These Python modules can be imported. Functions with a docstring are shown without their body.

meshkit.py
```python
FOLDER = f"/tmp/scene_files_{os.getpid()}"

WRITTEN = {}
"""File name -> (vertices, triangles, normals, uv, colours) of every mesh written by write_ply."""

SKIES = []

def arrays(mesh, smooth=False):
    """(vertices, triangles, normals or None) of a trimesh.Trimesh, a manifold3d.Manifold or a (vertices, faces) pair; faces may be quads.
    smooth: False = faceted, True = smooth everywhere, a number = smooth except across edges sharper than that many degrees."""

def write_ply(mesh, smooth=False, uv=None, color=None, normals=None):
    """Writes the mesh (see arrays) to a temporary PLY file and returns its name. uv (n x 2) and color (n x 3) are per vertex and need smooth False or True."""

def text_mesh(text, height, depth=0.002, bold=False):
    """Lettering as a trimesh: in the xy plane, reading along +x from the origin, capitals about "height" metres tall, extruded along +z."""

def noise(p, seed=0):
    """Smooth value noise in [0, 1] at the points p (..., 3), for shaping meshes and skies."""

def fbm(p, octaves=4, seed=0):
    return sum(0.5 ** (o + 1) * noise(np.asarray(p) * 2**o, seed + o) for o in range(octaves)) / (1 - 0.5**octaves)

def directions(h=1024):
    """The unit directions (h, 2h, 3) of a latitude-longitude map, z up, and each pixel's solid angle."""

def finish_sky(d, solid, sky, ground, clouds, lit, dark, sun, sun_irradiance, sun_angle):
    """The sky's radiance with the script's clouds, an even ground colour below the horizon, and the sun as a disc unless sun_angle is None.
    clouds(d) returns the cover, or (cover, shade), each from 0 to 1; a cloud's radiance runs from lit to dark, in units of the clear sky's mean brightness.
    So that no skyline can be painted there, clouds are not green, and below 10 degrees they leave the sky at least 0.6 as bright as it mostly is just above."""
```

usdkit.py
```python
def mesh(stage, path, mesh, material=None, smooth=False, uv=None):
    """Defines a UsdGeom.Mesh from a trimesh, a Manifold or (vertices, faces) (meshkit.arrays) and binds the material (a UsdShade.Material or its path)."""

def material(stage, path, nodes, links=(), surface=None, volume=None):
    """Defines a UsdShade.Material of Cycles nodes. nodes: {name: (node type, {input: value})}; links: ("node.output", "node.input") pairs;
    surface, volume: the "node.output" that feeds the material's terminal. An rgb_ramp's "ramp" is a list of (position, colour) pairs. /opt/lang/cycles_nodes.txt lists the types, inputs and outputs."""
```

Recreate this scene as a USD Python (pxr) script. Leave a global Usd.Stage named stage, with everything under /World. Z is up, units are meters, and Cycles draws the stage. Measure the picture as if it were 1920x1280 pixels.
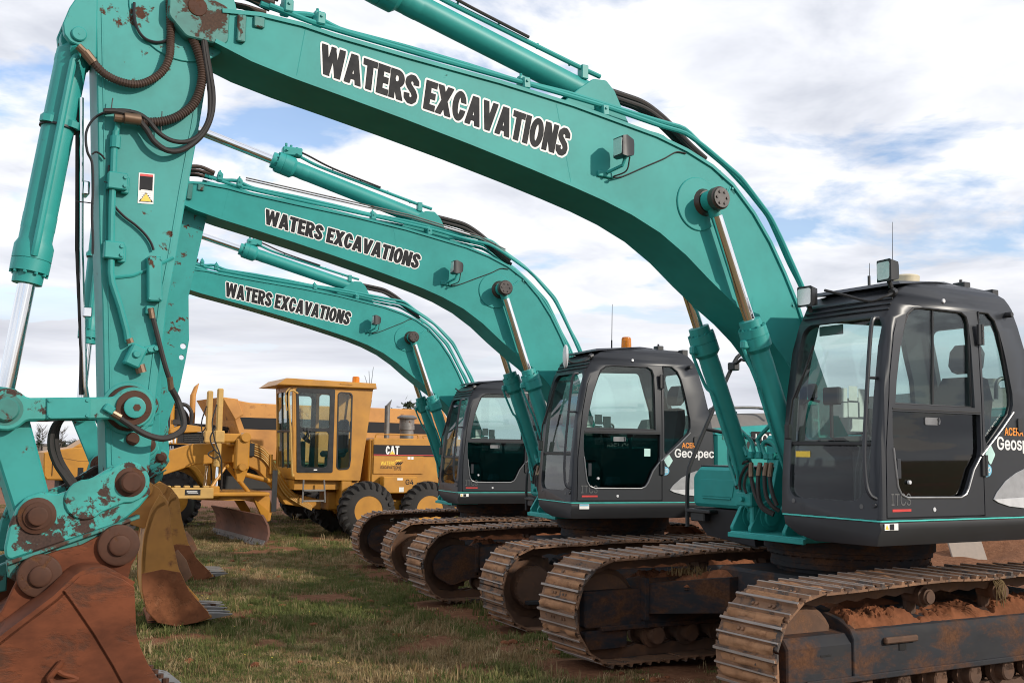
import math, random
import numpy as np, trimesh, shapely, manifold3d, usdkit, meshkit
from shapely import affinity
from shapely.geometry import Polygon, LineString, Point, MultiPolygon
from shapely.ops import unary_union
from pxr import Usd, UsdGeom, UsdLux, UsdShade, Gf, Sdf, Vt

stage = Usd.Stage.CreateInMemory()
UsdGeom.SetStageUpAxis(stage, UsdGeom.Tokens.z)
UsdGeom.SetStageMetersPerUnit(stage, 1.0)
world = UsdGeom.Xform.Define(stage, '/World')
stage.SetDefaultPrim(world.GetPrim())
rng = np.random.default_rng(7)
random.seed(7)

# ---------------------------------------------------------------- camera
EXPOSURE = 0.0
cam = UsdGeom.Camera.Define(stage, '/World/camera')
R_, U_, F_ = [0.999899, -0.001438, 0.014133], [-0.014206, -0.101237, 0.994761], [0.0, 0.994861, 0.101248]
cam.AddTransformOp().Set(Gf.Matrix4d(*R_, 0, *U_, 0, *[-a for a in F_], 0, 0, 0, 1.9377, 1))
cam.CreateHorizontalApertureAttr(36.0)
cam.CreateVerticalApertureAttr(24.0)
cam.CreateFocalLengthAttr(37.4939)
cam.CreateClippingRangeAttr(Gf.Vec2f(0.1, 20000))
cam.CreateFStopAttr(0.0)
cam.CreateExposureAttr(EXPOSURE)

# ---------------------------------------------------------------- sun and sky
SUN_EL, SUN_AZ = math.radians(25), math.radians(119)          # azimuth = atan2(x, y)
sd = np.array([math.sin(SUN_AZ) * math.cos(SUN_EL), math.cos(SUN_AZ) * math.cos(SUN_EL), math.sin(SUN_EL)])
sun = UsdLux.DistantLight.Define(stage, '/World/sun')
sun.CreateIntensityAttr(0.95)
sun.CreateAngleAttr(1.2)
sun.CreateNormalizeAttr(True) if hasattr(sun, 'CreateNormalizeAttr') else None
sun.CreateColorAttr(Gf.Vec3f(1.0, 0.93, 0.82))
zax = sd
xax = np.cross([0, 0, 1.0], zax); xax /= np.linalg.norm(xax)
yax = np.cross(zax, xax)
sun.AddTransformOp().Set(Gf.Matrix4d(*xax, 0, *yax, 0, *zax, 0, *(sd * 50), 1))

sky_mat = usdkit.material(stage, '/World/Looks/sky_clouds', {
    'sky': ('sky_texture', {'sky_type': 'single_scattering', 'sun_disc': False, 'sun_elevation': SUN_EL, 'sun_rotation': SUN_AZ, 'altitude': 300.0, 'aerosol_density': 1.0}),
    'geo': ('geometry', {}),
    'sep': ('separate_xyz', {}),
    'zz': ('math', {'math_type': 'maximum', 'value2': 0.0}),
    'za': ('math', {'math_type': 'add', 'value2': 0.16}),
    'dx': ('math', {'math_type': 'divide'}), 'dy': ('math', {'math_type': 'divide'}),
    'com': ('combine_xyz', {'z': 3.7}),
    'n1': ('noise_texture', {'scale': 2.1, 'detail': 9.0, 'roughness': 0.55, 'distortion': 0.25}),
    'cover': ('rgb_ramp', {'ramp': [(0.385, (0.12, 0.12, 0.12)), (0.485, (1, 1, 1))]}),
    'map2': ('mapping', {'location': (4.3, 1.7, 0.0), 'scale': (1.0, 1.0, 1.0)}),
    'n2': ('noise_texture', {'scale': 2.6, 'detail': 8.0, 'roughness': 0.55, 'distortion': 0.4}),
    'shade': ('rgb_ramp', {'ramp': [(0.32, (6.6, 6.9, 7.7)), (0.48, (8.8, 9.0, 9.6)), (0.62, (10.6, 10.6, 10.7))]}),
    # flat grey bases of the far clouds: streaks that follow the elevation
    'mapl': ('mapping', {'scale': (1.6, 1.6, 13.0), 'location': (0.3, 0.0, 0.35)}),
    'n3': ('noise_texture', {'scale': 1.25, 'detail': 7.0, 'roughness': 0.5, 'distortion': 0.2}),
    'lowc': ('rgb_ramp', {'ramp': [(0.36, (4.9, 5.1, 5.8)), (0.50, (7.2, 7.4, 8.1)), (0.62, (9.9, 10.0, 10.3))]}),
    'lowf': ('map_range', {'range_type': 'smoothstep', 'from_min': 0.20, 'from_max': 0.07, 'to_min': 0.0, 'to_max': 1.0, 'clamp': True}),
    'cc': ('mix', {}), 'cov2': ('math', {'math_type': 'maximum'}),
    'lowcov': ('math', {'math_type': 'multiply', 'value2': 0.9}),
    'skyb': ('mix', {'mix_type': 'multiply', 'fac': 1.0, 'color2': (1.7, 1.75, 1.9)}),
    'mix': ('mix', {}),
    'bg': ('background_shader', {'strength': 0.108}),
}, [('geo.position', 'sep.vector'), ('sep.z', 'zz.value1'), ('zz.value', 'za.value1'), ('sep.x', 'dx.value1'), ('za.value', 'dx.value2'),
    ('sep.y', 'dy.value1'), ('za.value', 'dy.value2'), ('dx.value', 'com.x'), ('dy.value', 'com.y'), ('com.vector', 'n1.vector'), ('n1.fac', 'cover.fac'),
    ('com.vector', 'map2.vector'), ('map2.vector', 'n2.vector'), ('n2.fac', 'shade.fac'), ('geo.position', 'mapl.vector'), ('mapl.vector', 'n3.vector'),
    ('n3.fac', 'lowc.fac'), ('sep.z', 'lowf.value'), ('lowf.result', 'cc.fac'), ('shade.color', 'cc.color1'), ('lowc.color', 'cc.color2'),
    ('lowf.result', 'lowcov.value1'), ('cover.color', 'cov2.value1'), ('lowcov.value', 'cov2.value2'),
    ('sky.color', 'skyb.color1'), ('cov2.value', 'mix.fac'), ('skyb.color', 'mix.color1'), ('cc.color', 'mix.color2'), ('mix.color', 'bg.color')], surface='bg.background')
dome = UsdLux.DomeLight.Define(stage, '/World/sky')
dome.GetPrim().SetCustomDataByKey('kind', 'structure')
dome.GetPrim().SetCustomDataByKey('label', 'broken white and grey cloud with patches of blue sky')
UsdShade.MaterialBindingAPI.Apply(dome.GetPrim()).Bind(sky_mat)

# ---------------------------------------------------------------- naming helpers
used = {}
def numbered(path):
    n = used.get(path, -1) + 1
    used[path] = n
    return path if n == 0 else '%s_%03d' % (path, n)
def tag(o, label=None, cat=None, group=None, kind=None):
    p = o.GetPrim() if hasattr(o, 'GetPrim') else o
    for k, v in (('label', label), ('category', cat), ('group', group), ('kind', kind)):
        if v: p.SetCustomDataByKey(k, v)
    return o
def thing(name, label, cat, mtx=None, group=None):
    x = UsdGeom.Xform.Define(stage, numbered('/World/' + name))
    if mtx is not None: x.AddTransformOp().Set(mtx)
    return tag(x, label, cat, group)
def obj(name, mesh, m, parent=None, smooth=32, label=None):
    base = str(parent.GetPath()) if parent is not None else '/World'
    o = usdkit.mesh(stage, numbered(base + '/' + name), mesh, m, smooth=smooth)
    return tag(o, label)
def each(name, meshes, m, parent, smooth=32):
    """every piece a part of its own"""
    return [obj(name, q, m, parent, smooth) for q in meshes]
def frame_mtx(t, yaw):
    a = math.radians(yaw)
    return Gf.Matrix4d(math.cos(a), math.sin(a), 0, 0, -math.sin(a), math.cos(a), 0, 0, 0, 0, 1, 0, t[0], t[1], t[2], 1)

# ---------------------------------------------------------------- mesh helpers (all return trimesh)
def TM(v, f): return trimesh.Trimesh(np.asarray(v, float), np.asarray(f, int), process=False)
def cat(*ms):
    ms = [m for m in ms if m is not None]
    return trimesh.util.concatenate(ms) if len(ms) > 1 else ms[0]
def man(m):
    q = m.to_mesh(); return TM(q.vert_properties[:, :3], q.tri_verts)
def to_man(t):
    return manifold3d.Manifold(manifold3d.Mesh(np.asarray(t.vertices, np.float32), np.asarray(t.faces, np.uint32)))
def cbox(x0, x1, y0, y1, z0, z1, ch=0.01):
    ch = min(ch, (x1 - x0) * .45, (y1 - y0) * .45, (z1 - z0) * .45)
    p = []
    for sx in (0, 1):
        for sy in (0, 1):
            for sz in (0, 1):
                X, Y, Z = (x0, x1)[sx], (y0, y1)[sy], (z0, z1)[sz]
                dx, dy, dz = (ch, -ch)[sx], (ch, -ch)[sy], (ch, -ch)[sz]
                p += [(X, Y + dy, Z + dz), (X + dx, Y, Z + dz), (X + dx, Y + dy, Z)]
    return trimesh.convex.convex_hull(np.array(p))
def hull(pts): return trimesh.convex.convex_hull(np.asarray(pts, float))
def tri_poly(poly):
    v, f = trimesh.creation.triangulate_polygon(poly, engine='earcut')
    return v, f
def ccw(pts):
    p = np.asarray(pts, float)
    a = 0.5 * np.sum(p[:, 0] * np.roll(p[:, 1], -1) - np.roll(p[:, 0], -1) * p[:, 1])
    return p if a > 0 else p[::-1]
def inset(p, d):
    e = np.roll(p, -1, 0) - p
    n = np.stack([-e[:, 1], e[:, 0]], 1); n /= np.linalg.norm(n, axis=1, keepdims=True) + 1e-12
    m = n + np.roll(n, 1, 0)
    m /= np.maximum((m ** 2).sum(1, keepdims=True), 0.25) / 2 + 1e-9
    return p + m * d
def ext(pts, y0, y1, ch=0.0, holes=()):
    """profile (x, z) extruded along y, edges chamfered by ch (no holes then)"""
    if holes or ch == 0:
        poly = pts if hasattr(pts, 'geom_type') else Polygon(pts, holes)
        if not poly.is_valid: poly = poly.buffer(0)
        gs = getattr(poly, 'geoms', [poly])
        out = []
        for g in gs:
            m = trimesh.creation.extrude_polygon(g, y1 - y0, engine='earcut')
            v = np.array(m.vertices)
            out.append(TM(np.stack([v[:, 0], y1 - v[:, 2], v[:, 1]], 1), m.faces))
        return cat(*out)
    p = ccw(pts); q = inset(p, ch); n = len(p)
    rings = [(q, y0), (p, y0 + ch), (p, y1 - ch), (q, y1)]
    V = np.vstack([np.column_stack([r[:, 0], np.full(n, y), r[:, 1]]) for r, y in rings])
    Fc = []
    for k in range(3):
        for i in range(n):
            j = (i + 1) % n
            a, b, c, d = k * n + i, k * n + j, (k + 1) * n + j, (k + 1) * n + i
            Fc += [(a, c, b), (a, d, c)]
    v2, f2 = tri_poly(Polygon(q))
    idx = np.array([int(np.argmin(((q - w) ** 2).sum(1))) for w in v2])
    f2 = idx[f2]
    a2 = np.cross(np.c_[q[f2[:, 1]] - q[f2[:, 0]]], np.c_[q[f2[:, 2]] - q[f2[:, 0]]]) if len(f2) else np.zeros(0)
    f2 = np.array([t if s > 0 else t[::-1] for t, s in zip(f2, a2)])
    Fc = np.vstack([np.array(Fc), f2, f2[:, ::-1] + 3 * n])
    return TM(V, Fc)
def ext_x(pts, x0, x1, ch=0.0, holes=()):
    """profile (y, z) extruded along x"""
    m = ext(pts, 0, x1 - x0, ch, holes); v = np.array(m.vertices)
    return TM(np.stack([x1 - v[:, 1], v[:, 0], v[:, 2]], 1), m.faces)
def ext_z(pts, z0, z1, ch=0.0, holes=()):
    m = ext(pts, 0, z1 - z0, ch, holes); v = np.array(m.vertices)
    return TM(np.stack([v[:, 0], v[:, 2], z1 - v[:, 1]], 1), m.faces)
def spline(p, n=8):
    p = np.asarray(p, float)
    if len(p) < 3: return p
    q = np.vstack([2 * p[0] - p[1], p, 2 * p[-1] - p[-2]]); out = []
    for i in range(1, len(q) - 2):
        t = np.linspace(0, 1, n, endpoint=False)[:, None]
        a, b, c, d = q[i - 1], q[i], q[i + 1], q[i + 2]
        out.append(.5 * (2 * b + (c - a) * t + (2 * a - 5 * b + 4 * c - d) * t ** 2 + (-a + 3 * b - 3 * c + d) * t ** 3))
    return np.vstack(out + [p[-1:]])
def resample(p, step):
    p = np.asarray(p, float); s = np.r_[0, np.cumsum(np.linalg.norm(np.diff(p, axis=0), axis=1))]
    n = max(2, int(round(s[-1] / step)) + 1); t = np.linspace(0, s[-1], n)
    return np.stack([np.interp(t, s, p[:, k]) for k in range(p.shape[1])], 1)
def tube(path, r, sides=8, caps=True):
    p = np.asarray(path, float); n = len(p)
    r = np.broadcast_to(np.asarray(r, float), (n,))
    t = np.gradient(p, axis=0); t /= np.linalg.norm(t, axis=1, keepdims=True) + 1e-12
    a = np.cross(t[0], [0, 0, 1.0] if abs(t[0][2]) < .9 else [1.0, 0, 0]); a /= np.linalg.norm(a)
    V = []; ang = np.arange(sides) * 2 * np.pi / sides
    for i in range(n):
        a = a - t[i] * (a @ t[i]); a /= np.linalg.norm(a) + 1e-12
        b = np.cross(t[i], a)
        V.append(p[i] + r[i] * (np.cos(ang)[:, None] * a + np.sin(ang)[:, None] * b))
    V = np.vstack(V); Fc = []
    for i in range(n - 1):
        for j in range(sides):
            k = (j + 1) % sides
            A, B, Cc, D = i * sides + j, i * sides + k, (i + 1) * sides + k, (i + 1) * sides + j
            Fc += [(A, B, Cc), (A, Cc, D)]
    if caps:
        V = np.vstack([V, p[:1], p[-1:]]); c0, c1 = n * sides, n * sides + 1
        for j in range(sides):
            k = (j + 1) % sides
            Fc += [(c0, k, j), (c1, (n - 1) * sides + j, (n - 1) * sides + k)]
    return TM(V, Fc)
def rod(a, b, r, sides=20, ch=0.0, r2=None):
    a, b = np.asarray(a, float), np.asarray(b, float)
    r2 = r if r2 is None else r2
    if ch:
        d = (b - a) / np.linalg.norm(b - a)
        return stepped(a, b, [(0, r - ch), (ch, r), (np.linalg.norm(b - a) - ch, r2), (np.linalg.norm(b - a), r2 - ch)], sides)
    return tube([a, b], [r, r2], sides)
def stepped(a, b, prof, sides=20, caps=True):
    """a body of revolution along a->b; prof = [(distance from a, radius)]"""
    a, b = np.asarray(a, float), np.asarray(b, float)
    d = (b - a) / np.linalg.norm(b - a)
    e = np.cross(d, [0, 0, 1.0] if abs(d[2]) < .9 else [0, 1.0, 0]); e /= np.linalg.norm(e); f = np.cross(d, e)
    ang = np.arange(sides) * 2 * np.pi / sides
    n = len(prof)
    V = np.vstack([a + d * s + r * (np.cos(ang)[:, None] * e + np.sin(ang)[:, None] * f) for s, r in prof] + [a + d * prof[0][0], a + d * prof[-1][0]])
    Fc = []
    for i in range(n - 1):
        for j in range(sides):
            k = (j + 1) % sides
            A, B, Cc, D = i * sides + j, i * sides + k, (i + 1) * sides + k, (i + 1) * sides + j
            Fc += [(A, B, Cc), (A, Cc, D)]
    for j in range(sides if caps else 0):
        k = (j + 1) % sides
        Fc += [(n * sides, k, j), (n * sides + 1, (n - 1) * sides + j, (n - 1) * sides + k)]
    if not caps: V = V[:-2]
    return TM(V, Fc)
def ydisc(x, z, r, y0, y1, sides=24, ch=0.006): return rod((x, y0, z), (x, y1, z), r, sides, ch)
def P3(pts, y): return np.array([(x, y, z) for x, z in pts])
def xf(m, M):
    v = np.c_[np.array(m.vertices), np.ones(len(m.vertices))] @ np.asarray(M).T
    return TM(v[:, :3], m.faces)
def roty(deg, c):
    """rotation in the x-z plane, counted from x towards z, about the point c = (x, z)"""
    a = math.radians(deg); ca, sa = math.cos(a), math.sin(a)
    M = np.eye(4); M[0, 0] = ca; M[0, 2] = -sa; M[2, 0] = sa; M[2, 2] = ca
    M[0, 3] = c[0] - ca * c[0] + sa * c[1]; M[2, 3] = c[1] - sa * c[0] - ca * c[1]
    return M
def rotz(deg, t=(0, 0, 0)):
    a = math.radians(deg); M = np.eye(4); M[0, 0] = M[1, 1] = math.cos(a); M[0, 1] = -math.sin(a); M[1, 0] = math.sin(a); M[:3, 3] = t
    return M
def ap(M, p): return (np.asarray(M) @ np.r_[np.asarray(p, float), 1])[:3]
def rounded(pts, r, n=5): 
    g = Polygon(pts).buffer(-r, join_style=2).buffer(r, quad_segs=n)
    return list(g.exterior.coords)[:-1]
def lumps(x0, x1, y0, y1, z, h, n=26, seed=0, base=0.0):
    """a ridge of loose soil: a closed bumpy heap over a rectangle"""
    m = max(8, int(n * (y1 - y0) / max(x1 - x0, 1e-3)))
    X, Y = np.meshgrid(np.linspace(x0, x1, n), np.linspace(y0, y1, m), indexing='ij')
    s = 1.0 / max(min(x1 - x0, y1 - y0), .1)
    P = np.stack([X * 7, Y * 7, np.full_like(X, seed * 3.1)], -1)
    u, w = (X - x0) / (x1 - x0), (Y - y0) / (y1 - y0)
    edge = np.clip(np.minimum(np.minimum(u, 1 - u) * 6, np.minimum(w, 1 - w) * 4), 0, 1) ** .6
    H = (meshkit.fbm(P, 4, seed) * .8 + meshkit.fbm(P * 3.7, 3, seed + 5) * .45) * h * edge
    Z = z + H + base
    V = np.stack([X, Y, Z], -1).reshape(-1, 3); nn, mm = n, m
    B = V.copy(); B[:, 2] = z - .02
    i, j = np.meshgrid(np.arange(nn - 1), np.arange(mm - 1), indexing='ij')
    a = (i * mm + j).ravel(); b = a + mm
    top = np.r_[np.c_[a, b, b + 1], np.c_[a, b + 1, a + 1]]
    return TM(np.vstack([V, B]), np.vstack([top, top[:, ::-1] + len(V)]))

# ---------------------------------------------------------------- materials
M = {}
def weathered(name, base, base2, rust, amt=0.30, scale=7.0, rough=0.38, grime=0.75, metallic=0.0, big=0.5, rust2=None, bump=0.15, stretch=(1, 1, 1), edge=0.035, coat=0.0, spec=0.5):
    """paint with chips down to rust, uneven tone and grime. amt: 0 = clean .. 1 = mostly rust"""
    t = 0.755 - 0.42 * amt
    nodes = {
        'tc': ('texture_coordinate', {}), 'mp': ('mapping', {'scale': stretch}),
        'nb': ('noise_texture', {'scale': 1.7, 'detail': 4.0, 'roughness': 0.6}),
        'nc': ('noise_texture', {'scale': scale, 'detail': 10.0, 'roughness': 0.68, 'distortion': 0.3}),
        'ng': ('noise_texture', {'scale': scale * 0.55, 'detail': 8.0, 'roughness': 0.7}),
        'nf': ('noise_texture', {'scale': scale * 9, 'detail': 4.0, 'roughness': 0.7}),
        'ad': ('math', {'math_type': 'multiply_add', 'value2': big}),
        'mask': ('map_range', {'from_min': t + big * .5, 'from_max': t + edge + big * .5, 'to_min': 0.0, 'to_max': 1.0, 'clamp': True}),
        'tone': ('rgb_ramp', {'ramp': [(0.30, base2), (0.60, base)]}),
        'gr': ('rgb_ramp', {'ramp': [(0.30, (grime,) * 3), (0.55, (1, 1, 1))]}),
        'mg': ('mix', {'mix_type': 'multiply', 'fac': 1.0}),
        'rt': ('rgb_ramp', {'ramp': [(0.35, rust2 or tuple(c * .55 for c in rust)), (0.65, rust)]}),
        'mx': ('mix', {}),
        'ro': ('map_range', {'from_min': 0.0, 'from_max': 1.0, 'to_min': rough, 'to_max': 0.85, 'clamp': True}),
        'bp': ('bump', {'strength': bump, 'distance': 0.01, 'invert': True}),
        'p': ('principled_bsdf', {'metallic': metallic, 'coat_weight': coat, 'coat_roughness': 0.15, 'specular_ior_level': spec}),
    }
    links = [('tc.object', 'mp.vector'), ('mp.vector', 'nc.vector'), ('mp.vector', 'ng.vector'), ('tc.object', 'nb.vector'), ('tc.object', 'nf.vector'),
             ('nb.fac', 'ad.value1'), ('nc.fac', 'ad.value3'), ('ad.value', 'mask.value'), ('nb.fac', 'tone.fac'), ('ng.fac', 'gr.fac'),
             ('tone.color', 'mg.color1'), ('gr.color', 'mg.color2'), ('nf.fac', 'rt.fac'), ('mask.result', 'mx.fac'), ('mg.color', 'mx.color1'), ('rt.color', 'mx.color2'),
             ('mx.color', 'p.base_color'), ('mask.result', 'ro.value'), ('ro.result', 'p.roughness'), ('mask.result', 'bp.height'), ('bp.normal', 'p.normal')]
    M[name] = usdkit.material(stage, '/World/Looks/' + name, nodes, links, surface='p.BSDF')
def plain(name, col, rough=0.5, metallic=0.0, spec=0.5, var=0.12, scale=9.0, coat=0.0, emit=None):
    nodes = {'tc': ('texture_coordinate', {}), 'n': ('noise_texture', {'scale': scale, 'detail': 6.0, 'roughness': 0.65}),
             'r': ('rgb_ramp', {'ramp': [(0.3, tuple(c * (1 - var) for c in col)), (0.7, tuple(min(1, c * (1 + var)) for c in col))]}),
             'rr': ('map_range', {'from_min': 0.3, 'from_max': 0.7, 'to_min': rough * .85, 'to_max': min(1, rough * 1.15)}),
             'p': ('principled_bsdf', {'metallic': metallic, 'specular_ior_level': spec, 'coat_weight': coat})}
    M[name] = usdkit.material(stage, '/World/Looks/' + name, nodes, [('tc.object', 'n.vector'), ('n.fac', 'r.fac'), ('r.color', 'p.base_color'), ('n.fac', 'rr.value'), ('rr.result', 'p.roughness')], surface='p.BSDF')

RUST = (0.085, 0.032, 0.016)
TEAL, TEAL2 = (0.026, 0.275, 0.252), (0.021, 0.235, 0.215)
weathered('teal_paint', TEAL, TEAL2, RUST, amt=0.09, scale=5.5, rough=0.50, grime=0.88, big=0.45, spec=0.25)
weathered('teal_arm_paint', TEAL, TEAL2, RUST, amt=0.30, scale=7.5, rough=0.50, grime=0.84, big=0.75, spec=0.4)
weathered('teal_worn_paint', (0.030, 0.31, 0.275), (0.03, 0.23, 0.20), (0.055, 0.028, 0.020), amt=0.52, scale=8.0, rough=0.5, grime=0.75, big=0.95)
weathered('teal_dirty_paint', (0.028, 0.19, 0.165), (0.03, 0.14, 0.12), (0.070, 0.036, 0.022), amt=0.52, scale=7.0, rough=0.55, grime=0.7, big=0.6)
weathered('teal_cylinder_paint', TEAL, TEAL2, RUST, amt=0.08, scale=7.0, rough=0.46, grime=0.9, big=0.4, spec=0.4)
weathered('cab_paint', (0.019, 0.021, 0.026), (0.016, 0.0175, 0.021), (0.030, 0.023, 0.019), amt=0.15, scale=3.5, rough=0.38, grime=0.85, big=0.4, bump=0.0, edge=0.3)
weathered('skirt_paint', (0.020, 0.021, 0.024), (0.017, 0.018, 0.020), (0.050, 0.034, 0.026), amt=0.22, scale=3.0, rough=0.5, grime=0.8, big=0.5, bump=0.0, edge=0.35)
weathered('frame_paint', (0.018, 0.020, 0.026), (0.024, 0.023, 0.024), (0.105, 0.045, 0.020), amt=0.80, scale=5.0, rough=0.75, grime=0.65, big=1.0, edge=0.25, spec=0.25, stretch=(0.8, 0.8, 1.7))
weathered('frame_rust', (0.105, 0.050, 0.026), (0.070, 0.036, 0.021), (0.165, 0.072, 0.030), amt=0.55, scale=9.0, rough=0.8, grime=0.6, big=0.5, edge=0.2)
weathered('shoe_steel', (0.225, 0.115, 0.060), (0.150, 0.078, 0.043), (0.070, 0.055, 0.047), amt=0.55, scale=6.0, rough=0.85, grime=0.55, big=0.5, edge=0.10, bump=0.6, rust2=(0.045, 0.035, 0.030))
weathered('grouser_steel', (0.27, 0.225, 0.195), (0.20, 0.16, 0.135), (0.19, 0.10, 0.055), amt=0.35, scale=12.0, rough=0.5, grime=0.75, big=0.5, edge=0.15, metallic=0.1)
weathered('bucket_rust', (0.150, 0.045, 0.019), (0.090, 0.028, 0.013), (0.050, 0.030, 0.021), amt=0.46, scale=3.5, rough=0.75, grime=0.5, big=0.9, edge=0.20, stretch=(1.0, 1.0, 2.2), bump=0.5, rust2=(0.028, 0.021, 0.017), spec=0.18)
weathered('boss_rust', (0.070, 0.027, 0.014), (0.050, 0.023, 0.014), (0.115, 0.046, 0.014), amt=0.40, scale=9.0, spec=0.3, rough=0.7, grime=0.6, big=0.5, edge=0.12, bump=0.4)
weathered('yellow_bucket_paint', (0.42, 0.190, 0.030), (0.33, 0.145, 0.028), (0.19, 0.070, 0.028), amt=0.55, scale=5.0, rough=0.55, grime=0.75, big=0.8, edge=0.15)
weathered('yellow_paint', (0.44, 0.200, 0.020), (0.36, 0.160, 0.018), (0.16, 0.075, 0.028), amt=0.16, scale=6.0, rough=0.42, grime=0.85, big=0.45, edge=0.08)
weathered('faded_yellow_paint', (0.50, 0.225, 0.048), (0.42, 0.18, 0.038), (0.19, 0.075, 0.030), amt=0.34, scale=3.0, rough=0.6, grime=0.8, big=0.6, edge=0.12)
weathered('pale_yellow_paint', (0.50, 0.30, 0.085), (0.42, 0.25, 0.07), (0.18, 0.09, 0.04), amt=0.25, scale=7.0, rough=0.55, grime=0.8, big=0.5, edge=0.1)
weathered('blade_rust', (0.145, 0.055, 0.030), (0.095, 0.040, 0.025), (0.070, 0.040, 0.028), amt=0.5, scale=4.0, rough=0.6, grime=0.6, big=0.5, edge=0.2, stretch=(1, 1, 2))
weathered('soil', (0.215, 0.080, 0.036), (0.150, 0.056, 0.027), (0.245, 0.110, 0.055), amt=0.5, scale=9.0, rough=0.95, grime=0.45, big=0.4, edge=0.25, bump=1.0, spec=0.15)
weathered('caked_soil', (0.34, 0.180, 0.095), (0.265, 0.130, 0.066), (0.165, 0.066, 0.031), amt=0.45, scale=7.0, rough=0.95, grime=0.55, big=0.4, edge=0.25, bump=0.9, spec=0.15)
weathered('hose_sleeve', (0.060, 0.030, 0.018), (0.040, 0.024, 0.017), (0.11, 0.052, 0.026), amt=0.4, scale=9.0, rough=0.6, grime=0.6, big=0.4, edge=0.2)
weathered('dirty_rubber', (0.022, 0.018, 0.016), (0.016, 0.014, 0.013), (0.050, 0.032, 0.022), amt=0.35, scale=6.0, rough=0.7, grime=0.7, big=0.5, edge=0.3)
weathered('tyre_rubber', (0.024, 0.021, 0.019), (0.018, 0.017, 0.016), (0.070, 0.046, 0.033), amt=0.42, scale=4.0, rough=0.85, grime=0.7, big=0.6, edge=0.35)
weathered('brass_fitting', (0.20, 0.14, 0.09), (0.15, 0.09, 0.055), (0.10, 0.05, 0.025), amt=0.4, scale=14.0, rough=0.4, metallic=0.5)
weathered('chrome', (0.86, 0.87, 0.88), (0.80, 0.81, 0.82), (0.5, 0.46, 0.42), amt=0.06, scale=5.0, rough=0.10, grime=0.93, metallic=1.0, bump=0.0, edge=0.25)
weathered('grey_steel', (0.20, 0.19, 0.18), (0.15, 0.14, 0.13), (0.12, 0.06, 0.035), amt=0.35, scale=10.0, rough=0.5, metallic=0.4)
plain('black_plastic', (0.012, 0.012, 0.013), 0.45)
plain('black_paint', (0.010, 0.010, 0.011), 0.35)
plain('grease', (0.030, 0.018, 0.013), 0.35, spec=0.6, var=0.4)
plain('seat_fabric', (0.040, 0.042, 0.048), 0.9, spec=0.15)
plain('cab_trim', (0.026, 0.028, 0.029), 0.8, spec=0.2)
plain('console_trim', (0.040, 0.042, 0.043), 0.7, spec=0.3)
plain('white_decal', (0.72, 0.71, 0.69), 0.6, var=0.05, spec=0.3)
plain('black_decal', (0.013, 0.013, 0.015), 0.65, var=0.25, spec=0.25)
plain('grey_decal', (0.30, 0.31, 0.32), 0.4)
plain('dim_decal', (0.085, 0.085, 0.085), 0.4)
plain('mint_decal', (0.42, 0.62, 0.57), 0.45)
plain('blue_decal', (0.16, 0.42, 0.56), 0.45)
plain('orange_decal', (0.80, 0.27, 0.03), 0.45)
plain('red_decal', (0.52, 0.035, 0.03), 0.45)
plain('yellow_decal', (0.72, 0.50, 0.05), 0.45)
plain('silver_grille', (0.33, 0.33, 0.34), 0.38, metallic=0.3)
plain('silver_bright', (0.56, 0.56, 0.57), 0.38, metallic=0.2)
plain('trim_silver', (0.20, 0.20, 0.205), 0.35, metallic=0.5)
plain('teal_trim', (0.075, 0.48, 0.42), 0.3)
plain('cream_plastic', (0.55, 0.48, 0.33), 0.5)
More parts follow.
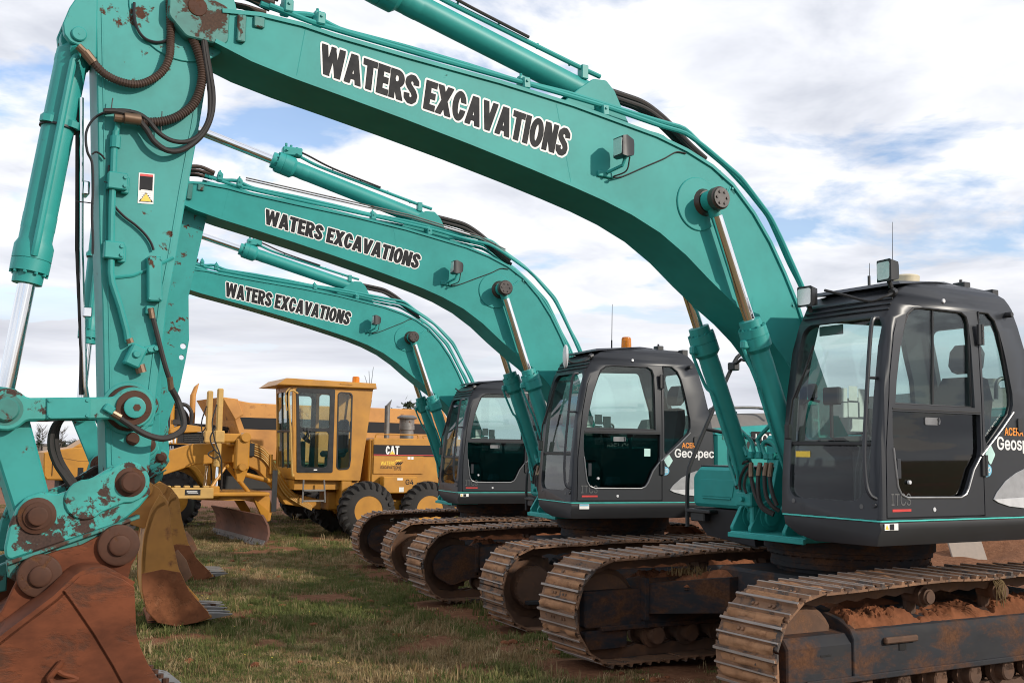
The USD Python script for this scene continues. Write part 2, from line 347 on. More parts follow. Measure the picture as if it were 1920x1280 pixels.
plain('red_plastic', (0.35, 0.03, 0.025), 0.4)
plain('paper', (0.62, 0.63, 0.60), 0.8)
plain('wood_board', (0.27, 0.22, 0.18), 0.8)
plain('lamp_reflector', (0.62, 0.62, 0.60), 0.2, metallic=0.7, var=0.05)
plain('dark_engine', (0.022, 0.021, 0.020), 0.7, var=0.4)
plain('grey_cowl', (0.14, 0.125, 0.115), 0.6)

def glass(name, tint, gloss_f=1.0, rough=0.02):
    nodes = {'t': ('transparent_bsdf', {'color': tint}), 'g': ('glossy_bsdf', {'color': (1, 1, 1), 'roughness': rough}),
             'geo': ('geometry', {}), 'ior': ('mix_float', {'a': 1.5, 'b': 0.66667}), 'f': ('fresnel', {}), 'fm': ('math', {'math_type': 'multiply', 'value2': gloss_f}), 'm': ('mix_closure', {})}
    M[name] = usdkit.material(stage, '/World/Looks/' + name, nodes, [('geo.backfacing', 'ior.fac'), ('ior.result', 'f.IOR'), ('f.fac', 'fm.value1'), ('fm.value', 'm.fac'), ('t.BSDF', 'm.closure1'), ('g.BSDF', 'm.closure2')], surface='m.closure')
glass('cab_glass', (0.85, 0.93, 0.91))
glass('dark_glass', (0.20, 0.235, 0.225))
glass('clear_glass', (0.93, 0.95, 0.95))
M['amber'] = usdkit.material(stage, '/World/Looks/amber', {'p': ('principled_bsdf', {'base_color': (0.85, 0.27, 0.015), 'roughness': 0.15, 'transmission_weight': 0.55, 'ior': 1.45})}, surface='p.BSDF')

# ---------------------------------------------------------------- poses of the three excavators: x, y, ground, yaw of house, yaw of tracks, tilts
POSES = [[2.9552, 9.4295, 0.0717, 210.3147, 209.095, 0.2367, 0.5056], [1.3159, 13.7966, -0.042, 201.5454, 205.3001, -1.034, 0.215], [-0.1956, 18.5558, -0.1354, 202.0381, 199.6503, -0.3836, -0.5596]]
def ground_z(x, y):
    x, y = np.asarray(x, float), np.asarray(y, float)
    z = np.interp(y, [0, 6, 9.4, 13.8, 18.6, 25, 45, 80], [.11, .09, .065, -.045, -.135, -.15, -.06, 0.0])
    near = np.exp(-np.maximum(np.hypot(x, y - 14) - 14, 0) / 12)
    z = z + (meshkit.fbm(np.stack([x * .9, y * .9, x * 0], -1), 3, 3) - .5) * .09 * near + (meshkit.fbm(np.stack([x * 4, y * 4, x * 0], -1), 2, 8) - .5) * .035 * near
    # heaps of red earth behind the machines on the right
    m = np.clip((x - 3.2) / 2.2, 0, 1) * np.clip((x - (-.3 * (y - 20)) - 2.2) / 2, 0, 1) * np.clip((y - 18.3) / 2.4, 0, 1) * np.clip((34 - y) / 5, 0, 1) * np.clip((26 - x) / 6, 0, 1)
    z = z + m * (0.12 + .75 * meshkit.fbm(np.stack([x * .55, y * .55, x * 0 + 4], -1), 3, 21) + .22 * meshkit.fbm(np.stack([x * 2.6, y * 2.6, x * 0], -1), 3, 31))
    return z
def soil_mask(x, y):
    """0 = grass .. 1 = bare red earth"""
    x, y = np.asarray(x, float), np.asarray(y, float)
    p = meshkit.fbm(np.stack([x * .75, y * .55, x * 0], -1), 4, 12)
    q = meshkit.fbm(np.stack([x * 2.6, y * 2.2, x * 0], -1), 4, 44)
    s = np.clip((.55 * p + .45 * q - .525) / .12, 0, 1)
    for X, Y, gz, yh, yt, tp, tr in POSES:
        a = math.radians(yt); dx, dy = x - X, y - Y
        lx, ly = dx * math.cos(a) + dy * math.sin(a), -dx * math.sin(a) + dy * math.cos(a)
        dd = np.maximum(np.abs(lx) - 2.35, np.abs(ly) - 1.5)
        s = np.maximum(s, np.clip((.30 - dd) / .45, 0, 1) * (.35 + .65 * q * 1.3))
    far = np.clip((x + .25 * (y - 12) - 2.6) / 2.2, 0, 1) * np.clip((y - 11.5) / 3, 0, 1) * np.clip((60 - y) / 12, 0, 1)
    return np.clip(np.maximum(s, far), 0, 1)
def graded(dense0, dense1, step, lim, grow=1.16):
    a = list(np.arange(dense0, dense1, step)); s = step
    hi = a[-1]
    while hi < lim:
        s *= grow; hi += s; a.append(hi)
    lo, s = dense0, step
    while lo > -lim:
        s *= grow; lo -= s; a.insert(0, lo)
    return np.array(a)
gx, gy = graded(-7.5, 11.0, .11, 9000), graded(4.0, 30.0, .13, 9000)
gy = gy[gy > -60]
GX, GY = np.meshgrid(gx, gy, indexing='ij')
GZ = ground_z(GX, GY)
nx, ny = GX.shape
i, j = np.meshgrid(np.arange(nx - 1), np.arange(ny - 1), indexing='ij')
a = (i * ny + j).ravel(); b = a + ny
gf = np.r_[np.c_[a, b, b + 1], np.c_[a, b + 1, a + 1]]
gm = usdkit.mesh(stage, numbered('/World/ground'), TM(np.stack([GX, GY, GZ], -1).reshape(-1, 3), gf), None, smooth=True)
tag(gm, 'rough paddock of trodden grass and bare red earth', None, None, 'structure')
UsdGeom.PrimvarsAPI(gm).CreatePrimvar('soil', Sdf.ValueTypeNames.FloatArray, 'vertex').Set(Vt.FloatArray.FromNumpy(soil_mask(GX, GY).astype(np.float32).ravel()))
gmat = usdkit.material(stage, '/World/Looks/ground_cover', {
    'geo': ('geometry', {}), 'sep': ('separate_xyz', {}),
    'att': ('attribute', {'attribute': 'soil'}),
    'n1': ('noise_texture', {'scale': 14.0, 'detail': 9.0, 'roughness': 0.7}),
    'n2': ('noise_texture', {'scale': 2.2, 'detail': 6.0, 'roughness': 0.65}),
    'n3': ('noise_texture', {'scale': 55.0, 'detail': 5.0, 'roughness': 0.75}),
    'nfar': ('noise_texture', {'scale': 0.06, 'detail': 6.0, 'roughness': 0.6}),
    'grass': ('rgb_ramp', {'ramp': [(0.30, (0.060, 0.064, 0.022)), (0.48, (0.115, 0.096, 0.040)), (0.62, (0.180, 0.125, 0.060)), (0.75, (0.080, 0.070, 0.026))]}),
    'soil': ('rgb_ramp', {'ramp': [(0.25, (0.105, 0.046, 0.024)), (0.50, (0.185, 0.082, 0.042)), (0.72, (0.250, 0.122, 0.066))]}),
    'am': ('math', {'math_type': 'multiply_add', 'value2': 0.55}), 'am2': ('map_range', {'from_min': 0.50, 'from_max': 0.82, 'to_min': 0.0, 'to_max': 1.0, 'clamp': True}),
    'as': ('math', {'math_type': 'add'}),
    'mx': ('mix', {}),
    'yn': ('math', {'math_type': 'multiply_add', 'value2': 14.0}), 'yl': ('math', {'math_type': 'logarithm', 'value2': 10.0}),
    'yr': ('map_range', {'from_min': 1.3, 'from_max': 3.3, 'to_min': 0.0, 'to_max': 1.0, 'clamp': True}),
    # bands: red earth 37-60 m, green 60-150, yellow flowers 150-210, ploughed land beyond
    'band': ('rgb_ramp', {'ramp': [(0.0, (0.10, 0.085, 0.035)), (0.10, (0.11, 0.085, 0.04)), (0.12, (0.20, 0.088, 0.05)), (0.20, (0.23, 0.115, 0.072)), (0.235, (0.19, 0.085, 0.05)), (0.265, (0.17, 0.075, 0.045)), (0.285, (0.085, 0.105, 0.030)), (0.42, (0.10, 0.12, 0.036)), (0.445, (0.15, 0.15, 0.03)), (0.475, (0.30, 0.26, 0.035)), (0.50, (0.12, 0.13, 0.04)), (0.52, (0.115, 0.085, 0.066)), (1.0, (0.12, 0.092, 0.075))]}),
    'ff': ('map_range', {'from_min': 26.0, 'from_max': 34.0, 'to_min': 0.0, 'to_max': 1.0, 'clamp': True}),
    'bf': ('mix', {}),
    'h': ('math', {'math_type': 'multiply_add', 'value2': 0.5}),
    'bp': ('bump', {'strength': 0.9, 'distance': 0.035}),
    'p': ('principled_bsdf', {'roughness': 0.95, 'specular_ior_level': 0.12}),
}, [('geo.position', 'sep.vector'), ('geo.position', 'n1.vector'), ('geo.position', 'n2.vector'), ('geo.position', 'n3.vector'), ('geo.position', 'nfar.vector'),
    ('n2.fac', 'grass.fac'), ('n1.fac', 'soil.fac'), ('n1.fac', 'am.value1'), ('att.fac', 'am.value3'), ('am.value', 'am2.value'), ('am2.result', 'mx.fac'),
    ('grass.color', 'mx.color1'), ('soil.color', 'mx.color2'), ('nfar.fac', 'yn.value1'), ('sep.y', 'yn.value3'), ('yn.value', 'yl.value1'), ('yl.value', 'yr.value'), ('yr.result', 'band.fac'),
    ('sep.y', 'ff.value'), ('ff.result', 'bf.fac'), ('mx.color', 'bf.color1'), ('band.color', 'bf.color2'), ('bf.color', 'p.base_color'),
    ('n3.fac', 'h.value1'), ('n1.fac', 'h.value3'), ('h.value', 'bp.height'), ('bp.normal', 'p.normal')], surface='p.BSDF')
UsdShade.MaterialBindingAPI.Apply(gm.GetPrim()).Bind(gmat)

# ---------------------------------------------------------------- grass: tufts scattered over the ground (nobody could count it)
def blade_mat(name, c1, c2, c3):
    M[name] = usdkit.material(stage, '/World/Looks/' + name, {
        'oi': ('object_info', {}), 'r': ('rgb_ramp', {'ramp': [(0.0, c1), (0.5, c2), (1.0, c3)]}),
        'd': ('principled_bsdf', {'roughness': 0.75, 'specular_ior_level': 0.15}), 't': ('translucent_bsdf', {}), 'm': ('mix_closure', {'fac': 0.25})},
        [('oi.random', 'r.fac'), ('r.color', 'd.base_color'), ('r.color', 't.color'), ('d.BSDF', 'm.closure1'), ('t.BSDF', 'm.closure2')], surface='m.closure')
blade_mat('green_blades', (0.075, 0.098, 0.026), (0.120, 0.132, 0.040), (0.170, 0.155, 0.060))
blade_mat('dry_blades', (0.170, 0.112, 0.050), (0.26, 0.180, 0.086), (0.38, 0.285, 0.155))
def tuft(n, hmin, hmax, spread, lean, seed, w=.0036):
    r = np.random.default_rng(seed); V, Fc = [], []
    for k in range(n):
        ang, rad = r.uniform(0, 6.283), spread * math.sqrt(r.uniform())
        x, y = rad * math.cos(ang), rad * math.sin(ang)
        h, d, ln = r.uniform(hmin, hmax), r.uniform(0, 6.283), r.uniform(.1, lean)
        dx, dy = math.cos(d), math.sin(d); sx, sy = -dy * w, dx * w
        b = len(V)
        V += [(x - sx, y - sy, -.01), (x + sx, y + sy, -.01),
              (x + dx * h * ln * .35 - sx * .8, y + dy * h * ln * .35 - sy * .8, h * .55), (x + dx * h * ln * .35 + sx * .8, y + dy * h * ln * .35 + sy * .8, h * .55),
              (x + dx * h * ln, y + dy * h * ln, h * (1 - .28 * ln))]
        Fc += [(b, b + 1, b + 3), (b, b + 3, b + 2), (b + 2, b + 3, b + 4)]
    return TM(V, Fc)
pi = UsdGeom.PointInstancer.Define(stage, numbered('/World/grass'))
tag(pi, 'short trodden grass, green and straw coloured, across the paddock', 'grass', None, 'stuff')
protos, kinds = [], [('green_blades', 28, .015, .042, .09, 1.2), ('green_blades', 30, .012, .032, .10, 1.5), ('green_blades', 22, .025, .06, .07, 1.0), ('dry_blades', 26, .012, .040, .09, 1.6),
                     ('dry_blades', 20, .02, .06, .08, 1.4), ('dry_blades', 10, .04, .115, .06, 1.0), ('dry_blades', 30, .008, .022, .11, 2.0), ('green_blades', 18, .04, .10, .05, .8)]
for q, (mt, n, h0, h1, sp, ln) in enumerate(kinds):
    o = usdkit.mesh(stage, str(pi.GetPath()) + '/tuft' + ('' if q == 0 else '_%03d' % q), tuft(n, h0, h1, sp, ln, 50 + q), M[mt])
    protos.append(o.GetPath())
pi.CreatePrototypesRel().SetTargets(protos)
def scatter(n, y0, y1, r):
    y = y0 + (y1 - y0) * r.uniform(size=n)
    x = (r.uniform(-.56, .52, size=n)) * y * 1.05
    return x, y
r_ = np.random.default_rng(11)
X = []; Y = []
for n, y0, y1 in ((15000, 6.2, 10), (24000, 10, 16), (21000, 16, 24), (14000, 24, 36)):
    x, y = scatter(n, y0, y1, r_); X.append(x); Y.append(y)
X, Y = np.concatenate(X), np.concatenate(Y)
s = soil_mask(X, Y)
ok = r_.uniform(size=len(X)) > s * 1.02
for PX, PY, gz, yh, yt, tp, tr in POSES:
    a = math.radians(yt); dx, dy = X - PX, Y - PY
    lx, ly = dx * math.cos(a) + dy * math.sin(a), -dx * math.sin(a) + dy * math.cos(a)
    ok &= ~((np.abs(lx) < 2.3) & (np.abs(np.abs(ly) - 1.196) < .34))
X, Y = X[ok], Y[ok]
g = meshkit.fbm(np.stack([X * .8, Y * .6, X * 0 + 2], -1), 3, 77) + r_.normal(size=len(X)) * .16
tall = meshkit.fbm(np.stack([X * .5, Y * .5, X * 0 + 9], -1), 3, 91)
gi = np.array([0, 1, 1, 2, 0, 7]); di = np.array([3, 4, 6, 6, 3, 5])
pick = r_.integers(0, 6, len(X))
idx = np.where(g > .49, gi[pick], di[pick]).astype(np.int32)
sc = r_.uniform(.7, 1.25, len(X)) * np.clip(.55 + 1.0 * tall, .6, 1.25) * np.where(Y > 20, 1.15, 1.0)
pi.CreatePositionsAttr(Vt.Vec3fArray.FromNumpy(np.stack([X, Y, ground_z(X, Y)], -1).astype(np.float32)))
pi.CreateProtoIndicesAttr(Vt.IntArray.FromNumpy(idx))
pi.CreateScalesAttr(Vt.Vec3fArray.FromNumpy(np.repeat(sc[:, None], 3, 1).astype(np.float32)))
hq = r_.uniform(0, math.pi, len(X))
pi.CreateOrientationsAttr(Vt.QuathArray([Gf.Quath(float(math.cos(h)), 0, 0, float(math.sin(h))) for h in hq]))

# clods of red earth and a few yellow flowers among the grass
def scatter_near(n, r): 
    y = 7 + 17 * r.uniform(size=n) ** 1.2; x = r.uniform(-.36, .2, size=n) * y
    return x, y, ground_z(x, y)
cl = []
for x, y, z in zip(*scatter_near(230, np.random.default_rng(3))):
    m = trimesh.creation.icosphere(1, 1.0); s_ = .012 + .042 * rng.uniform() ** 2.5
    v = np.array(m.vertices); v = v * (0.6 + .8 * meshkit.noise(v * 1.3 + x * 7, 4))[:, None] * np.array([s_, s_, s_ * .6])
    cl.append(TM(v + [x, y, z + s_ * .25], m.faces))
tag(obj('soil_clods', cat(*cl), M['soil'], None, smooth=False), 'small crumbs of red earth lying in the grass', 'clods', None, 'stuff')
fl = []
for x, y, z in zip(*scatter_near(70, np.random.default_rng(5))):
    v = trimesh.creation.icosphere(0, .007); v.apply_scale([1, 1, .5]); v.apply_translation([x, y, z + .05]); fl.append(v)
tag(obj('flowers', cat(*fl), M['yellow_decal'], None, smooth=False), 'tiny yellow flowers dotted through the grass', 'flowers', None, 'stuff')

# ---------------------------------------------------------------- far trees
for nm, c in (('dark_leaves', (0.020, 0.030, 0.014)), ('far_leaves', (0.035, 0.042, 0.026)), ('bark', (0.075, 0.062, 0.052))):
    plain(nm, c, 0.9, spec=0.1, var=0.35, scale=2.0)
def leaf_crown(cx, cy, z0, w, h, n, seed, size):
    r = np.random.default_rng(seed)
    c = np.array([[r.normal() * .33, r.normal() * .33, r.uniform(.12, .95)] for _ in range(15)])
    V = np.zeros((n * 3, 3))
    for k in range(n):
        q = c[r.integers(len(c))] + r.normal(size=3) * [.13, .13, .09]
        taper = 1 - .35 * abs(q[2] - .45)
        p = np.array([q[0] * w * taper, q[1] * w * taper, q[2] * h])
        V[3 * k:3 * k + 3] = p + r.normal(size=(3, 3)) * size
    V += [cx, cy, z0]
    return TM(V, np.arange(n * 3).reshape(-1, 3))
def tree(px, d, top, w, label, kind='dark_leaves', seed=0, bare=False, name='leafy_tree', base=0.0):
    """px: metres to the side at distance d"""
    t = thing(name, label, 'tree', frame_mtx((px, d, base), 0))
    r = np.random.default_rng(seed)
    trunk = [tube([(0, 0, -.1), (.05, 0, top * .25), (0, .05, top * .6)], [.16 + top * .01, .12, .05], 7)]
    if bare:
        for k in range(34):
            z = top * r.uniform(.25, .8); a = r.uniform(0, 6.28); L = top * r.uniform(.15, .38)
            e = np.array([math.cos(a) * L * .7, math.sin(a) * L * .7, z + L * .75]); mid = np.array([math.cos(a) * L * .4, math.sin(a) * L * .4, z + L * .25])
            trunk.append(tube([(0, 0, z), mid, e], [.06, .04, .015], 4))
            for q in range(3):
                b = a + r.normal() * .8; l2 = L * r.uniform(.25, .5)
                trunk.append(tube([mid, mid + [math.cos(b) * l2, math.sin(b) * l2, l2]], [.035, .012], 3))
    obj('trunk', cat(*trunk), M['bark'], t)
    if not bare: obj('crown', leaf_crown(0, 0, top * .12, w, top * .92, 900, seed, w * .055), M[kind], t, smooth=False)
    return t
for k, (u, w, top, lab, kd, bare) in enumerate([
        (6, 3.2, 5.4, 'broad dark tree on the horizon at the far left edge', 'dark_leaves', False),
        (23, 2.6, 4.6, 'rounded dark tree on the horizon just left of the bucket link', 'dark_leaves', False),
        (68, 2.0, 7.6, 'bare branched tree on the horizon just right of the bucket link', 'bark', True),
        (80, 2.0, 5.6, 'tall dark pointed tree on the horizon beside the bare tree', 'dark_leaves', False),
        (92, 2.0, 4.9, 'shorter dark tree on the horizon touching the pointed tree', 'dark_leaves', False),
        (108, 2.4, 3.1, 'low grey green bush on the horizon beside the hoses', 'far_leaves', False),
        (122, 2.0, 6.6, 'bare branched tree on the horizon behind the two hanging hoses', 'bark', True),
        (136, 2.4, 3.2, 'low grey green bush on the horizon above the truck bonnet', 'far_leaves', False)]):
    tree((u - 960) / 2000 * 300, 300 + 3 * (k % 3), top, w, lab, kd, 100 + k, bare, 'bare_tree' if bare else ('bush' if top < 3.5 else 'leafy_tree'))
tree((755 - 960) / 2000 * 95, 95, 5.6, 3.6, 'green tree whose top shows over the tipper body beside the exhaust stack', 'far_leaves', 140)
hut = thing('farm_hut', 'small pale roofed hut among the trees on the horizon', 'hut', frame_mtx(((100 - 960) / 2000 * 296, 296, 0), 12))
obj('wall', cbox(-1.4, 1.4, -1, 1, 0, 1.3, .01), M['wood_board'], hut)
obj('roof', ext([(-1.7, 1.3), (1.7, 1.3), (0, 1.75)], -1.2, 1.2), M['grey_steel'], hut)
obj('door', cbox(-.3, .3, -1.03, -1.0, 0, 1.0, .005), M['black_paint'], hut)
# pale board leaning on the red earth at the right
bt = thing('board', 'weathered grey board leaning in the red earth behind the nearest tracks', 'board', frame_mtx((8.35, 19.6, float(ground_z(8.35, 19.6)) - .03), 8))
obj('panel', xf(cbox(-.33, .33, -.02, .02, 0, .42, .004), np.array(trimesh.transformations.rotation_matrix(-.5, [1, 0, 0]))), M['wood_board'], bt)

# ---------------------------------------------------------------- cab, in the house frame
CY0, CY1 = .465, 1.42
CAB_S = [(1.238, 1.412), (1.225, 1.70), (1.205, 1.95), (1.17, 2.30), (1.115, 2.66), (1.05, 2.88), (.965, 3.04), (.86, 3.115), (.70, 3.16), (.50, 3.185), (.25, 3.193), (.0, 3.187), (-.17, 3.165), (-.29, 3.115), (-.375, 3.03), (-.43, 2.90), (-.49, 2.70), (-.55, 2.47), (-.61, 2.20), (-.64, 1.95), (-.65, 1.75), (-.65, 1.412)]
UPW = [(1.055, 2.235), (1.03, 2.40), (.975, 2.64), (.905, 2.83), (.865, 2.91), (.80, 2.955), (.70, 2.967), (.26, 2.967), (.20, 2.935), (.175, 2.87), (.165, 2.235)]
LOW = [(1.085, 2.185), (1.088, 2.02), (1.065, 1.78), (1.045, 1.645), (1.01, 1.588), (.95, 1.567), (.36, 1.562), (.30, 1.585), (.265, 1.63), (.20, 1.765), (.12, 1.86), (.105, 1.93), (.105, 2.185)]
REARW = [(.055, 2.985), (-.06, 2.985), (-.14, 2.93), (-.19, 2.84), (-.25, 2.60), (-.30, 2.36), (-.30, 2.27), (-.27, 2.20), (.0, 1.955), (.04, 1.955), (.055, 2.0)]
DOOR = [(1.165, 1.425), (1.16, 1.90), (1.105, 2.42), (1.04, 2.74), (.95, 2.95), (.86, 3.03), (.74, 3.075), (.47, 3.10), (.17, 3.098), (.10, 3.08), (.083, 3.03), (.083, 1.425)]
def front_x(z): 
    f = np.array(CAB_S[:8]); return float(np.interp(z, f[:, 1], f[:, 0]))
def build_cab(T, k):
    m_ = lambda pts, y0, y1: to_man(ext(pts, y0, y1))
    n_ = lambda pts, x0, x1: to_man(ext_x(pts, x0, x1))
    outer = m_(CAB_S, CY0, CY1)
    fr = [(CY0, 1.30), (CY1, 1.30), (CY1, 2.30), (CY1 - .012, 2.70), (CY1 - .035, 2.98)]
    fr += [(CY1 - .155 + .12 * math.cos(a), 3.07 + .125 * math.sin(a)) for a in np.linspace(0, math.pi / 2, 6)]
    fr += [(CY0 + .155 - .12 * math.cos(a), 3.07 + .125 * math.sin(a)) for a in np.linspace(math.pi / 2, 0, 6)] + [(CY0 + .035, 2.98), (CY0 + .012, 2.70), (CY0, 2.30)]
    outer = outer ^ n_(fr, -1.0, 1.5)
    # rounded vertical edge at the front left and rear corners
    pl = [(1.4, CY0 - .1), (1.4, CY1 - .03), (1.25, CY1 - .028), (1.20, CY1 - .005), (1.10, CY1 + .01), (-.58, CY1 + .01), (-.63, CY1 - .02), (-.66, CY1 - .07), (-.9, CY1 - .07), (-.9, CY0 - .1)]
    outer = outer ^ to_man(ext_z(pl, 1.2, 3.4))
    inn = list(Polygon(CAB_S).buffer(-.055, join_style=2).exterior.coords)[:-1]
    shell = outer - (m_(inn, CY0 + .045, CY1 - .055) ^ n_(list(Polygon(fr).buffer(-.05, join_style=2).exterior.coords)[:-1], -1.0, 1.5))
    for w in (UPW, LOW, REARW): shell = shell - m_(w, CY1 - .2, CY1 + .1)
    shell = shell - m_(rounded([(1.03, 1.98), (.98, 2.5), (.87, 2.93), (-.10, 2.955), (-.26, 2.5), (-.32, 2.02)], .06), CY0 - .1, CY0 + .1)
    wy0, wy1 = .545, 1.315
    shell = shell - n_(rounded([(wy0, 1.56), (wy0 + .08, 1.535), (wy1 - .12, 1.535), (wy1 + .01, 1.62), (wy1 + .015, 2.88), (wy0, 2.88)], .09, 6), .78, 1.6)
    shell = shell - n_(rounded([(.57, 2.12), (1.31, 2.12), (1.29, 2.93), (.59, 2.93)], .08), -1.0, -.33)
    # door gap
    g = Polygon(DOOR); groove = g.buffer(.005).difference(g.buffer(-.005))
    shell = shell - to_man(ext(groove, CY1 - .025, CY1 + .1))
    cab = obj('cab', man(shell), M['cab_paint'], T, smooth=28)
    # glass
    obj('door_window', ext(list(Polygon(UPW).buffer(.008).exterior.coords)[:-1], CY1 - .047, CY1 - .042), M['cab_glass'], cab)
    obj('lower_door_window', ext(list(Polygon(LOW).buffer(.008).exterior.coords)[:-1], CY1 - .040, CY1 - .035), M['dark_glass'], cab)
    obj('rear_side_window', ext(list(Polygon(REARW).buffer(.008).exterior.coords)[:-1], CY1 - .047, CY1 - .042), M['cab_glass'], cab)
    obj('side_window', ext(rounded([(1.04, 1.97), (.99, 2.5), (.88, 2.94), (-.11, 2.965), (-.27, 2.5), (-.33, 2.01)], .06), CY0 + .018, CY0 + .022), M['cab_glass'], cab)
    obj('rear_window', xf(ext_x(rounded([(.56, 2.11), (1.32, 2.11), (1.30, 2.94), (.58, 2.94)], .08), -.002, .002), roty(-14.2, (0, 2.5)) @ np.array([[1, 0, 0, -.515], [0, 1, 0, 0], [0, 0, 1, 0], [0, 0, 0, 1.0]])), M['cab_glass'], cab)
    zz = np.linspace(1.97, 2.91, 9); V, Fc = [], []
    for z in zz: V += [(front_x(z) - .022, wy0 - .02, z), (front_x(z) - .022, wy1 + .03, z)]
    for q in range(8): A = 2 * q; Fc += [(A, A + 1, A + 3), (A, A + 3, A + 2)]
    obj('windscreen', TM(V, Fc), M['cab_glass'], cab, smooth=True)
    V = []
    for z in (1.53, 1.75, 1.93): V += [(front_x(z) - .022, wy0 - .01, z), (front_x(z) - .022, wy1 + .02, z)]
    obj('lower_windscreen', TM(V, [(0, 1, 3), (0, 3, 2), (2, 3, 5), (2, 5, 4)]), M['dark_glass'] if k == 9 else M['cab_glass'], cab, smooth=True)
    zb = 1.95; obj('windscreen_bar', cbox(front_x(zb) - .035, front_x(zb) - .008, wy0 - .01, wy1 + .02, zb - .014, zb + .014, .004), M['black_plastic'], cab)
    # seals
    def loop3(pts, y, r, close=True):
        p = P3(list(pts) + ([pts[0]] if close else []), y); return tube(p, r, 6, caps=not close)
    each('window_seal', [loop3(list(Polygon(UPW).buffer(-.004).exterior.coords)[:-1], CY1 - .03, .010), loop3(list(Polygon(REARW).buffer(-.004).exterior.coords)[:-1], CY1 - .03, .008)], M['black_plastic'], cab)
    obj('trim_strip', tube(P3([(1.083, 1.92)] + list(LOW[2:11]) + [(.10, 1.875), (-.15, 2.08), (-.30, 2.215)], CY1 + .001), .0085, 8), M['trim_silver'], cab)
    obj('window_ledge', cbox(.10, 1.085, CY1 - .03, CY1 + .004, 2.195, 2.212, .003), M['black_plastic'], cab)
    if k == 0: obj('window_slider', tube(P3([(.575, 2.965), (.585, 2.6), (.60, 2.24)], CY1 - .04), .011, 6), M['black_plastic'], cab)
    # door hardware
    obj('door_handle', cat(ext(rounded([(.70, 2.095), (.55, 2.095), (.55, 2.15), (.70, 2.15)], .012), CY1 - .035, CY1 - .028), tube(P3([(.555, 2.10), (.548, 2.125), (.555, 2.148)], CY1 - .02), .006, 6)), M['trim_silver'], cab)
    obj('latch_plate', cat(cbox(.975, 1.02, CY1 - .034, CY1 - .022, 1.70, 1.845, .006)), M['cab_paint'], cab)
    obj('door_lock', rod((.895, CY1 - .034, 1.675), (.895, CY1 - .012, 1.675), .015, 14, .003), M['silver_bright'], cab)
    for z0 in (2.72, 1.72):
        obj('hinge', cat(cbox(.055, .115, CY1 - .004, CY1 + .018, z0, z0 + .16, .004), *[rod((.072, CY1 + .012, z0 + a), (.072, CY1 + .012, z0 + b_), .017, 10) for a, b_ in ((.0, .05), (.055, .105), (.11, .16))]), M['black_plastic'], cab)
    for x, z in ((.455, 3.035), (.66, 1.478)): obj('door_bolt', rod((x, CY1 - .06 if z > 2 else CY1, z), (x, CY1 + .006 - (.03 if z > 2 else 0), z), .017, 14, .003), M['silver_bright'], cab)
    obj('rear_lug', rod((-.30, CY1 - .06, 2.985), (-.30, CY1 + .02, 2.985), .022, 12, .004), M['black_plastic'], cab)
    # roof visor strips, front hand rail
    each('roof_strip', [tube([(front_x(z) + .004, CY0 + .05, z), (front_x(z) + .010, .95, z + .004), (front_x(z) + .004, CY1 - .06, z)], .009, 6) for z in (2.935, 2.975, 3.015)], M['cab_paint'], cab)
    obj('roof_hatch', cat(hull([(.93, .50, 3.125), (.93, 1.385, 3.125), (.45, .56, 3.19), (.45, 1.33, 3.19), (.9, .54, 3.155), (.9, 1.345, 3.155), (.3, .6, 3.21), (.3, 1.28, 3.21), (.1, .62, 3.20), (.1, 1.26, 3.20)])), M['cab_paint'], cab)
    gr = spline([(1.13, 1.345, 2.86), (1.19, 1.35, 2.84), (1.215, 1.345, 2.70), (1.255, 1.34, 2.30), (1.285, 1.335, 1.90), (1.285, 1.345, 1.68), (1.27, 1.365, 1.59), (1.225, 1.385, 1.56)], 5)
    obj('grab_rail', cat(tube(gr, .0155, 8), *[rod((1.225, 1.375, z), (1.25, 1.375, z), .018, 12, .003) for z in (1.515,)], tube([(front_x(2.42), 1.35, 2.42), (1.25, 1.345, 2.42)], .012, 6)), M['cab_paint'], cab)
    for z, y in ((1.51, .59), (1.50, 1.255)): obj('plug', rod((front_x(z) - .005, y, z), (front_x(z) + .004, y, z), .018, 12, .002), M['dim_decal'], cab)
    obj('wiper', cat(tube([(1.25, .56, 2.05), (1.245, .60, 2.28), (1.20, .72, 2.55)], .009, 6), tube([(1.235, .63, 2.30), (1.165, .75, 2.70)], .011, 5), cbox(1.225, 1.27, .53, .58, 1.98, 2.10, .008)), M['black_plastic'], cab)
    # mirror stay on the roof corner
    ms = spline([(.97, 1.365, 3.06), (1.08, 1.375, 3.02), (1.16, 1.30, 2.985), (1.26, 1.12, 3.05), (1.30, 1.0, 3.09)] if k == 0 else [(.97, 1.365, 3.06), (1.08, 1.40, 3.00), (1.20, 1.36, 2.975), (1.27, 1.30, 3.03)], 6)
    obj('mirror_stay', cat(tube(ms, .011, 7), rod((.955, 1.35, 3.07), (1.0, 1.365, 3.05), .03, 10)), M['black_plastic'], cab)
    if k == 1:
        obj('mirror', cat(stepped((1.30, 1.30, 3.05), (1.30 - .06, 1.30 + .02, 3.05), [(0, .03), (.006, .10), (.022, .135), (.034, .135), (.05, .11), (.06, .03)], 24)) if k == 1 else stepped((1.30, 1.30, 3.05), (1.29, 1.34, 3.05), [(0, .02), (.01, .05), (.03, .04)], 14), M['silver_bright'], cab)
    # roof furniture
    each('roof_bracket', [cat(cbox(-.02, .06, 1.17, 1.28, 3.17, 3.235, .006), rod((.02, 1.22, 3.23), (.02, 1.22, 3.26), .012, 8)), cat(cbox(-.34, -.26, 1.20, 1.30, 3.08, 3.20, .006), cbox(-.32, -.06, 1.21, 1.23, 3.175, 3.19, .004))], M['black_plastic'], cab)
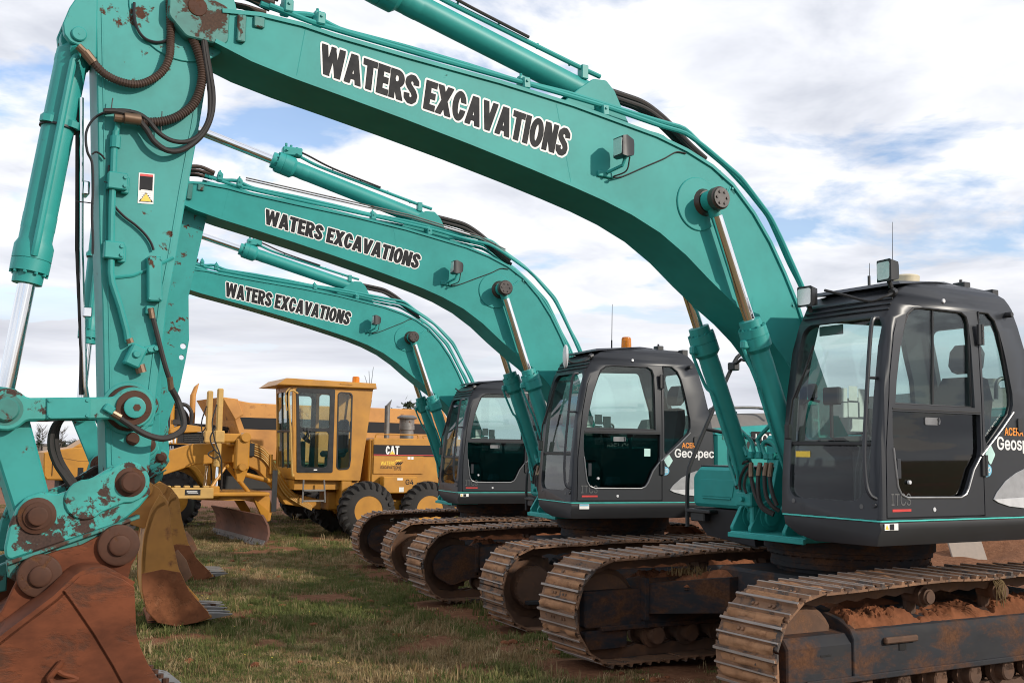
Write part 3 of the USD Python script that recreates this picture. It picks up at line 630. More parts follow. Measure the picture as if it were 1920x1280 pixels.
    if k == 0:
        for y, z, x, tl in ((1.345, 3.215, 1.02, -8), (.60, 3.105, 1.07, 4)):
            R = rotz(tl); R[:3, 3] = (x, y, z)
            h = obj('work_lamp', cat(xf(hull([(.03, a * .075, b * .075) for a in (-1, 1) for b in (-1, 1)] + [(.035, a * .065, b * .082) for a in (-1, 1) for b in (-1, 1)] + [(-.05, a * .06, b * .065) for a in (-1, 1) for b in (-1, 1)] + [(-.075, a * .04, b * .045) for a in (-1, 1) for b in (-1, 1)]), R), rod((x - .02, y, z - .07), (x - .04, y, z - .12), .018, 8)), M['black_plastic'], T)
            obj('lamp_lens', xf(cat(ext_x(rounded([(-.062, -.066), (.062, -.066), (.066, .064), (-.066, .064)], .02), .034, .038)), R), M['lamp_reflector'], cab)
        obj('aerial_disc', stepped((.52, 1.10, 3.19), (.52, 1.10, 3.265), [(0, .10), (.06, .105), (.07, .095), (.075, .07)], 24), M['cream_plastic'], cab)
        for x, y, z0, h, r in ((.74, 1.16, 3.19, .46, .0035), (.84, 1.02, 3.17, .17, .004)):
            obj('aerial', cat(rod((x, y, z0 - .03), (x, y, z0 + .07), .011, 8), tube([(x, y, z0), (x - .01, y, z0 + h)], [r, r * .6], 5)), M['black_plastic'], cab)
    if k == 1:
        obj('beacon', cat(stepped((.36, 1.05, 3.20), (.36, 1.05, 3.345), [(0, .058), (.015, .062), (.12, .058), (.14, .048), (.145, .03)], 20)), M['amber'], cab)
        obj('beacon_base', cat(rod((.36, 1.05, 3.16), (.36, 1.05, 3.205), .07, 18, .004), rod((.36, 1.05, 3.205), (.36, 1.05, 3.30), .022, 10)), M['black_plastic'], cab)
        obj('aerial', cat(rod((.58, 1.1, 3.17), (.58, 1.1, 3.29), .009, 8), tube([(.58, 1.1, 3.28), (.575, 1.1, 3.72)], [.0045, .003], 5)), M['black_plastic'], cab)
    # lettering and stickers on the side
    y = CY1 + .0005
    obj('lettering', text_y('ITCS', .085, 1.118, 1.512, y, bold=False, max_w=.205), M['dim_decal'], cab)
    obj('red_label', rect_y(1.108, .912, 1.468, 1.486, y), M['red_decal'], cab)
    obj('lettering', text_y('ACERA', .058, -.18, 2.035, y + .0018, max_w=.23), M['orange_decal'], cab, label='small orange lettering')
    gz = text_y('Geospec', .095, -.085, 1.925, y, max_w=.53)
    wide = text_y('Geospec', .095, -.085, 1.925, y, max_w=.53)
    obj('lettering', gz, M['white_decal'], cab, label='white outlined lettering')
    obj('sticker', ext(rounded([(.0, 1.80), (-.06, 1.885), (.0, 1.97), (.06, 1.885)], .015), y, y + .0015), M['mint_decal'], cab, label='pale green diamond sticker')
    e = list(affinity.translate(affinity.scale(Point(0, 0).buffer(1, 16), .062, .050), .05, 1.765).union(Polygon([(.075, 1.79), (.075, 1.84), (.02, 1.80)])).exterior.coords)[:-1]
    st = obj('sticker', ext(e, y, y + .0012), M['blue_decal'], cab, label='round blue sticker')
    obj('lettering', text_y('ECO', .040, .088, 1.748, y + .0014, max_w=.082), M['white_decal'], cab)
    # silver grille
    el = [(-.015, 1.545), (-.06, 1.60), (-.17, 1.685), (-.30, 1.745), (-.45, 1.79), (-.62, 1.82), (-.62, 1.47), (-.40, 1.472), (-.20, 1.49), (-.07, 1.52)]
    obj('grille_panel', ext([el[q] for q in (0, 1, 2, 3, 4, 5)] + [(-.62, 1.565)], y, y + .008, .002), M['silver_grille'], cab)
    obj('grille_lip', ext([(-.015, 1.545), (-.62, 1.565)] + el[6:], y, y + .010, .002), M['silver_bright'], cab)
    obj('side_catch', cat(ext(rounded([(-.34, 2.06), (-.40, 2.06), (-.40, 2.17), (-.34, 2.17)], .02), y, y + .012, .003)), M['black_plastic'], cab)
    if k == 1: obj('sticker', cat(rect_y(.30, .22, 1.93, 2.02, CY1 - .034)), M['mint_decal'], cab)
    # interior
    obj('floor', cbox(-.58, 1.17, CY0 + .05, CY1 - .06, 1.415, 1.47, .004), M['cab_trim'], cab)
    seat = obj('seat', cat(hull([(x, yy, z) for x in (-.22, .30) for yy in (.72, 1.20) for z in (1.93,)] + [(x, yy, 1.80) for x in (-.2, .26) for yy in (.74, 1.18)] + [(.36, .76, 1.90), (.36, 1.16, 1.90)]), xf(hull([(x, yy, z) for x in (-.07, .05) for yy in (.72, 1.20) for z in (1.92, 2.35)] + [(-.06, .78, 2.52), (-.06, 1.14, 2.52), (.03, .78, 2.52), (.03, 1.14, 2.52)]), roty(12, (-.2, 1.9)) @ np.array([[1, 0, 0, -.2], [0, 1, 0, 0], [0, 0, 1, 0], [0, 0, 0, 1.0]])), cbox(-.15, .2, .8, 1.12, 1.46, 1.82, .03)), M['seat_fabric'], cab, smooth=50)
    obj('headrest', xf(hull([(x, yy, z) for x in (-.06, .04) for yy in (.83, 1.09) for z in (2.62, 2.74)] + [(x, yy, z) for x in (-.045, .025) for yy in (.86, 1.06) for z in (2.57, 2.80)]), roty(12, (-.2, 1.9)) @ np.array([[1, 0, 0, -.2], [0, 1, 0, 0], [0, 0, 1, 0], [0, 0, 0, 1.0]])), M['seat_fabric'], cab, smooth=50)
    obj('side_console', cbox(-.30, .45, 1.22, 1.34, 1.47, 2.0, .04), M['console_trim'], cab)
    obj('side_console', cat(cbox(-.30, .55, .53, .69, 1.47, 2.02, .04), hull([(.55, .53, 1.9), (.55, .69, 1.9), (.75, .53, 2.0), (.75, .66, 2.0), (.55, .53, 2.02), (.55, .69, 2.02)])), M['console_trim'], cab)
    each('joystick', [cat(rod((.42, yy, 2.0), (.44, yy, 2.16), .02, 8), hull([(.43 + a * .03, yy + b_ * .025, z) for a in (-1, 1) for b_ in (-1, 1) for z in (2.15, 2.24)])) for yy in (.64, 1.28)], M['black_plastic'], cab)
    each('travel_lever', [tube([(.88, yy, 1.46), (.86, yy, 1.75), (.78, yy, 2.02)], .012, 6) for yy in (.88, .93, .99, 1.04)], M['console_trim'], cab)
    obj('monitor', cat(cbox(.80, .85, .53, .70, 2.26, 2.40, .012), rod((.82, .6, 2.0), (.82, .6, 2.27), .014, 8), cbox(.98, 1.03, .54, .62, 2.30, 2.42, .012), tube([(1.05, .50, 2.25), (1.0, .55, 2.30), (.97, .62, 2.28)], .012, 6)), M['black_plastic'], cab)
    pap = []
    for q, (x, z, w, h) in enumerate([(.52, 2.30, .10, .11), (.40, 2.31, .10, .12), (.28, 2.30, .11, .11), (.52, 2.17, .10, .12), (.40, 2.175, .11, .12), (.27, 2.18, .11, .12), (.40, 2.06, .10, .10), (.28, 2.06, .12, .10), (.62, 2.18, .07, .09)]):
        pap.append(cbox(x, x + w, CY0 + .026 + q * .0006, CY0 + .0278 + q * .0006, z, z + h, .0003))
    each('paper', pap, M['paper'], cab)
    obj('sun_visor', cat(cbox(.93, .945, .60, .84, 2.80, 2.875, .004)), M['dim_decal'], cab)
    obj('red_bag', hull([(.42 + a * .07, .84 + b_ * .1, z) for a in (-1, 1) for b_ in (-1, 1) for z in (1.58,)] + [(.42 + a * .05, .84 + b_ * .07, 1.68) for a in (-1, 1) for b_ in (-1, 1)]) , M['red_plastic'] if k == 0 else M['blue_decal'], cab)
    if k == 0: obj('sticker', cbox(front_x(1.85) - .019, front_x(1.85) - .017, .58, .73, 1.845, 1.89, .0005), M['yellow_decal'], cab)
    return cab

# ---------------------------------------------------------------- excavator geometry, in the house frame: x forward, y to the left, z up, swing centre at the origin
FOOT = (0.27, 1.80)                      # boom foot pin
TIP = (5.82, 4.54)                       # boom tip pin
BCAP = (1.80, 3.845)                     # boom cylinder pin on the boom
BFOOT = (0.74, 1.33)                     # boom cylinder pin on the house
ALUG = (2.72, 4.60)                      # arm cylinder pin on the boom
LUG = (6.475, 4.25)                      # bucket cylinder pin on the arm
LINK = (6.75, 2.046)                     # joint of cylinder, idler and tip link
IDLE = (6.09, 2.077)                     # idler link pin on the arm
BPIN = (6.09, 1.655)                     # arm end pin
HPIN = (6.565, 1.475)                    # tip link pin on the hitch
BTOP = [(5.72, 4.545), (5.48, 4.575), (5.2, 4.57), (4.98, 4.545), (4.45, 4.51), (3.73, 4.47), (3.1, 4.415), (2.32, 4.31), (2.02, 4.24), (1.76, 4.15), (1.545, 4.03), (1.315, 3.82), (1.135, 3.6), (.975, 3.35), (.835, 3.1)]
BBOT = [(5.755, 4.33), (5.53, 4.245), (5.28, 4.205), (4.92, 4.145), (4.47, 4.07), (3.96, 3.975), (3.4, 3.86), (3.08, 3.785), (2.83, 3.73), (2.58, 3.66), (2.28, 3.55), (2.04, 3.41), (1.8, 3.215), (1.58, 3.06), (1.35, 2.955), (1.16, 2.79), (1.02, 2.67), (.85, 2.46), (.735, 2.28)]
# smooth the traced lower edge a little
_b = np.array(BBOT); _b[1:-1] = .25 * _b[:-2] + .5 * _b[1:-1] + .25 * _b[2:]; BBOT = [tuple(p) for p in _b]
BTOP = [(x - .05, z + .012) for x, z in BTOP]; BBOT = [(x - .05, z + .012) for x, z in BBOT]
HALF = .215

# heavy condensed lettering, one polygon per letter, height 1
def _ln(p, t): return LineString(p).buffer(t / 2, cap_style=2, join_style=2)
def glyph(c):
    t = .175
    clip = lambda g, w: g.intersection(shapely.box(0, 0, w, 1))
    if c == 'I': return shapely.box(0, 0, .2, 1), .2
    if c == 'W':
        w = .86; return clip(unary_union([_ln([(.07, 1.1), (.235, -.1)], .19), _ln([(.21, -.1), (.44, 1.0)], .14), _ln([(.42, 1.0), (.65, -.1)], .14), _ln([(.625, -.1), (.79, 1.1)], .19)]), w), w
    if c == 'V': w = .60; return clip(unary_union([_ln([(.07, 1.1), (.32, -.1)], .19), _ln([(.28, -.1), (.53, 1.1)], .19)]), w), w
    if c == 'A': w = .62; return clip(unary_union([_ln([(.07, -.1), (.31, 1.1)], .19), _ln([(.31, 1.1), (.55, -.1)], .19), _ln([(.15, .24), (.47, .24)], .15)]), w), w
    if c == 'X': w = .62; return clip(unary_union([_ln([(.06, -.1), (.56, 1.1)], .2), _ln([(.06, 1.1), (.56, -.1)], .2)]), w), w
    if c == 'T': w = .52; return unary_union([shapely.box(0, .82, w, 1), shapely.box(.16, 0, .36, 1)]), w
    if c == 'E': w = .44; return unary_union([shapely.box(0, 0, .2, 1), shapely.box(0, .82, w, 1), shapely.box(0, .41, w * .93, .59), shapely.box(0, 0, w, .18)]), w
    if c == 'N': w = .58; return clip(unary_union([shapely.box(0, 0, .19, 1), shapely.box(w - .19, 0, w, 1), _ln([(.07, 1.1), (w - .07, -.1)], .2)]), w), w
    if c == 'M': w = .72; return clip(unary_union([shapely.box(0, 0, .18, 1), shapely.box(w - .18, 0, w, 1), _ln([(.07, 1.1), (w / 2, .1)], .17), _ln([(w - .07, 1.1), (w / 2, .1)], .17)]), w), w
    if c == 'K': w = .58; return clip(unary_union([shapely.box(0, 0, .19, 1), _ln([(.1, .42), (w, 1.08)], .2), _ln([(.2, .55), (w, -.08)], .2)]), w), w
    if c == 'L': w = .42; return unary_union([shapely.box(0, 0, .2, 1), shapely.box(0, 0, w, .18)]), w
    if c == 'Y': w = .58; return clip(unary_union([_ln([(.05, 1.08), (.29, .42)], .19), _ln([(.53, 1.08), (.29, .42)], .19), shapely.box(.19, 0, .39, .5)]), w), w
    if c == 'H': w = .54; return unary_union([shapely.box(0, 0, .19, 1), shapely.box(w - .19, 0, w, 1), shapely.box(0, .41, w, .59)]), w
    ell = lambda w: affinity.scale(Point(0, 0).buffer(1, 24), w / 2, .515).buffer(0)
    if c in 'OC0GQ':
        w = .58 if c == 'O' else .54
        o = affinity.translate(ell(w), w / 2, .5).difference(affinity.translate(affinity.scale(Point(0, 0).buffer(1, 24), w / 2 - .195, .33), w / 2, .5))
        if c in 'CG': o = o.difference(shapely.box(w * .55, .36 if c == 'C' else .5, w + .1, .66))
        if c == 'G': o = o.union(shapely.box(w * .55, .1, w, .5)).difference(shapely.box(0, 0, .0, 0))
        return o, w
    if c == 'S':
        w = .52; up = LineString([(w - .08, .70), (w - .09, .80), (w / 2 + .06, .905), (w / 2 - .04, .905), (.12, .82), (.10, .70), (.16, .60), (w - .16, .42), (w - .10, .30), (w - .12, .17), (w / 2 + .05, .095), (w / 2 - .06, .095), (.10, .18), (.09, .31)])
        return up.buffer(.092, cap_style=2), w
    if c in 'RPDB':
        w = .54
        if c == 'D':
            g = unary_union([shapely.box(0, 0, .2, 1), affinity.translate(ell(.70), .19, .5)]).intersection(shapely.box(0, 0, w, 1))
            return g.difference(affinity.translate(affinity.scale(Point(0, 0).buffer(1, 16), .17, .32), .19, .5).union(Point(0, 0)).difference(shapely.box(-1, 0, .19, 1))), w
        def bowl(z0, z1):
            h = (z1 - z0) / 2; o = affinity.translate(affinity.scale(Point(0, 0).buffer(1, 20), .27, h), w - .27, (z0 + z1) / 2)
            o = o.union(shapely.box(.1, z0, w - .27, z1)); inn = affinity.translate(affinity.scale(Point(0, 0).buffer(1, 16), .09, h - .16), w - .28, (z0 + z1) / 2).union(shapely.box(.19, z0 + .16, w - .28, z1 - .16))
            return o, inn
        o, inn = bowl(.42, 1.0); g = shapely.box(0, 0, .19, 1).union(o).difference(inn)
        if c == 'R': g = clip(g.union(_ln([(.27, .46), (.47, -.1)], .2)), w)
        if c == 'B': o2, i2 = bowl(0, .55); g = g.union(o2).difference(i2).difference(inn)
        return g, w
    if c == '4': w = .56; return unary_union([shapely.box(.30, 0, .48, 1), shapely.box(0, .2, w, .36), _ln([(.04, .25), (.38, 1.02)], .16)]).intersection(shapely.box(0, 0, w, 1)), w
    if c == '1': return shapely.box(.08, 0, .28, 1).union(Polygon([(0, .8), (.1, 1), (.1, .7)])), .3
    if c == '2': w = .52; return unary_union([LineString([(.08, .68), (.1, .82), (.26, .90), (.42, .82), (.43, .68), (.1, .12)]).buffer(.09, cap_style=2), shapely.box(0, 0, w, .18)]), w
    return shapely.box(0, 0, 0.001, .001), .24
def lettering(text, gap=.07, space=.26):
    x, out = 0, []
    for c in text:
        if c == ' ': x += space; continue
        g, w = glyph(c); out.append(affinity.translate(g, x, 0)); x += w + gap
    return unary_union(out), x - gap
def on_quad(poly, W, q, dens=None):
    """maps a lettering polygon of width W and height 1 on to the quad q = bottom left, bottom right, top right, top left (x, z)"""
    bl, br, tr, tl = [np.array(p, float) for p in q]
    def f(x, y):
        s, t = np.asarray(x) / W, np.asarray(y)
        P = [(1 - s) * (1 - t) * bl[k] + s * (1 - t) * br[k] + s * t * tr[k] + (1 - s) * t * tl[k] for k in (0, 1)]
        return P[0], P[1]
    return shapely.transform(poly, lambda a: np.stack(f(a[:, 0], a[:, 1]), 1))
def decal(poly, y0, y1): return ext(poly, y0, y1)
def small_text(t, h, bold=True): 
    m = meshkit.text_mesh(t, h, .0015, bold); return m
def text_y(t, h, x_left, z, y, bold=True, sx=1.0, max_w=None):
    """letters on a face that looks towards +y, reading from the front of the machine backwards (x falls)"""
    m = small_text(t, h, bold); v = np.array(m.vertices)
    if max_w: sx = max_w / (v[:, 0].max() - v[:, 0].min())
    v = np.stack([x_left - (v[:, 0] - v[:, 0].min()) * sx, y + v[:, 2], z + v[:, 1]], 1)
    return TM(v, m.faces)
def rect_y(x0, x1, z0, z1, y, t=.002): return cbox(min(x0, x1), max(x0, x1), y, y + t, z0, z1, .0005)

TXT, TXW = lettering('WATERS EXCAVATIONS')

def bolts_circle(c, R, n, y0, y1, r=.012):
    return cat(*[rod((c[0] + R * math.cos(2 * math.pi * k / n), y0, c[1] + R * math.sin(2 * math.pi * k / n)), (c[0] + R * math.cos(2 * math.pi * k / n), y1, c[1] + R * math.sin(2 * math.pi * k / n)), r, 6) for k in range(n)])
def pin(c, y0, y1, r, ch=.01): return ydisc(c[0], c[1], r, y0, y1, 22, ch)
def hexbolt(p, d, r=.012, h=.012):
    p, d = np.array(p, float), np.array(d, float); return rod(p, p + d * h, r, 6)

def hyd_cylinder(T, name, base, rodend, y, Rb, Rr, Lb, mat_b='teal_cylinder_paint', gland=.11, port=None, label=None, eye_w=.045, gl=.20):
    """base, rodend = (x, z); barrel of length Lb from the base, then the rod"""
    b, e = np.array([base[0], y, base[1]]), np.array([rodend[0], y, rodend[1]])
    L = np.linalg.norm(e - b); d = (e - b) / L
    body = [stepped(b + d * .02, b + d * Lb, [(0, Rb * .6), (.05, Rb), (.08, Rb), (.085, Rb * 1.03), (.12, Rb * 1.03), (.125, Rb), (Lb - .02 - gl - .16, Rb), (Lb - .02 - gl - .15, Rb * 1.02), (Lb - .02 - gl - .07, Rb * 1.02), (Lb - .02 - gl - .06, Rb), (Lb - .02 - gl, Rb), (Lb - .02 - gl + .035, gland), (Lb - .02 - .075, gland), (Lb - .02 - .073, gland - .004), (Lb - .02 - .069, gland - .004), (Lb - .02 - .067, gland), (Lb - .02, gland - .002), (Lb - .02 + .001, gland * .78), (Lb - .02 + .065, gland * .76), (Lb - .02 + .07, Rr * 1.06)], 28),
            rod(b - [0, eye_w, 0], b + [0, eye_w, 0], Rb * .95, 20, .006)]
    up = np.array([-d[2], 0, d[0]]); side = np.array([0, 1.0, 0])
    for k in range(10):
        a = 2 * math.pi * k / 10; o = (math.cos(a) * up + math.sin(a) * side) * (gland * .88)
        body.append(rod(b + d * (Lb - .002) + o, b + d * (Lb + .014) + o, .011, 6))
    o = obj(name, cat(*body), M[mat_b], T, smooth=35, label=label)
    s = b + d * (Lb + .06)
    obj('rod', cat(stepped(s, e, [(0, Rr), (np.linalg.norm(e - s) - .12, Rr), (np.linalg.norm(e - s) - .11, Rr)], 26)), M['chrome'], o)
    obj('rod_eye', cat(rod(e - d * .13, e, Rr * 1.15, 18), rod(e - [0, eye_w, 0], e + [0, eye_w, 0], Rr * 1.75, 20, .006)), M[mat_b], o)
    return o, b, d

# ---- track parts, in the track frame
def track_path():
    xf_, R, zc = 1.785, .430, .500
    p = [(x, zc - R) for x in np.linspace(-xf_, xf_, 30)]
    p += [(xf_ + R * math.cos(a), zc + R * math.sin(a)) for a in np.linspace(-math.pi / 2, math.pi / 2, 26)[1:]]
    top = spline([(xf_, zc + R), (1.25, .945), (.64, .965), (.2, .957), (-.19, .965), (-.7, .955), (-1.25, .945), (-xf_, zc + R)], 10)[1:]
    p += [tuple(q) for q in top]
    p += [(-xf_ + R * math.cos(a), zc + R * math.sin(a)) for a in np.linspace(math.pi / 2, 3 * math.pi / 2, 26)[1:-1]]
    return np.array(p)
TP = track_path()
def shoe_mesh(w=.302, L=.194):
    """one shoe: plate with two grousers, the clean out holes and bolts; s along the track, y across, n outwards"""
    prof = [(-L / 2, -.002), (L / 2 - .006, -.002), (L / 2 - .004, .012), (L * .25 + .016, .013), (L * .25 + .009, .038), (L * .25 - .009, .038), (L * .25 - .016, .013),
            (-L * .25 + .014, .013), (-L * .25 + .006, .030), (-L * .25 - .006, .030), (-L * .25 - .016, .013), (-L / 2 + .008, .013)]
    m = ext(prof, -w, w)                                  # x = s, z = n
    bl = [cbox(s_ - .012, s_ + .012, y - .012, y + .012, .012, .026, .004) for s_ in (0,) for y in (-.105, -.065, .065, .105)]
    hol = [cbox(-.014, .014, y - .022, y + .022, .0135, .0142, .0001) for y in (-.02,)]
    return m, cat(*bl)
def shoe_places(n=50, phase=0.0):
    p = np.vstack([TP, TP[:1]]); s = np.r_[0, np.cumsum(np.linalg.norm(np.diff(p, axis=0), axis=1))]
    t = (np.arange(n) + phase) / n * s[-1]
    x, z = np.interp(t, s, p[:, 0]), np.interp(t, s, p[:, 1])
    e = .05; x1, z1 = np.interp((t + e) % s[-1], s, p[:, 0]), np.interp((t + e) % s[-1], s, p[:, 1]); x0, z0 = np.interp((t - e) % s[-1], s, p[:, 0]), np.interp((t - e) % s[-1], s, p[:, 1])
    d = np.stack([x1 - x0, z1 - z0], 1); d /= np.linalg.norm(d, axis=1, keepdims=True)
    return np.stack([x, z], 1), d
SHOE, SHOE_B = shoe_mesh()
def shape_at(m, p, d, y):
    v = np.array(m.vertices); nrm = np.array([d[1], -d[0]])                # outwards for a path that runs anticlockwise seen from +y ... x right, z up
    return TM(np.stack([p[0] + v[:, 0] * d[0] + v[:, 2] * nrm[0], y + v[:, 1], p[1] + v[:, 0] * d[1] + v[:, 2] * nrm[1]], 1), np.asarray(m.faces)[:, ::-1])

def build_tracks(T, side, sprocket_front, Mt, seed):
    """side +1 = left; Mt: track frame to house frame"""
    y = side * 1.196; r = np.random.default_rng(seed)
    P, D = shoe_places(50, r.uniform())
    # chain of links, running inside the shoes
    inner = []
    pl, dl = shoe_places(100, 0.0)
    for k in range(100):
        nrm = np.array([dl[k][1], -dl[k][0]]); inner.append(tuple(pl[k] - nrm * (.105 if k % 2 else .085)))
    out = [tuple(q - np.array([d[1], -d[0]]) * .004) for q, d in zip(pl, dl)]
    ring = Polygon(out, [inner])
    chain = cat(ext(ring, y - .10, y - .05), ext(ring, y + .05, y + .10))
    tr = obj('track', xf(chain, Mt), M['frame_rust'], T, smooth=False)
    sgn = -1 if Polygon(TP).exterior.is_ccw else -1
    for k in range(50):
        a = shape_at(SHOE, P[k], D[k], y)
        v = np.array(a.vertices); v += r.normal(size=3) * [.0015, .002, .0015]
        m = TM(v, a.faces)
        obj('track_shoe', xf(cat(m, shape_at(SHOE_B, P[k], D[k], y)), Mt), M['shoe_steel'], tr, smooth=False)
        # the worn bright lips of the grousers, and the caked soil between them
    gl = []
    lip1 = ext([(.0485 - .0095, .036), (.0485 + .0095, .036), (.0485 + .0085, .041), (.0485 - .0085, .041)], -.303, .303)
    lip2 = ext([(-.0485 - .0065, .028), (-.0485 + .0065, .028), (-.0485 + .0055, .0325), (-.0485 - .0055, .0325)], -.303, .303)
    for k in range(50): gl += [shape_at(lip1, P[k], D[k], y), shape_at(lip2, P[k], D[k], y)]
    o = obj('grouser_lip', xf(cat(*gl), Mt), M['grouser_steel'], tr, smooth=False); tag(o, None, None, None, 'stuff')
    mud = []
    for k in range(50):
        for s_ in (-.001, .094, -.09):
            if r.uniform() < .25: continue
            n = 9; yy = np.linspace(-.27, .27, n) + r.normal(size=n) * .012
            hh = .012 + np.clip(meshkit.fbm(np.stack([yy * 6, yy * 0 + k * .9, yy * 0 + s_ * 30], -1), 3, seed) - .32, 0, 1) * .050
            hh *= (r.uniform(size=n) > .12)
            w_ = .030
            V = []
            for q in range(n): V += [(s_ - w_, yy[q], .008), (s_ - w_ * .5, yy[q] + .006, .008 + hh[q] * r.uniform(.6, 1)), (s_ + w_ * .5, yy[q] - .006, .008 + hh[q] * r.uniform(.6, 1)), (s_ + w_, yy[q], .008)]
            Fc = []
            for q in range(n - 1):
                for e in range(3): A = q * 4 + e; Fc += [(A, A + 1, A + 5), (A, A + 5, A + 4)]
            mud.append(shape_at(TM(V, Fc), P[k], D[k], y))
    o = obj('caked_mud', xf(cat(*mud), Mt), M['caked_soil'], tr, smooth=60); tag(o, None, None, None, 'stuff')
    # frame
    ys = lambda a, b: (min(side * a, side * b), max(side * a, side * b))
    def sec(pts): return [(side * p, q) for p, q in pts]
    cs = sec([(1.405, .345), (1.405, .60), (1.375, .655), (1.28, .70), (1.05, .75), (1.0, .70), (1.0, .345)])
    fr = [ext_x(cs, -1.50, 1.42, .008)]
    y0, y1 = ys(.99, 1.43); fr.append(cbox(-1.52, 1.90, y0, y1, .325, .365, .006))
    if not sprocket_front:
        cs2 = sec([(1.41, .36), (1.41, .58), (1.36, .645), (1.22, .665), (1.02, .665), (1.02, .36)])
        fr.append(ext_x(cs2, 1.46, 2.06, .012))
        rib = sec([(1.425, .33), (1.425, .61), (1.39, .675), (1.28, .725), (1.05, .775), (.985, .72), (.985, .33)])
        fr.append(ext_x(rib, 1.41, 1.465, .006))
        y0, y1 = ys(1.02, 1.40); fr.append(ext(rounded([(1.62, .17), (2.04, .17), (2.06, .33), (1.62, .33)], .03), y0, y1, .006))
    else:
        rib = sec([(1.425, .33), (1.425, .64), (1.28, .72), (1.05, .775), (.985, .72), (.985, .33)])
        fr.append(ext_x(rib, 1.36, 1.42, .006))
        y0, y1 = ys(.985, 1.06)
        fr.append(ext(rounded([(1.42, .35), (1.80, .235), (2.02, .36), (2.06, .53), (1.95, .70), (1.78, .755), (1.42, .735)], .12, 6), y0, y1, .008))
    f = obj('track_frame', xf(cat(*fr), Mt), M['frame_paint'], T, smooth=30)
    if not sprocket_front:
        yo = side * 1.411
        each('slot', [xf(cbox(1.66, 1.76, min(yo, yo + side * .002), max(yo, yo + side * .002), .512, .526, .0006), Mt)], M['black_paint'], f)
        slot = []; slot.append(cbox(.93, 1.0, min(yo - side * .004, yo - side * .003 + side * .002), max(yo - side * .004, yo + side * .001), .50, .545, .0006))
        obj('slot', xf(cat(*slot), Mt), M['black_paint'], f)
        y0, y1 = ys(1.405, 1.44)
        obj('step', xf(cbox(.83, 1.16, y0, y1, .555, .60, .01), Mt), M['frame_rust'], f)
    # wheels
    wheel_x = 1.785
    hub = []
    if sprocket_front:
        teeth = [(.335 + (.045 if k % 2 else 0)) for k in range(42)]
        pts = [(wheel_x + teeth[k] * math.cos(2 * math.pi * k / 42), .5 + teeth[k] * math.sin(2 * math.pi * k / 42)) for k in range(42)]
        obj('sprocket', xf(ext(pts, y - .03, y + .03, .006), Mt), M['frame_rust'], T)
        y0, y1 = ys(1.20, 1.345)
        fd = cat(stepped((wheel_x, side * 1.16, .5), (wheel_x, side * 1.36, .5), [(0, .29), (.06, .29), (.075, .235), (.17, .23), (.18, .222), (.195, .21), (.2, .19)], 36), *[hexbolt((wheel_x + .217 * math.cos(a), side * 1.335, .5 + .217 * math.sin(a)), (0, side, 0), .012, .020) for a in np.arange(20) * 2 * math.pi / 20])
        obj('final_drive', xf(fd, Mt), M['frame_rust'], T)
    else:
        obj('idler_wheel', xf(stepped((wheel_x + .02, y - .09, .5), (wheel_x + .02, y + .09, .5), [(0, .20), (.0, .30), (.035, .325), (.05, .355), (.13, .355), (.145, .325), (.18, .30)], 36), Mt), M['frame_rust'], T)
    obj('idler_wheel' if sprocket_front else 'sprocket', xf(stepped((-wheel_x, y - .07, .5), (-wheel_x, y + .07, .5), [(0, .30), (.03, .345), (.11, .345), (.14, .30)], 30), Mt), M['frame_rust'], T)
    for x in (.64, -.19) if not sprocket_front else (.55, -.6):
        obj('carrier_roller', xf(cat(stepped((x, y - .02 * side, .845), (x, side * 1.40, .845), [(0, .062), (.12, .062), (.125, .075), (.165, .075), (.17, .058), (.20, .058), (.205, .048), (.217, .045)], 20), rod((x, y, .845), (x, y, .70), .045, 10)), Mt), M['frame_rust'], T)
    for x in np.linspace(-1.35, 1.30, 8):
        obj('track_roller', xf(cat(stepped((x, side * 1.0, .25), (x, side * 1.39, .25), [(0, .075), (.07, .075), (.075, .115), (.12, .115), (.125, .082), (.26, .082), (.265, .115), (.31, .115), (.315, .075), (.38, .072), (.39, .06)], 20), cbox(x - .06, x + .06, *ys(1.33, 1.39), .25, .34, .01)), Mt), M['frame_rust'], T)
    # soil on the frame
    y0, y1 = ys(1.02, 1.36)
    so = [lumps(.68, 1.46, y0, y1, .645, .19, 56, seed), lumps(-.15, .72, y0, y1, .655, .13, 56, seed + 1), lumps(-.9, -.1, y0, y1, .655, .16, 50, seed + 2), lumps(-1.5, -.85, y0, y1, .655, .12, 40, seed + 3)]
    o = obj('soil', xf(cat(*so), Mt), M['soil'], T, smooth=25); tag(o, None, None, None, 'stuff')

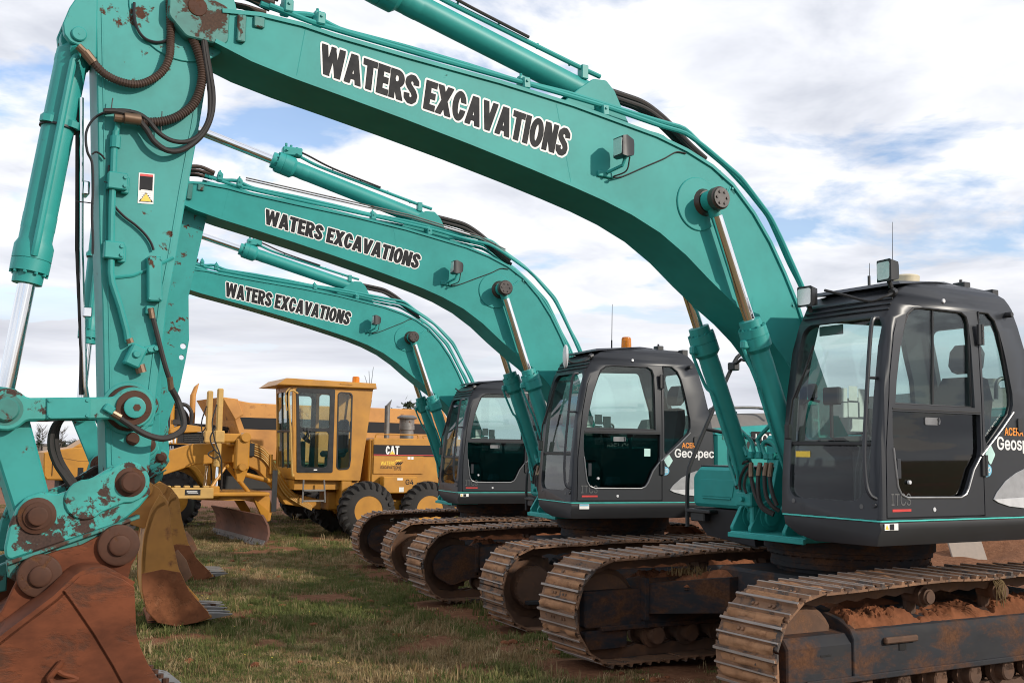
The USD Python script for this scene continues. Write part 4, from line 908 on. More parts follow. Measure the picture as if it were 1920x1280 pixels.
def make_excavator(k, label, group):
    X, Y, gz, yh, yt, tp, tr = POSES[k]
    T = thing('excavator', label, 'excavator', frame_mtx((X, Y, gz), yh), group)
    front_sprocket = k > 0
    Mt = rotz(yt - yh)
    BA = [0.0, 3.55, 2.55][k]                      # how far each boom is raised against the first
    AA = [0.0, -4.3, -7.4][k]                      # and how each arm is turned
    TB = roty(BA, FOOT)
    tipk = ap(TB, (TIP[0], 0, TIP[1]))
    Ra = roty(AA, TIP); TA = np.eye(4); TA[:3, 3] = tipk - [TIP[0], 0, TIP[1]]; TA = TA @ Ra
    bx = lambda p: tuple(ap(TB, (p[0], 0, p[1]))[[0, 2]])
    ax_ = lambda p: tuple(ap(TA, (p[0], 0, p[1]))[[0, 2]])

    # ---------------- undercarriage
    for s_ in (1, -1): build_tracks(T, s_, front_sprocket, Mt, 10 * k + (1 if s_ > 0 else 2))
    body = [cbox(-.85, .85, -.72, .72, .48, .88, .03)]
    for sx in (1, -1):
        for sy in (1, -1):
            body.append(hull([(0, sy * .5, .84), (0, sy * .5, .52), (sx * .95, sy * .45, .80), (sx * .95, sy * .45, .50), (sx * .30, sy * 1.0, .74), (sx * .30, sy * 1.0, .49), (sx * 1.46, sy * 1.0, .71), (sx * 1.46, sy * 1.0, .45)]))
            body.append(cbox(sx * 1.46 - .02, sx * 1.46 + .02, min(sy * .94, sy * 1.02), max(sy * .94, sy * 1.02), .40, .76, .004))
    obj('car_body', xf(cat(*body), Mt), M['frame_paint'], T)
    o = obj('soil', xf(cat(lumps(.42, 1.22, -1.0, -.70, .70, .13, 46, 60 + k), lumps(.15, .98, -.92, -.48, .735, .15, 46, 65 + k), lumps(.42, 1.2, .68, 1.0, .70, .12, 40, 70 + k)), Mt), M['soil'], T, smooth=25); tag(o, None, None, None, 'stuff')
    if k == 0:
        tt = tuft(70, .03, .10, .16, .9, 5); tt.apply_translation([1.12, -.84, .80])
        tt2 = tuft(60, .03, .08, .12, .9, 6); tt2.apply_translation([.95, -.9, .80])
        o = obj('grass_wisp', xf(cat(tt, tt2), Mt), M['dry_blades'], T, smooth=False); tag(o, None, None, None, 'stuff')
        st = [tube(spline([(-.02 + q * .012, 1.46 + .02 * math.sin(q), .97), (-.03 + q * .014, 1.51, .92), (-.02 + q * .01 + .03 * math.sin(q * 2), 1.52, .80 + .05 * math.sin(q * 1.7))], 4), .004, 4) for q in range(9)]
        o = obj('straw', xf(cat(*st), Mt), M['dry_blades'], T, smooth=False); tag(o, None, None, None, 'stuff')
    ring = [stepped((0, 0, .86), (0, 0, 1.20), [(0, .60), (.055, .62), (.06, .66), (.10, .66), (.105, .655), (.16, .655), (.165, .69), (.20, .69), (.205, .715), (.335, .715), (.34, .70)], 56)]
    ring += [rod((.675 * math.cos(a), .675 * math.sin(a), 1.03), (.675 * math.cos(a), .675 * math.sin(a), 1.012), .014, 6) for a in np.arange(40) * 2 * math.pi / 40]
    obj('swing_ring', cat(*ring), M['frame_paint'], T)

    # ---------------- house
    deck = [cbox(-2.2, .98, -.42, .46, 1.165, 1.205, .008), cbox(-2.1, .40, -1.40, -.42, 1.17, 1.215, .008)]
    for yb in (-.42, -.20, .20, .42):
        deck.append(ext(rounded([(.985, 1.20), (.94, 1.27), (.86, 1.40), (.78, 1.465), (.68, 1.44), (.60, 1.38), (.50, 1.5), (.40, 1.88), (.27, 1.96), (.10, 1.86), (-.2, 1.20)], .03, 3), yb - .020, yb + .020, .004))
    for yb in (-.42 + .021, -.20 + .021, .20 + .021):
        deck.append(stepped((BFOOT[0], yb, BFOOT[1]), (BFOOT[0], yb + .04, BFOOT[1]), [(0, .115), (.012, .115), (.014, .078), (.034, .075), (.04, .06)], 24))
    deck.append(cbox(.975, 1.005, -.42, .46, 1.155, 1.195, .004))
    deck.append(cbox(.70, .80, -.40, -.46, 1.205, 1.26, .006) if False else cbox(.70, .80, -.50, -.43, 1.205, 1.26, .006))
    deck.append(rod((FOOT[0], -.44, FOOT[1]), (FOOT[0], .44, FOOT[1]), .055, 18))
    obj('deck', cat(*deck), M['teal_paint'], T)
    for s_ in (-1, 1): obj('pivot_pin', rod((BFOOT[0], s_ * .31 - .14, BFOOT[1]), (BFOOT[0], s_ * .31 + .14, BFOOT[1]), .045, 18), M['boss_rust'], T)
    # dark skirt below the teal line
    sk = hull([(1.235, .485, 1.395), (1.235, 1.415, 1.395), (1.235, .50, 1.33), (1.20, .60, 1.255), (1.17, .76, 1.215), (1.20, 1.36, 1.225), (1.235, 1.40, 1.30), (1.23, 1.425, 1.34), (-1.0, 1.425, 1.395), (-1.0, 1.425, 1.34), (-1.0, 1.35, 1.225), (-1.0, .5, 1.215), (.3, .48, 1.215), (.3, .48, 1.395), (-1.0, .48, 1.395)])
    sk2 = hull([(-1.0, 1.425, 1.395), (-1.0, 1.42, 1.30), (-1.0, 1.35, 1.225), (-2.0, 1.42, 1.395), (-2.0, 1.42, 1.30), (-2.0, 1.35, 1.225), (-1.0, .3, 1.395), (-2.0, .3, 1.395), (-1.0, .3, 1.225), (-2.0, .3, 1.225)])
    sk3 = hull([(.52, -1.44, 1.345), (.52, -.66, 1.345), (.50, -1.44, 1.24), (.42, -1.36, 1.08), (.40, -.9, 1.03), (.46, -.66, 1.03), (-2.0, -1.44, 1.345), (-2.0, -.6, 1.345), (-2.0, -1.40, 1.15), (-2.0, -.7, 1.10), (-1.9, -1.3, 1.08)])
    skirt = obj('skirt', cat(sk, sk2, sk3), M['skirt_paint'], T, smooth=40)
    obj('trim_line', cat(cbox(1.222, 1.242, .475, 1.428, 1.398, 1.409, .002), cbox(-2.0, 1.235, 1.410, 1.430, 1.398, 1.409, .002)), M['teal_trim'], skirt)
    if k == 1: obj('sticker', cat(rect_y(1.14, 1.02, 1.335, 1.39, 1.4265)), M['white_decal'], skirt)
    else:
        obj('sticker', rect_y(1.20, 1.06, 1.340, 1.388, 1.4265), M['white_decal'], skirt)
        obj('sticker_panel', rect_y(1.150, 1.105, 1.343, 1.385, 1.4285), M['black_decal'], skirt)
        obj('warning_mark', ext([(1.194, 1.348), (1.160, 1.348), (1.177, 1.382)], 1.4285, 1.430), M['yellow_decal'], skirt)
    if k == 1: obj('sticker_band', rect_y(1.135, 1.025, 1.37, 1.388, 1.4285), M['blue_decal'], skirt)
    # right hand tool box with grab rail
    tb = ext_x(rounded([(-1.43, 1.36), (-.66, 1.36), (-.66, 1.735), (-1.33, 1.735), (-1.43, 1.65)], .05, 4), -.35, .55, .03)
    box_ = obj('tool_box', tb, M['teal_paint'], T, smooth=40)
    obj('panel_press', cat(ext_x([(-1.28, 1.46), (-.86, 1.46), (-.82, 1.62), (-1.30, 1.62)], .548, .556, .003), cbox(.548, .562, -1.27, -.88, 1.44, 1.452, .003)), M['teal_paint'], box_)
    obj('grip_plate', cbox(-.30, .50, -1.36, -.62, 1.735, 1.75, .004), M['black_plastic'], box_)
    rail = spline([(.60, -1.44, 1.16), (.60, -1.44, 1.55), (.58, -1.44, 1.72)], 5)
    rail = np.vstack([rail, spline([(.58, -1.44, 1.72), (.45, -1.42, 2.0), (.10, -1.35, 2.72), (.02, -1.33, 2.84)], 5)[1:]])
    obj('grab_rail', cat(tube(rail, .020, 8), tube([(.40, -1.41, 2.1), (.10, -1.2, 2.03), (-.1, -1.0, 1.95)], .018, 8), tube([(.10, -1.35, 2.72), (.12, -1.2, 2.78), (.10, -1.0, 2.74)], .016, 8), cbox(.06, .14, -1.38, -1.28, 2.68, 2.76, .01)), M['black_plastic'], T)
    obj('foot_step', cat(cbox(.30, .62, -1.46, -1.10, 1.30, 1.335, .008), cbox(.52, .60, -1.40, -1.2, 1.22, 1.31, .01)), M['black_plastic'], T)
    # engine cover and counterweight
    side_p = cat(cbox(-1.95, -.66, .30, 1.39, 1.41, 2.22, .03), hull([(-.66, 1.39, 2.20), (-.66, .35, 2.20), (-1.95, 1.39, 2.20), (-1.95, .35, 2.20), (-.70, 1.30, 2.27), (-1.9, 1.30, 2.36), (-.70, .4, 2.27), (-1.9, .4, 2.36)]))
    ec = obj('engine_cover', cat(side_p, cbox(-1.95, -.36, -1.39, .28, 1.41, 2.05, .03)), M['teal_paint'], T, smooth=35)
    obj('vent_slot', cat(*[ext(rounded([(x, 1.98), (x + .05, 1.98), (x - .01, 2.13), (x - .06, 2.13)], .02, 3), 1.388, 1.392) for x in (-.86, -.98, -1.10)]), M['black_paint'], ec)
    obj('hood_latch', cbox(-.80, -.75, 1.388, 1.396, 2.14, 2.21, .004), M['teal_dirty_paint'], ec)
    cw = [(-1.96, -1.38), (-2.30, -1.30), (-2.62, -.95), (-2.74, -.4), (-2.76, 0), (-2.74, .4), (-2.62, .95), (-2.30, 1.30), (-1.96, 1.38)]
    cwo = obj('counterweight', cat(ext_z(cw, 1.20, 2.16, .05), hull([(x, y, 2.15) for x, y in cw] + [(x * .985, y * .93, 2.24) for x, y in cw])), M['teal_paint'], T, smooth=45)
    obj('dark_band', cat(cbox(-1.95, -1.16, 1.388, 1.394, 2.07, 2.245, .002)), M['black_decal'], ec)
    obj('lettering', text_y('KOBELCO', .115, -1.22, 2.10, 1.3945, max_w=.62), M['white_decal'], ec)
    obj('hood_top', cat(hull([(-.75, .9, 2.22), (-1.9, .9, 2.34), (-.75, -1.0, 2.03), (-1.9, -1.0, 2.05), (-.85, .75, 2.46), (-1.8, .75, 2.50), (-.85, -.8, 2.42), (-1.8, -.8, 2.46)])), M['grey_cowl'], T, smooth=30)
    obj('hand_rail', cat(tube(spline([(-.9, .85, 2.36), (-.92, .86, 2.52), (-1.15, .87, 2.545), (-1.7, .88, 2.55), (-1.76, .88, 2.42)], 5), .018, 8)), M['black_plastic'], T)
    obj('exhaust', cat(stepped((-1.55, .35, 2.42), (-1.55, .35, 2.60), [(0, .07), (.1, .07), (.12, .05), (.17, .05)], 14)), M['grey_steel'], T)
    build_cab(T, k)
    build_boom(T, k, TB)
    # ---------------- cylinders
    L1 = math.dist(BFOOT, bx(BCAP)); base_len = 1.665
    for s_ in (1, -1):
        o, b, d = hyd_cylinder(T, 'boom_cylinder', BFOOT, bx(BCAP), s_ * .31, .083, .047, base_len, gland=.115)
        up = np.array([d[2], 0, -d[0]])
        q = [b + d * (base_len - .10) + up * .115, b + d * (base_len - .13) + up * .15, b + d * (base_len - .42) + up * .125, b + d * (base_len - .55) + up * .10 + [0, -.03 * s_, 0], b + d * .55 + up * .10 + [0, -.03 * s_, 0], b + d * .35 + up * .11]
        obj('hard_line', cat(tube(spline(q, 5), .014, 8), cbox(*(np.array([[-.035, .035]]) + (b + d * (base_len - .10) + up * .125)[0]).ravel(), *(np.array([[-.03, .03]]) + (b + d * (base_len - .10) + up * .125)[1]).ravel(), *(np.array([[-.035, .035]]) + (b + d * (base_len - .10) + up * .125)[2]).ravel(), .012)), M['teal_cylinder_paint'], o)
    # hose stack in front of the boom foot
    cl_y = [(-0.151,1.852),(-0.049,1.853),(0.038,1.846),(0.100,1.846)]
    yl_, yr_ = [(-0.456,1.840),(0.167,1.860)]
    hb = obj('hose_bracket', cbox(.93, .97, yl_[0], yr_[0], yl_[1] - .018, yl_[1] + .018, .005), M['teal_paint'], T)
    each('hose_clamp', [cbox(.915, 1.0, y - .03, y + .03, z - .03, z + .03, .01) for y, z in cl_y], M['teal_paint'], hb)
    for n_, L_ in enumerate(([(-0.190,1.847),(-0.239,1.924),(-0.322,1.960),(-0.389,1.946),(-0.416,1.900),(-0.415,1.799),(-0.375,1.708),(-0.321,1.591)], [(-0.132,1.852),(-0.164,1.956),(-0.223,2.010),(-0.375,2.094),(-0.416,2.136),(-0.450,2.225)], [(-0.049,1.858),(-0.087,1.956),(-0.081,2.001),(0.033,2.107),(0.058,2.151),(0.034,2.232),(0.003,2.295)], [(0.038,1.832),(-0.005,1.920),(0.020,1.965),(0.076,1.965),(0.137,1.926),(0.167,1.873)])):
        obj('hard_line', tube(spline([(.955 + (.03 if n_ in (0, 3) else -.10 * max(0, q_ - 2) / 4), y, z) for q_, (y, z) in enumerate(L_)], 6), .017, 8), M['teal_cylinder_paint'], hb)
    for n_, L_ in enumerate(([(-0.164,1.785),(-0.126,1.669),(-0.063,1.524),(-0.000,1.417),(0.092,1.366)], [(-0.056,1.787),(-0.043,1.680),(-0.025,1.526),(0.012,1.427),(0.098,1.379)], [(0.020,1.788),(0.032,1.682),(0.062,1.530),(0.111,1.445),(0.159,1.404)], [(0.075,1.789),(0.093,1.675),(0.135,1.546),(0.171,1.448)])):
        pts = spline([(.965 + .05 * math.sin(q_ * .8), y, z) for q_, (y, z) in enumerate(L_)], 6)
        obj('hose', tube(pts, .017, 8), M['dirty_rubber'], hb)
        obj('hose_fitting', tube(pts[:7], .021, 9), M['brass_fitting'], hb)
    for L_ in ([(-0.182,1.802),(-0.247,1.783),(-0.313,1.709),(-0.346,1.626),(-0.326,1.563)], [(-0.169,1.775),(-0.221,1.747),(-0.273,1.674),(-0.293,1.610),(-0.286,1.556)], [(-0.156,1.740),(-0.195,1.703),(-0.227,1.639),(-0.234,1.576),(-0.208,1.532)]):
        obj('hose', tube(spline([(.98, y, z) for y, z in L_], 6), .012, 7), M['dirty_rubber'], hb)
    (va_, wa_), (vb_, wb_) = [(-0.370,1.420),(-0.173,1.538)]
    blk_ = [cbox(.88, .96, va_, vb_, wa_, wb_, .01)] + [rod((.92, va_ + .03 + q * .045, wb_ - .01), (.92, va_ + .03 + q * .045, wb_ + .05), .016, 8) for q in range(3)] + [rod((.95, .5 * (va_ + vb_), wa_ + .06), (.995, .5 * (va_ + vb_), wa_ + .06), .022, 10), cbox(.88, .93, vb_ - .06, vb_ - .01, 1.2, wa_ + .02, .008)]
    obj('valve_block', cat(*blk_), M['teal_paint'], T)
    # arm cylinder: from the lug on the boom to the top of the arm
    atop = ax_((6.16, 5.46))
    al = bx(ALUG)
    L = math.dist(al, atop)
    o, b, d = hyd_cylinder(T, 'arm_cylinder', al, atop, 0.0, .092, .052, 1.93, gland=.125, gl=.22)
    up = np.array([-d[2], 0, d[0]])
    if up[2] < 0: up = -up
    blk = b + d * 1.82 + up * .16
    obj('port_block', cat(cbox(*(np.array([-.13, .10]) + blk[0]), *(np.array([-.05, .07]) + blk[1]), *(np.array([-.045, .055]) + blk[2]), .012), *[rod(blk + d * q + [0, .03, .05], blk + d * q + [0, .03, .085], .016, 6) for q in (-.07, 0, .06)], *[rod(blk + d * q + [0, .07, 0], blk + d * q + [0, .10, 0], .016, 6) for q in (-.08, .05)]), M['teal_cylinder_paint'], o)
    hl = [b + d * 1.70 + up * .15 + [0, .03, 0], b + d * 1.45 + up * .125 + [0, .04, 0], b + d * .9 + up * .13 + [0, .05, 0], b + d * .25 + up * .14 + [0, .06, 0], b + d * .02 + up * .15 + [0, .06, 0]]
    obj('hard_line', cat(tube(spline(hl, 6), .019, 8), *[rod(b + d * s_ + up * .118 + [0, .05, 0], b + d * s_ + up * .16 + [0, .05, 0], .009, 6) for s_ in (1.3, .95, .6, .3)], cbox(*(np.array([-.03, .03]) + (b + d * .17 + up * .11)[0]), .02, .09, *(np.array([-.05, .06]) + (b + d * .17 + up * .11)[2]), .006)), M['teal_cylinder_paint'], o)
    obj('hose', tube(spline([b + d * 1.76 + up * .20 + [0, .05, 0], b + d * 1.62 + up * .19 + [0, .06, 0], b + d * 1.3 + up * .155 + [0, .075, 0], b + d * .7 + up * .155 + [0, .08, 0]], 6), .012, 7), M['dirty_rubber'], o)
    build_arm(T, k, TA)
    return T

# ---------------------------------------------------------------- boom, in the house frame of the first machine; TB swings it about its foot pin
def build_boom(T, k, TB):
    prof = [(5.80, 4.60)] + BTOP + [(.62, 2.80), (.36, 2.25), (.16, 1.97), (.12, 1.80), (.17, 1.69), (.29, 1.64), (.40, 1.70), (.52, 1.92)] + BBOT[::-1] + [(5.86, 4.36), (5.95, 4.44), (5.97, 4.53), (5.93, 4.60), (5.86, 4.64)]
    body = prof[:]
    web = cat(ext(body, -HALF, HALF, .004))
    def strip(line, t_out, t_in, w):
        p = np.array(line); d = np.gradient(p, axis=0); d /= np.linalg.norm(d, axis=1, keepdims=True); n = np.stack([-d[:, 1], d[:, 0]], 1)
        if n[len(n) // 2][1] < 0 and t_out > 0: n = -n
        a, b = p + n * t_out, p - n * t_in
        return ext([tuple(q) for q in a] + [tuple(q) for q in b[::-1]], -w, w)
    top = strip(BTOP + [(.66, 2.82)], .004, .022, HALF + .016)
    bl = np.array(BBOT); bot = strip([tuple(q) for q in bl], -.022, -.004 + .008, HALF + .016) if False else strip(BBOT[::-1], .020, .006, HALF + .014)
    boss = []
    for s_ in (1, -1):
        a, b_ = s_ * HALF, s_ * (HALF + .012)
        boss.append(ydisc(BCAP[0] + .06, BCAP[1] - .02, .215, min(a, b_), max(a, b_), 40, .006))
        boss.append(ydisc(BCAP[0], BCAP[1], .085, min(a, s_ * .255), max(a, s_ * .255), 24, .006))
        boss.append(ydisc(FOOT[0], FOOT[1], .17, min(a, b_), max(a, b_), 30, .006))
    # weld seams
    for (x0, z0), (x1, z1) in (((3.20, 4.40), (3.06, 3.81)), ((5.13, 4.55), (5.18, 4.21))):
        boss.append(tube([(x0, HALF - .004, z0), (x1, HALF - .004, z1)], .0052, 6))
    # lug for the arm cylinder
    for y in (-.115, .085):
        boss.append(ext(rounded([(3.15, 4.40), (2.93, 4.60), (2.80, 4.70), (2.68, 4.71), (2.60, 4.64), (2.52, 4.50), (2.40, 4.30)], .03, 3), y, y + .03, .004))
    bm = obj('boom', xf(cat(web, top, bot, *boss), TB), M['teal_paint'], T, smooth=28)
    # fork bosses and grease at the tip
    tipd = []
    for s_ in (1, -1):
        a, b_ = sorted((s_ * .14, s_ * .222)); tipd.append(ext(rounded([(5.62, 4.33), (5.88, 4.34), (5.99, 4.45), (5.99, 4.58), (5.90, 4.66), (5.62, 4.58)], .05, 4), a, b_, .008))
    obj('tip_fork', xf(cat(*tipd), TB), M['teal_dirty_paint'], bm)
    obj('tip_pin', xf(cat(rod((TIP[0], -.228, TIP[1]), (TIP[0], .228, TIP[1]), .06, 20, .004)), TB), M['boss_rust'], bm)
    each('pin_keeper', [xf(cbox(5.52, 5.575, .218, .245, 4.37, 4.545, .006), TB), xf(cbox(5.40, 5.47, .218, .235, 4.49, 4.56, .006), TB)], M['teal_dirty_paint'], bm)
    # boom cylinder pin with its rusty cap
    for s_ in (1, -1):
        obj('cylinder_pin', xf(cat(rod((BCAP[0], s_ * .25, BCAP[1]), (BCAP[0], s_ * .375, BCAP[1]), .075, 22, .004)), TB), M['teal_arm_paint'], bm)
        cap = stepped((BCAP[0], s_ * .365, BCAP[1]), (BCAP[0], s_ * .435, BCAP[1]), [(0, .092), (.05, .092), (.055, .082), (.07, .078)], 24)
        obj('pin_cap', xf(cat(cap, *[hexbolt((BCAP[0] + .05 * math.cos(a), s_ * .434, BCAP[1] + .05 * math.sin(a)), (0, s_, 0), .011, .01) for a in np.arange(6) * math.pi / 3]), TB), M['grease'], bm)
        gm_ = stepped((BCAP[0], s_ * (HALF + .012), BCAP[1]), (BCAP[0], s_ * .265, BCAP[1]), [(0, .112), (.02, .098), (.036, .09)], 18)
        obj('grease', xf(gm_, TB), M['grease'], bm)
    # lettering
    dy = .0
    quads = [
        [(5.034,4.268),(3.105,3.998),(3.053,4.238),(5.023,4.493)],
        [(4.556,4.487),(2.719,4.101),(2.669,4.297),(4.542,4.681)],
        [(4.755,4.397),(2.752,4.050),(2.699,4.289),(4.744,4.650)]][k]
    quads = quads[0] if isinstance(quads[0], list) else quads
    inv = np.linalg.inv(TB)
    q = [tuple(ap(inv, (x, 0, z))[[0, 2]]) for x, z in quads]
    # leave a margin for the white outline
    W = TXW; mg = .085
    c = lambda s, t: np.array(on_quad(Point(s, t).buffer(.0001), 1.0, q).centroid.coords[0])
    qi = [tuple(c(mg / (W + 2 * mg), mg / (1 + 2 * mg))), tuple(c(1 - mg / (W + 2 * mg), mg / (1 + 2 * mg))), tuple(c(1 - mg / (W + 2 * mg), 1 - mg / (1 + 2 * mg))), tuple(c(mg / (W + 2 * mg), 1 - mg / (1 + 2 * mg)))]
    white, black = on_quad(TXT.buffer(mg + .012, join_style=1, quad_segs=4), W, qi), on_quad(TXT.buffer(.026, join_style=2), W, qi)
    ws = obj('lettering_outline', xf(ext(white, HALF + .0005, HALF + .0022), TB), M['white_decal'], bm, smooth=False)
    obj('lettering', xf(ext(black, HALF + .0024, HALF + .0034), TB), M['black_decal'], bm, smooth=False)
    # work lamp on the side of the boom
    lx, lz = ([(2.704,4.111)], [(2.290,4.139)], [(2.346,4.153)])[k][0]
    lx, _, lz = ap(inv, (lx, 0, lz))
    R = rotz(0); R[:3, 3] = (lx, .38, lz)
    lam = obj('work_lamp', xf(cat(xf(hull([(.055, a * .06, b * .072) for a in (-1, 1) for b in (-1, 1)] + [(.02, a * .068, b * .08) for a in (-1, 1) for b in (-1, 1)] + [(-.055, a * .045, b * .06) for a in (-1, 1) for b in (-1, 1)] + [(-.075, a * .025, b * .035) for a in (-1, 1) for b in (-1, 1)]), R), ), TB), M['black_plastic'], T)
    obj('lamp_lens', xf(xf(ext_x(rounded([(-.052, -.062), (.052, -.062), (.054, .062), (-.054, .062)], .014), .056, .060), R), TB), M['lamp_reflector'], lam)
    obj('lamp_bracket', xf(cat(tube([(lx - .01, .38, lz - .075), (lx + .0, .36, lz - .13), (lx + .05, .24, lz - .165)], .013, 7), cbox(lx - .02, lx + .13, HALF, HALF + .022, lz - .20, lz - .155, .006)), TB), M['teal_paint'], lam)
    wire = spline([(lx - .06, .37, lz - .06), (lx - .05, .34, lz - .16), (lx + .02, .27, lz - .20), (lx - .10, .225, lz - .17), (lx - .32, .222, lz - .06), (lx - .50, .222, lz + .03), (lx - .62, .222, lz + .10), (lx - .72, .222, lz + .105)], 6)
    obj('lamp_wire', xf(tube(wire, .006, 5), TB), M['dirty_rubber'], lam)
    obj('grease_line', xf(tube(spline([(BCAP[0] - .02, .42, BCAP[1] + .03), (BCAP[0] - .12, .36, BCAP[1] + .06), (BCAP[0] - .26, .24, BCAP[1] + .16)], 6), .006, 5), TB), M['teal_cylinder_paint'], bm)
    # steel lines along the top of the boom
    off = .045
    bt = np.array(BTOP[::-1])
    def along(y, h, x0, x1, wob=()):
        p = resample(bt, .12); d = np.gradient(p, axis=0); d /= np.linalg.norm(d, axis=1, keepdims=True); n = np.stack([-d[:, 1], d[:, 0]], 1)
        n *= np.where(n[:, 1:] < 0, -1, 1)
        q = p + n * h; q = q[(p[:, 0] >= x0) & (p[:, 0] <= x1)]
        return [(a, y, b) for a, b in q]
    # polyline traced from the photograph (first machine): two lines that leave the boom in straight runs
    LA = [(5.401,4.694),(5.197,4.671),(5.059,4.697),(4.866,4.636),(4.393,4.620),(3.890,4.586),(3.522,4.551),(3.026,4.540),(2.220,4.474),(1.917,4.459),(1.721,4.334),(1.475,4.209),(1.247,4.050),(1.014,3.856),(0.917,3.704),(0.777,3.473),(0.654,3.308),(0.555,3.119)]
    LB = [(5.361,4.668),(5.089,4.621),(4.831,4.600),(4.223,4.561),(3.507,4.522),(3.188,4.504),(2.735,4.472),(2.219,4.413),(1.960,4.398),(1.766,4.317),(1.382,4.120),(1.057,3.832),(0.942,3.669),(0.741,3.349),(0.624,3.150)]
    for L_, y, r in ((LA, .12, .021), (LB, .185, .019), (LB, -.10, .019), (LA, -.16, .021)):
        pp = np.array([(x, y, z) for x, z in L_])
        # straight runs with small bends
        out = [pp[0]]
        for q_ in range(1, len(pp) - 1):
            a_, b_, c_ = pp[q_ - 1], pp[q_], pp[q_ + 1]
            f = min(.06, np.linalg.norm(b_ - a_) * .3, np.linalg.norm(c_ - b_) * .3)
            p0, p1 = b_ + (a_ - b_) / np.linalg.norm(a_ - b_) * f, b_ + (c_ - b_) / np.linalg.norm(c_ - b_) * f
            out += [p0, .25 * p0 + .5 * b_ + .25 * p1, p1]
        out.append(pp[-1])
        obj('hard_line', xf(tube(out, r, 8), TB), M['teal_cylinder_paint'], bm)
    if k == 1:
        for dz in (.06, .085):
            pp = [(4.95, .12, 4.66 + dz), (4.0, .12, 4.60 + dz), (3.0, .14, 4.53 + dz), (2.1, .16, 4.40 + dz), (1.75, .18, 4.28 + dz)]
            obj('thin_line', xf(tube(pp, .008, 6), TB), M['grey_steel'], bm)
    cl = []
    for x, z, an in ((5.24, 4.70, 0), (5.02, 4.665, 0), (3.45, 4.53, -3), (2.75, 4.45, -6), (1.62, 4.10, -42), (1.50, 4.0, -48), (.84, 3.10, -66)):
        m = cat(cbox(-.03, .03, .10, .215, -.055, .03, .008), cbox(-.022, .022, .10, .15, .025, .06, .006), rod((0, .125, .05), (0, .125, .08), .010, 6), rod((0, .215, .0), (0, .226, .0), .010, 6))
        Mm = roty(an, (0, 0)); Mm = np.array(Mm); Mm[0, 3] += x; Mm[2, 3] += z
        cl.append(xf(m, Mm))
    each('line_clamp', [xf(q, TB) for q in cl], M['teal_cylinder_paint'], bm)
    # black hoses that cross over the bend
    for y, dz, r in ((.02, .0, .026), (-.03, -.035, .026), (.06, -.06, .020)):
        hp = spline([(a, y, b_ + dz) for a, b_ in [(2.823,4.674),(2.646,4.675),(2.439,4.659),(2.253,4.634),(2.091,4.567),(1.942,4.479),(1.785,4.372),(1.614,4.275)]], 7)
        obj('hose', xf(tube(hp, r, 9), TB), M['dirty_rubber'], bm)
    hf_ = [(2.897,4.684),(2.757,4.674)]
    obj('hose_fitting', xf(rod((hf_[0][0], .02, hf_[0][1]), (hf_[1][0], .02, hf_[1][1]), .032, 10), TB), M['brass_fitting'], bm)
    # hose bundle at the tip of the boom
    for q_ in range(4):
        y = -.1 + .09 * q_
        obj('hose', xf(tube(spline([(5.30, y, 4.73), (5.5, y, 4.74 + .03 * (q_ % 2)), (5.75, y + .02, 4.68), (5.92, y + .03, 4.55)], 6), .022, 8), TB), M['hose_sleeve'], bm)

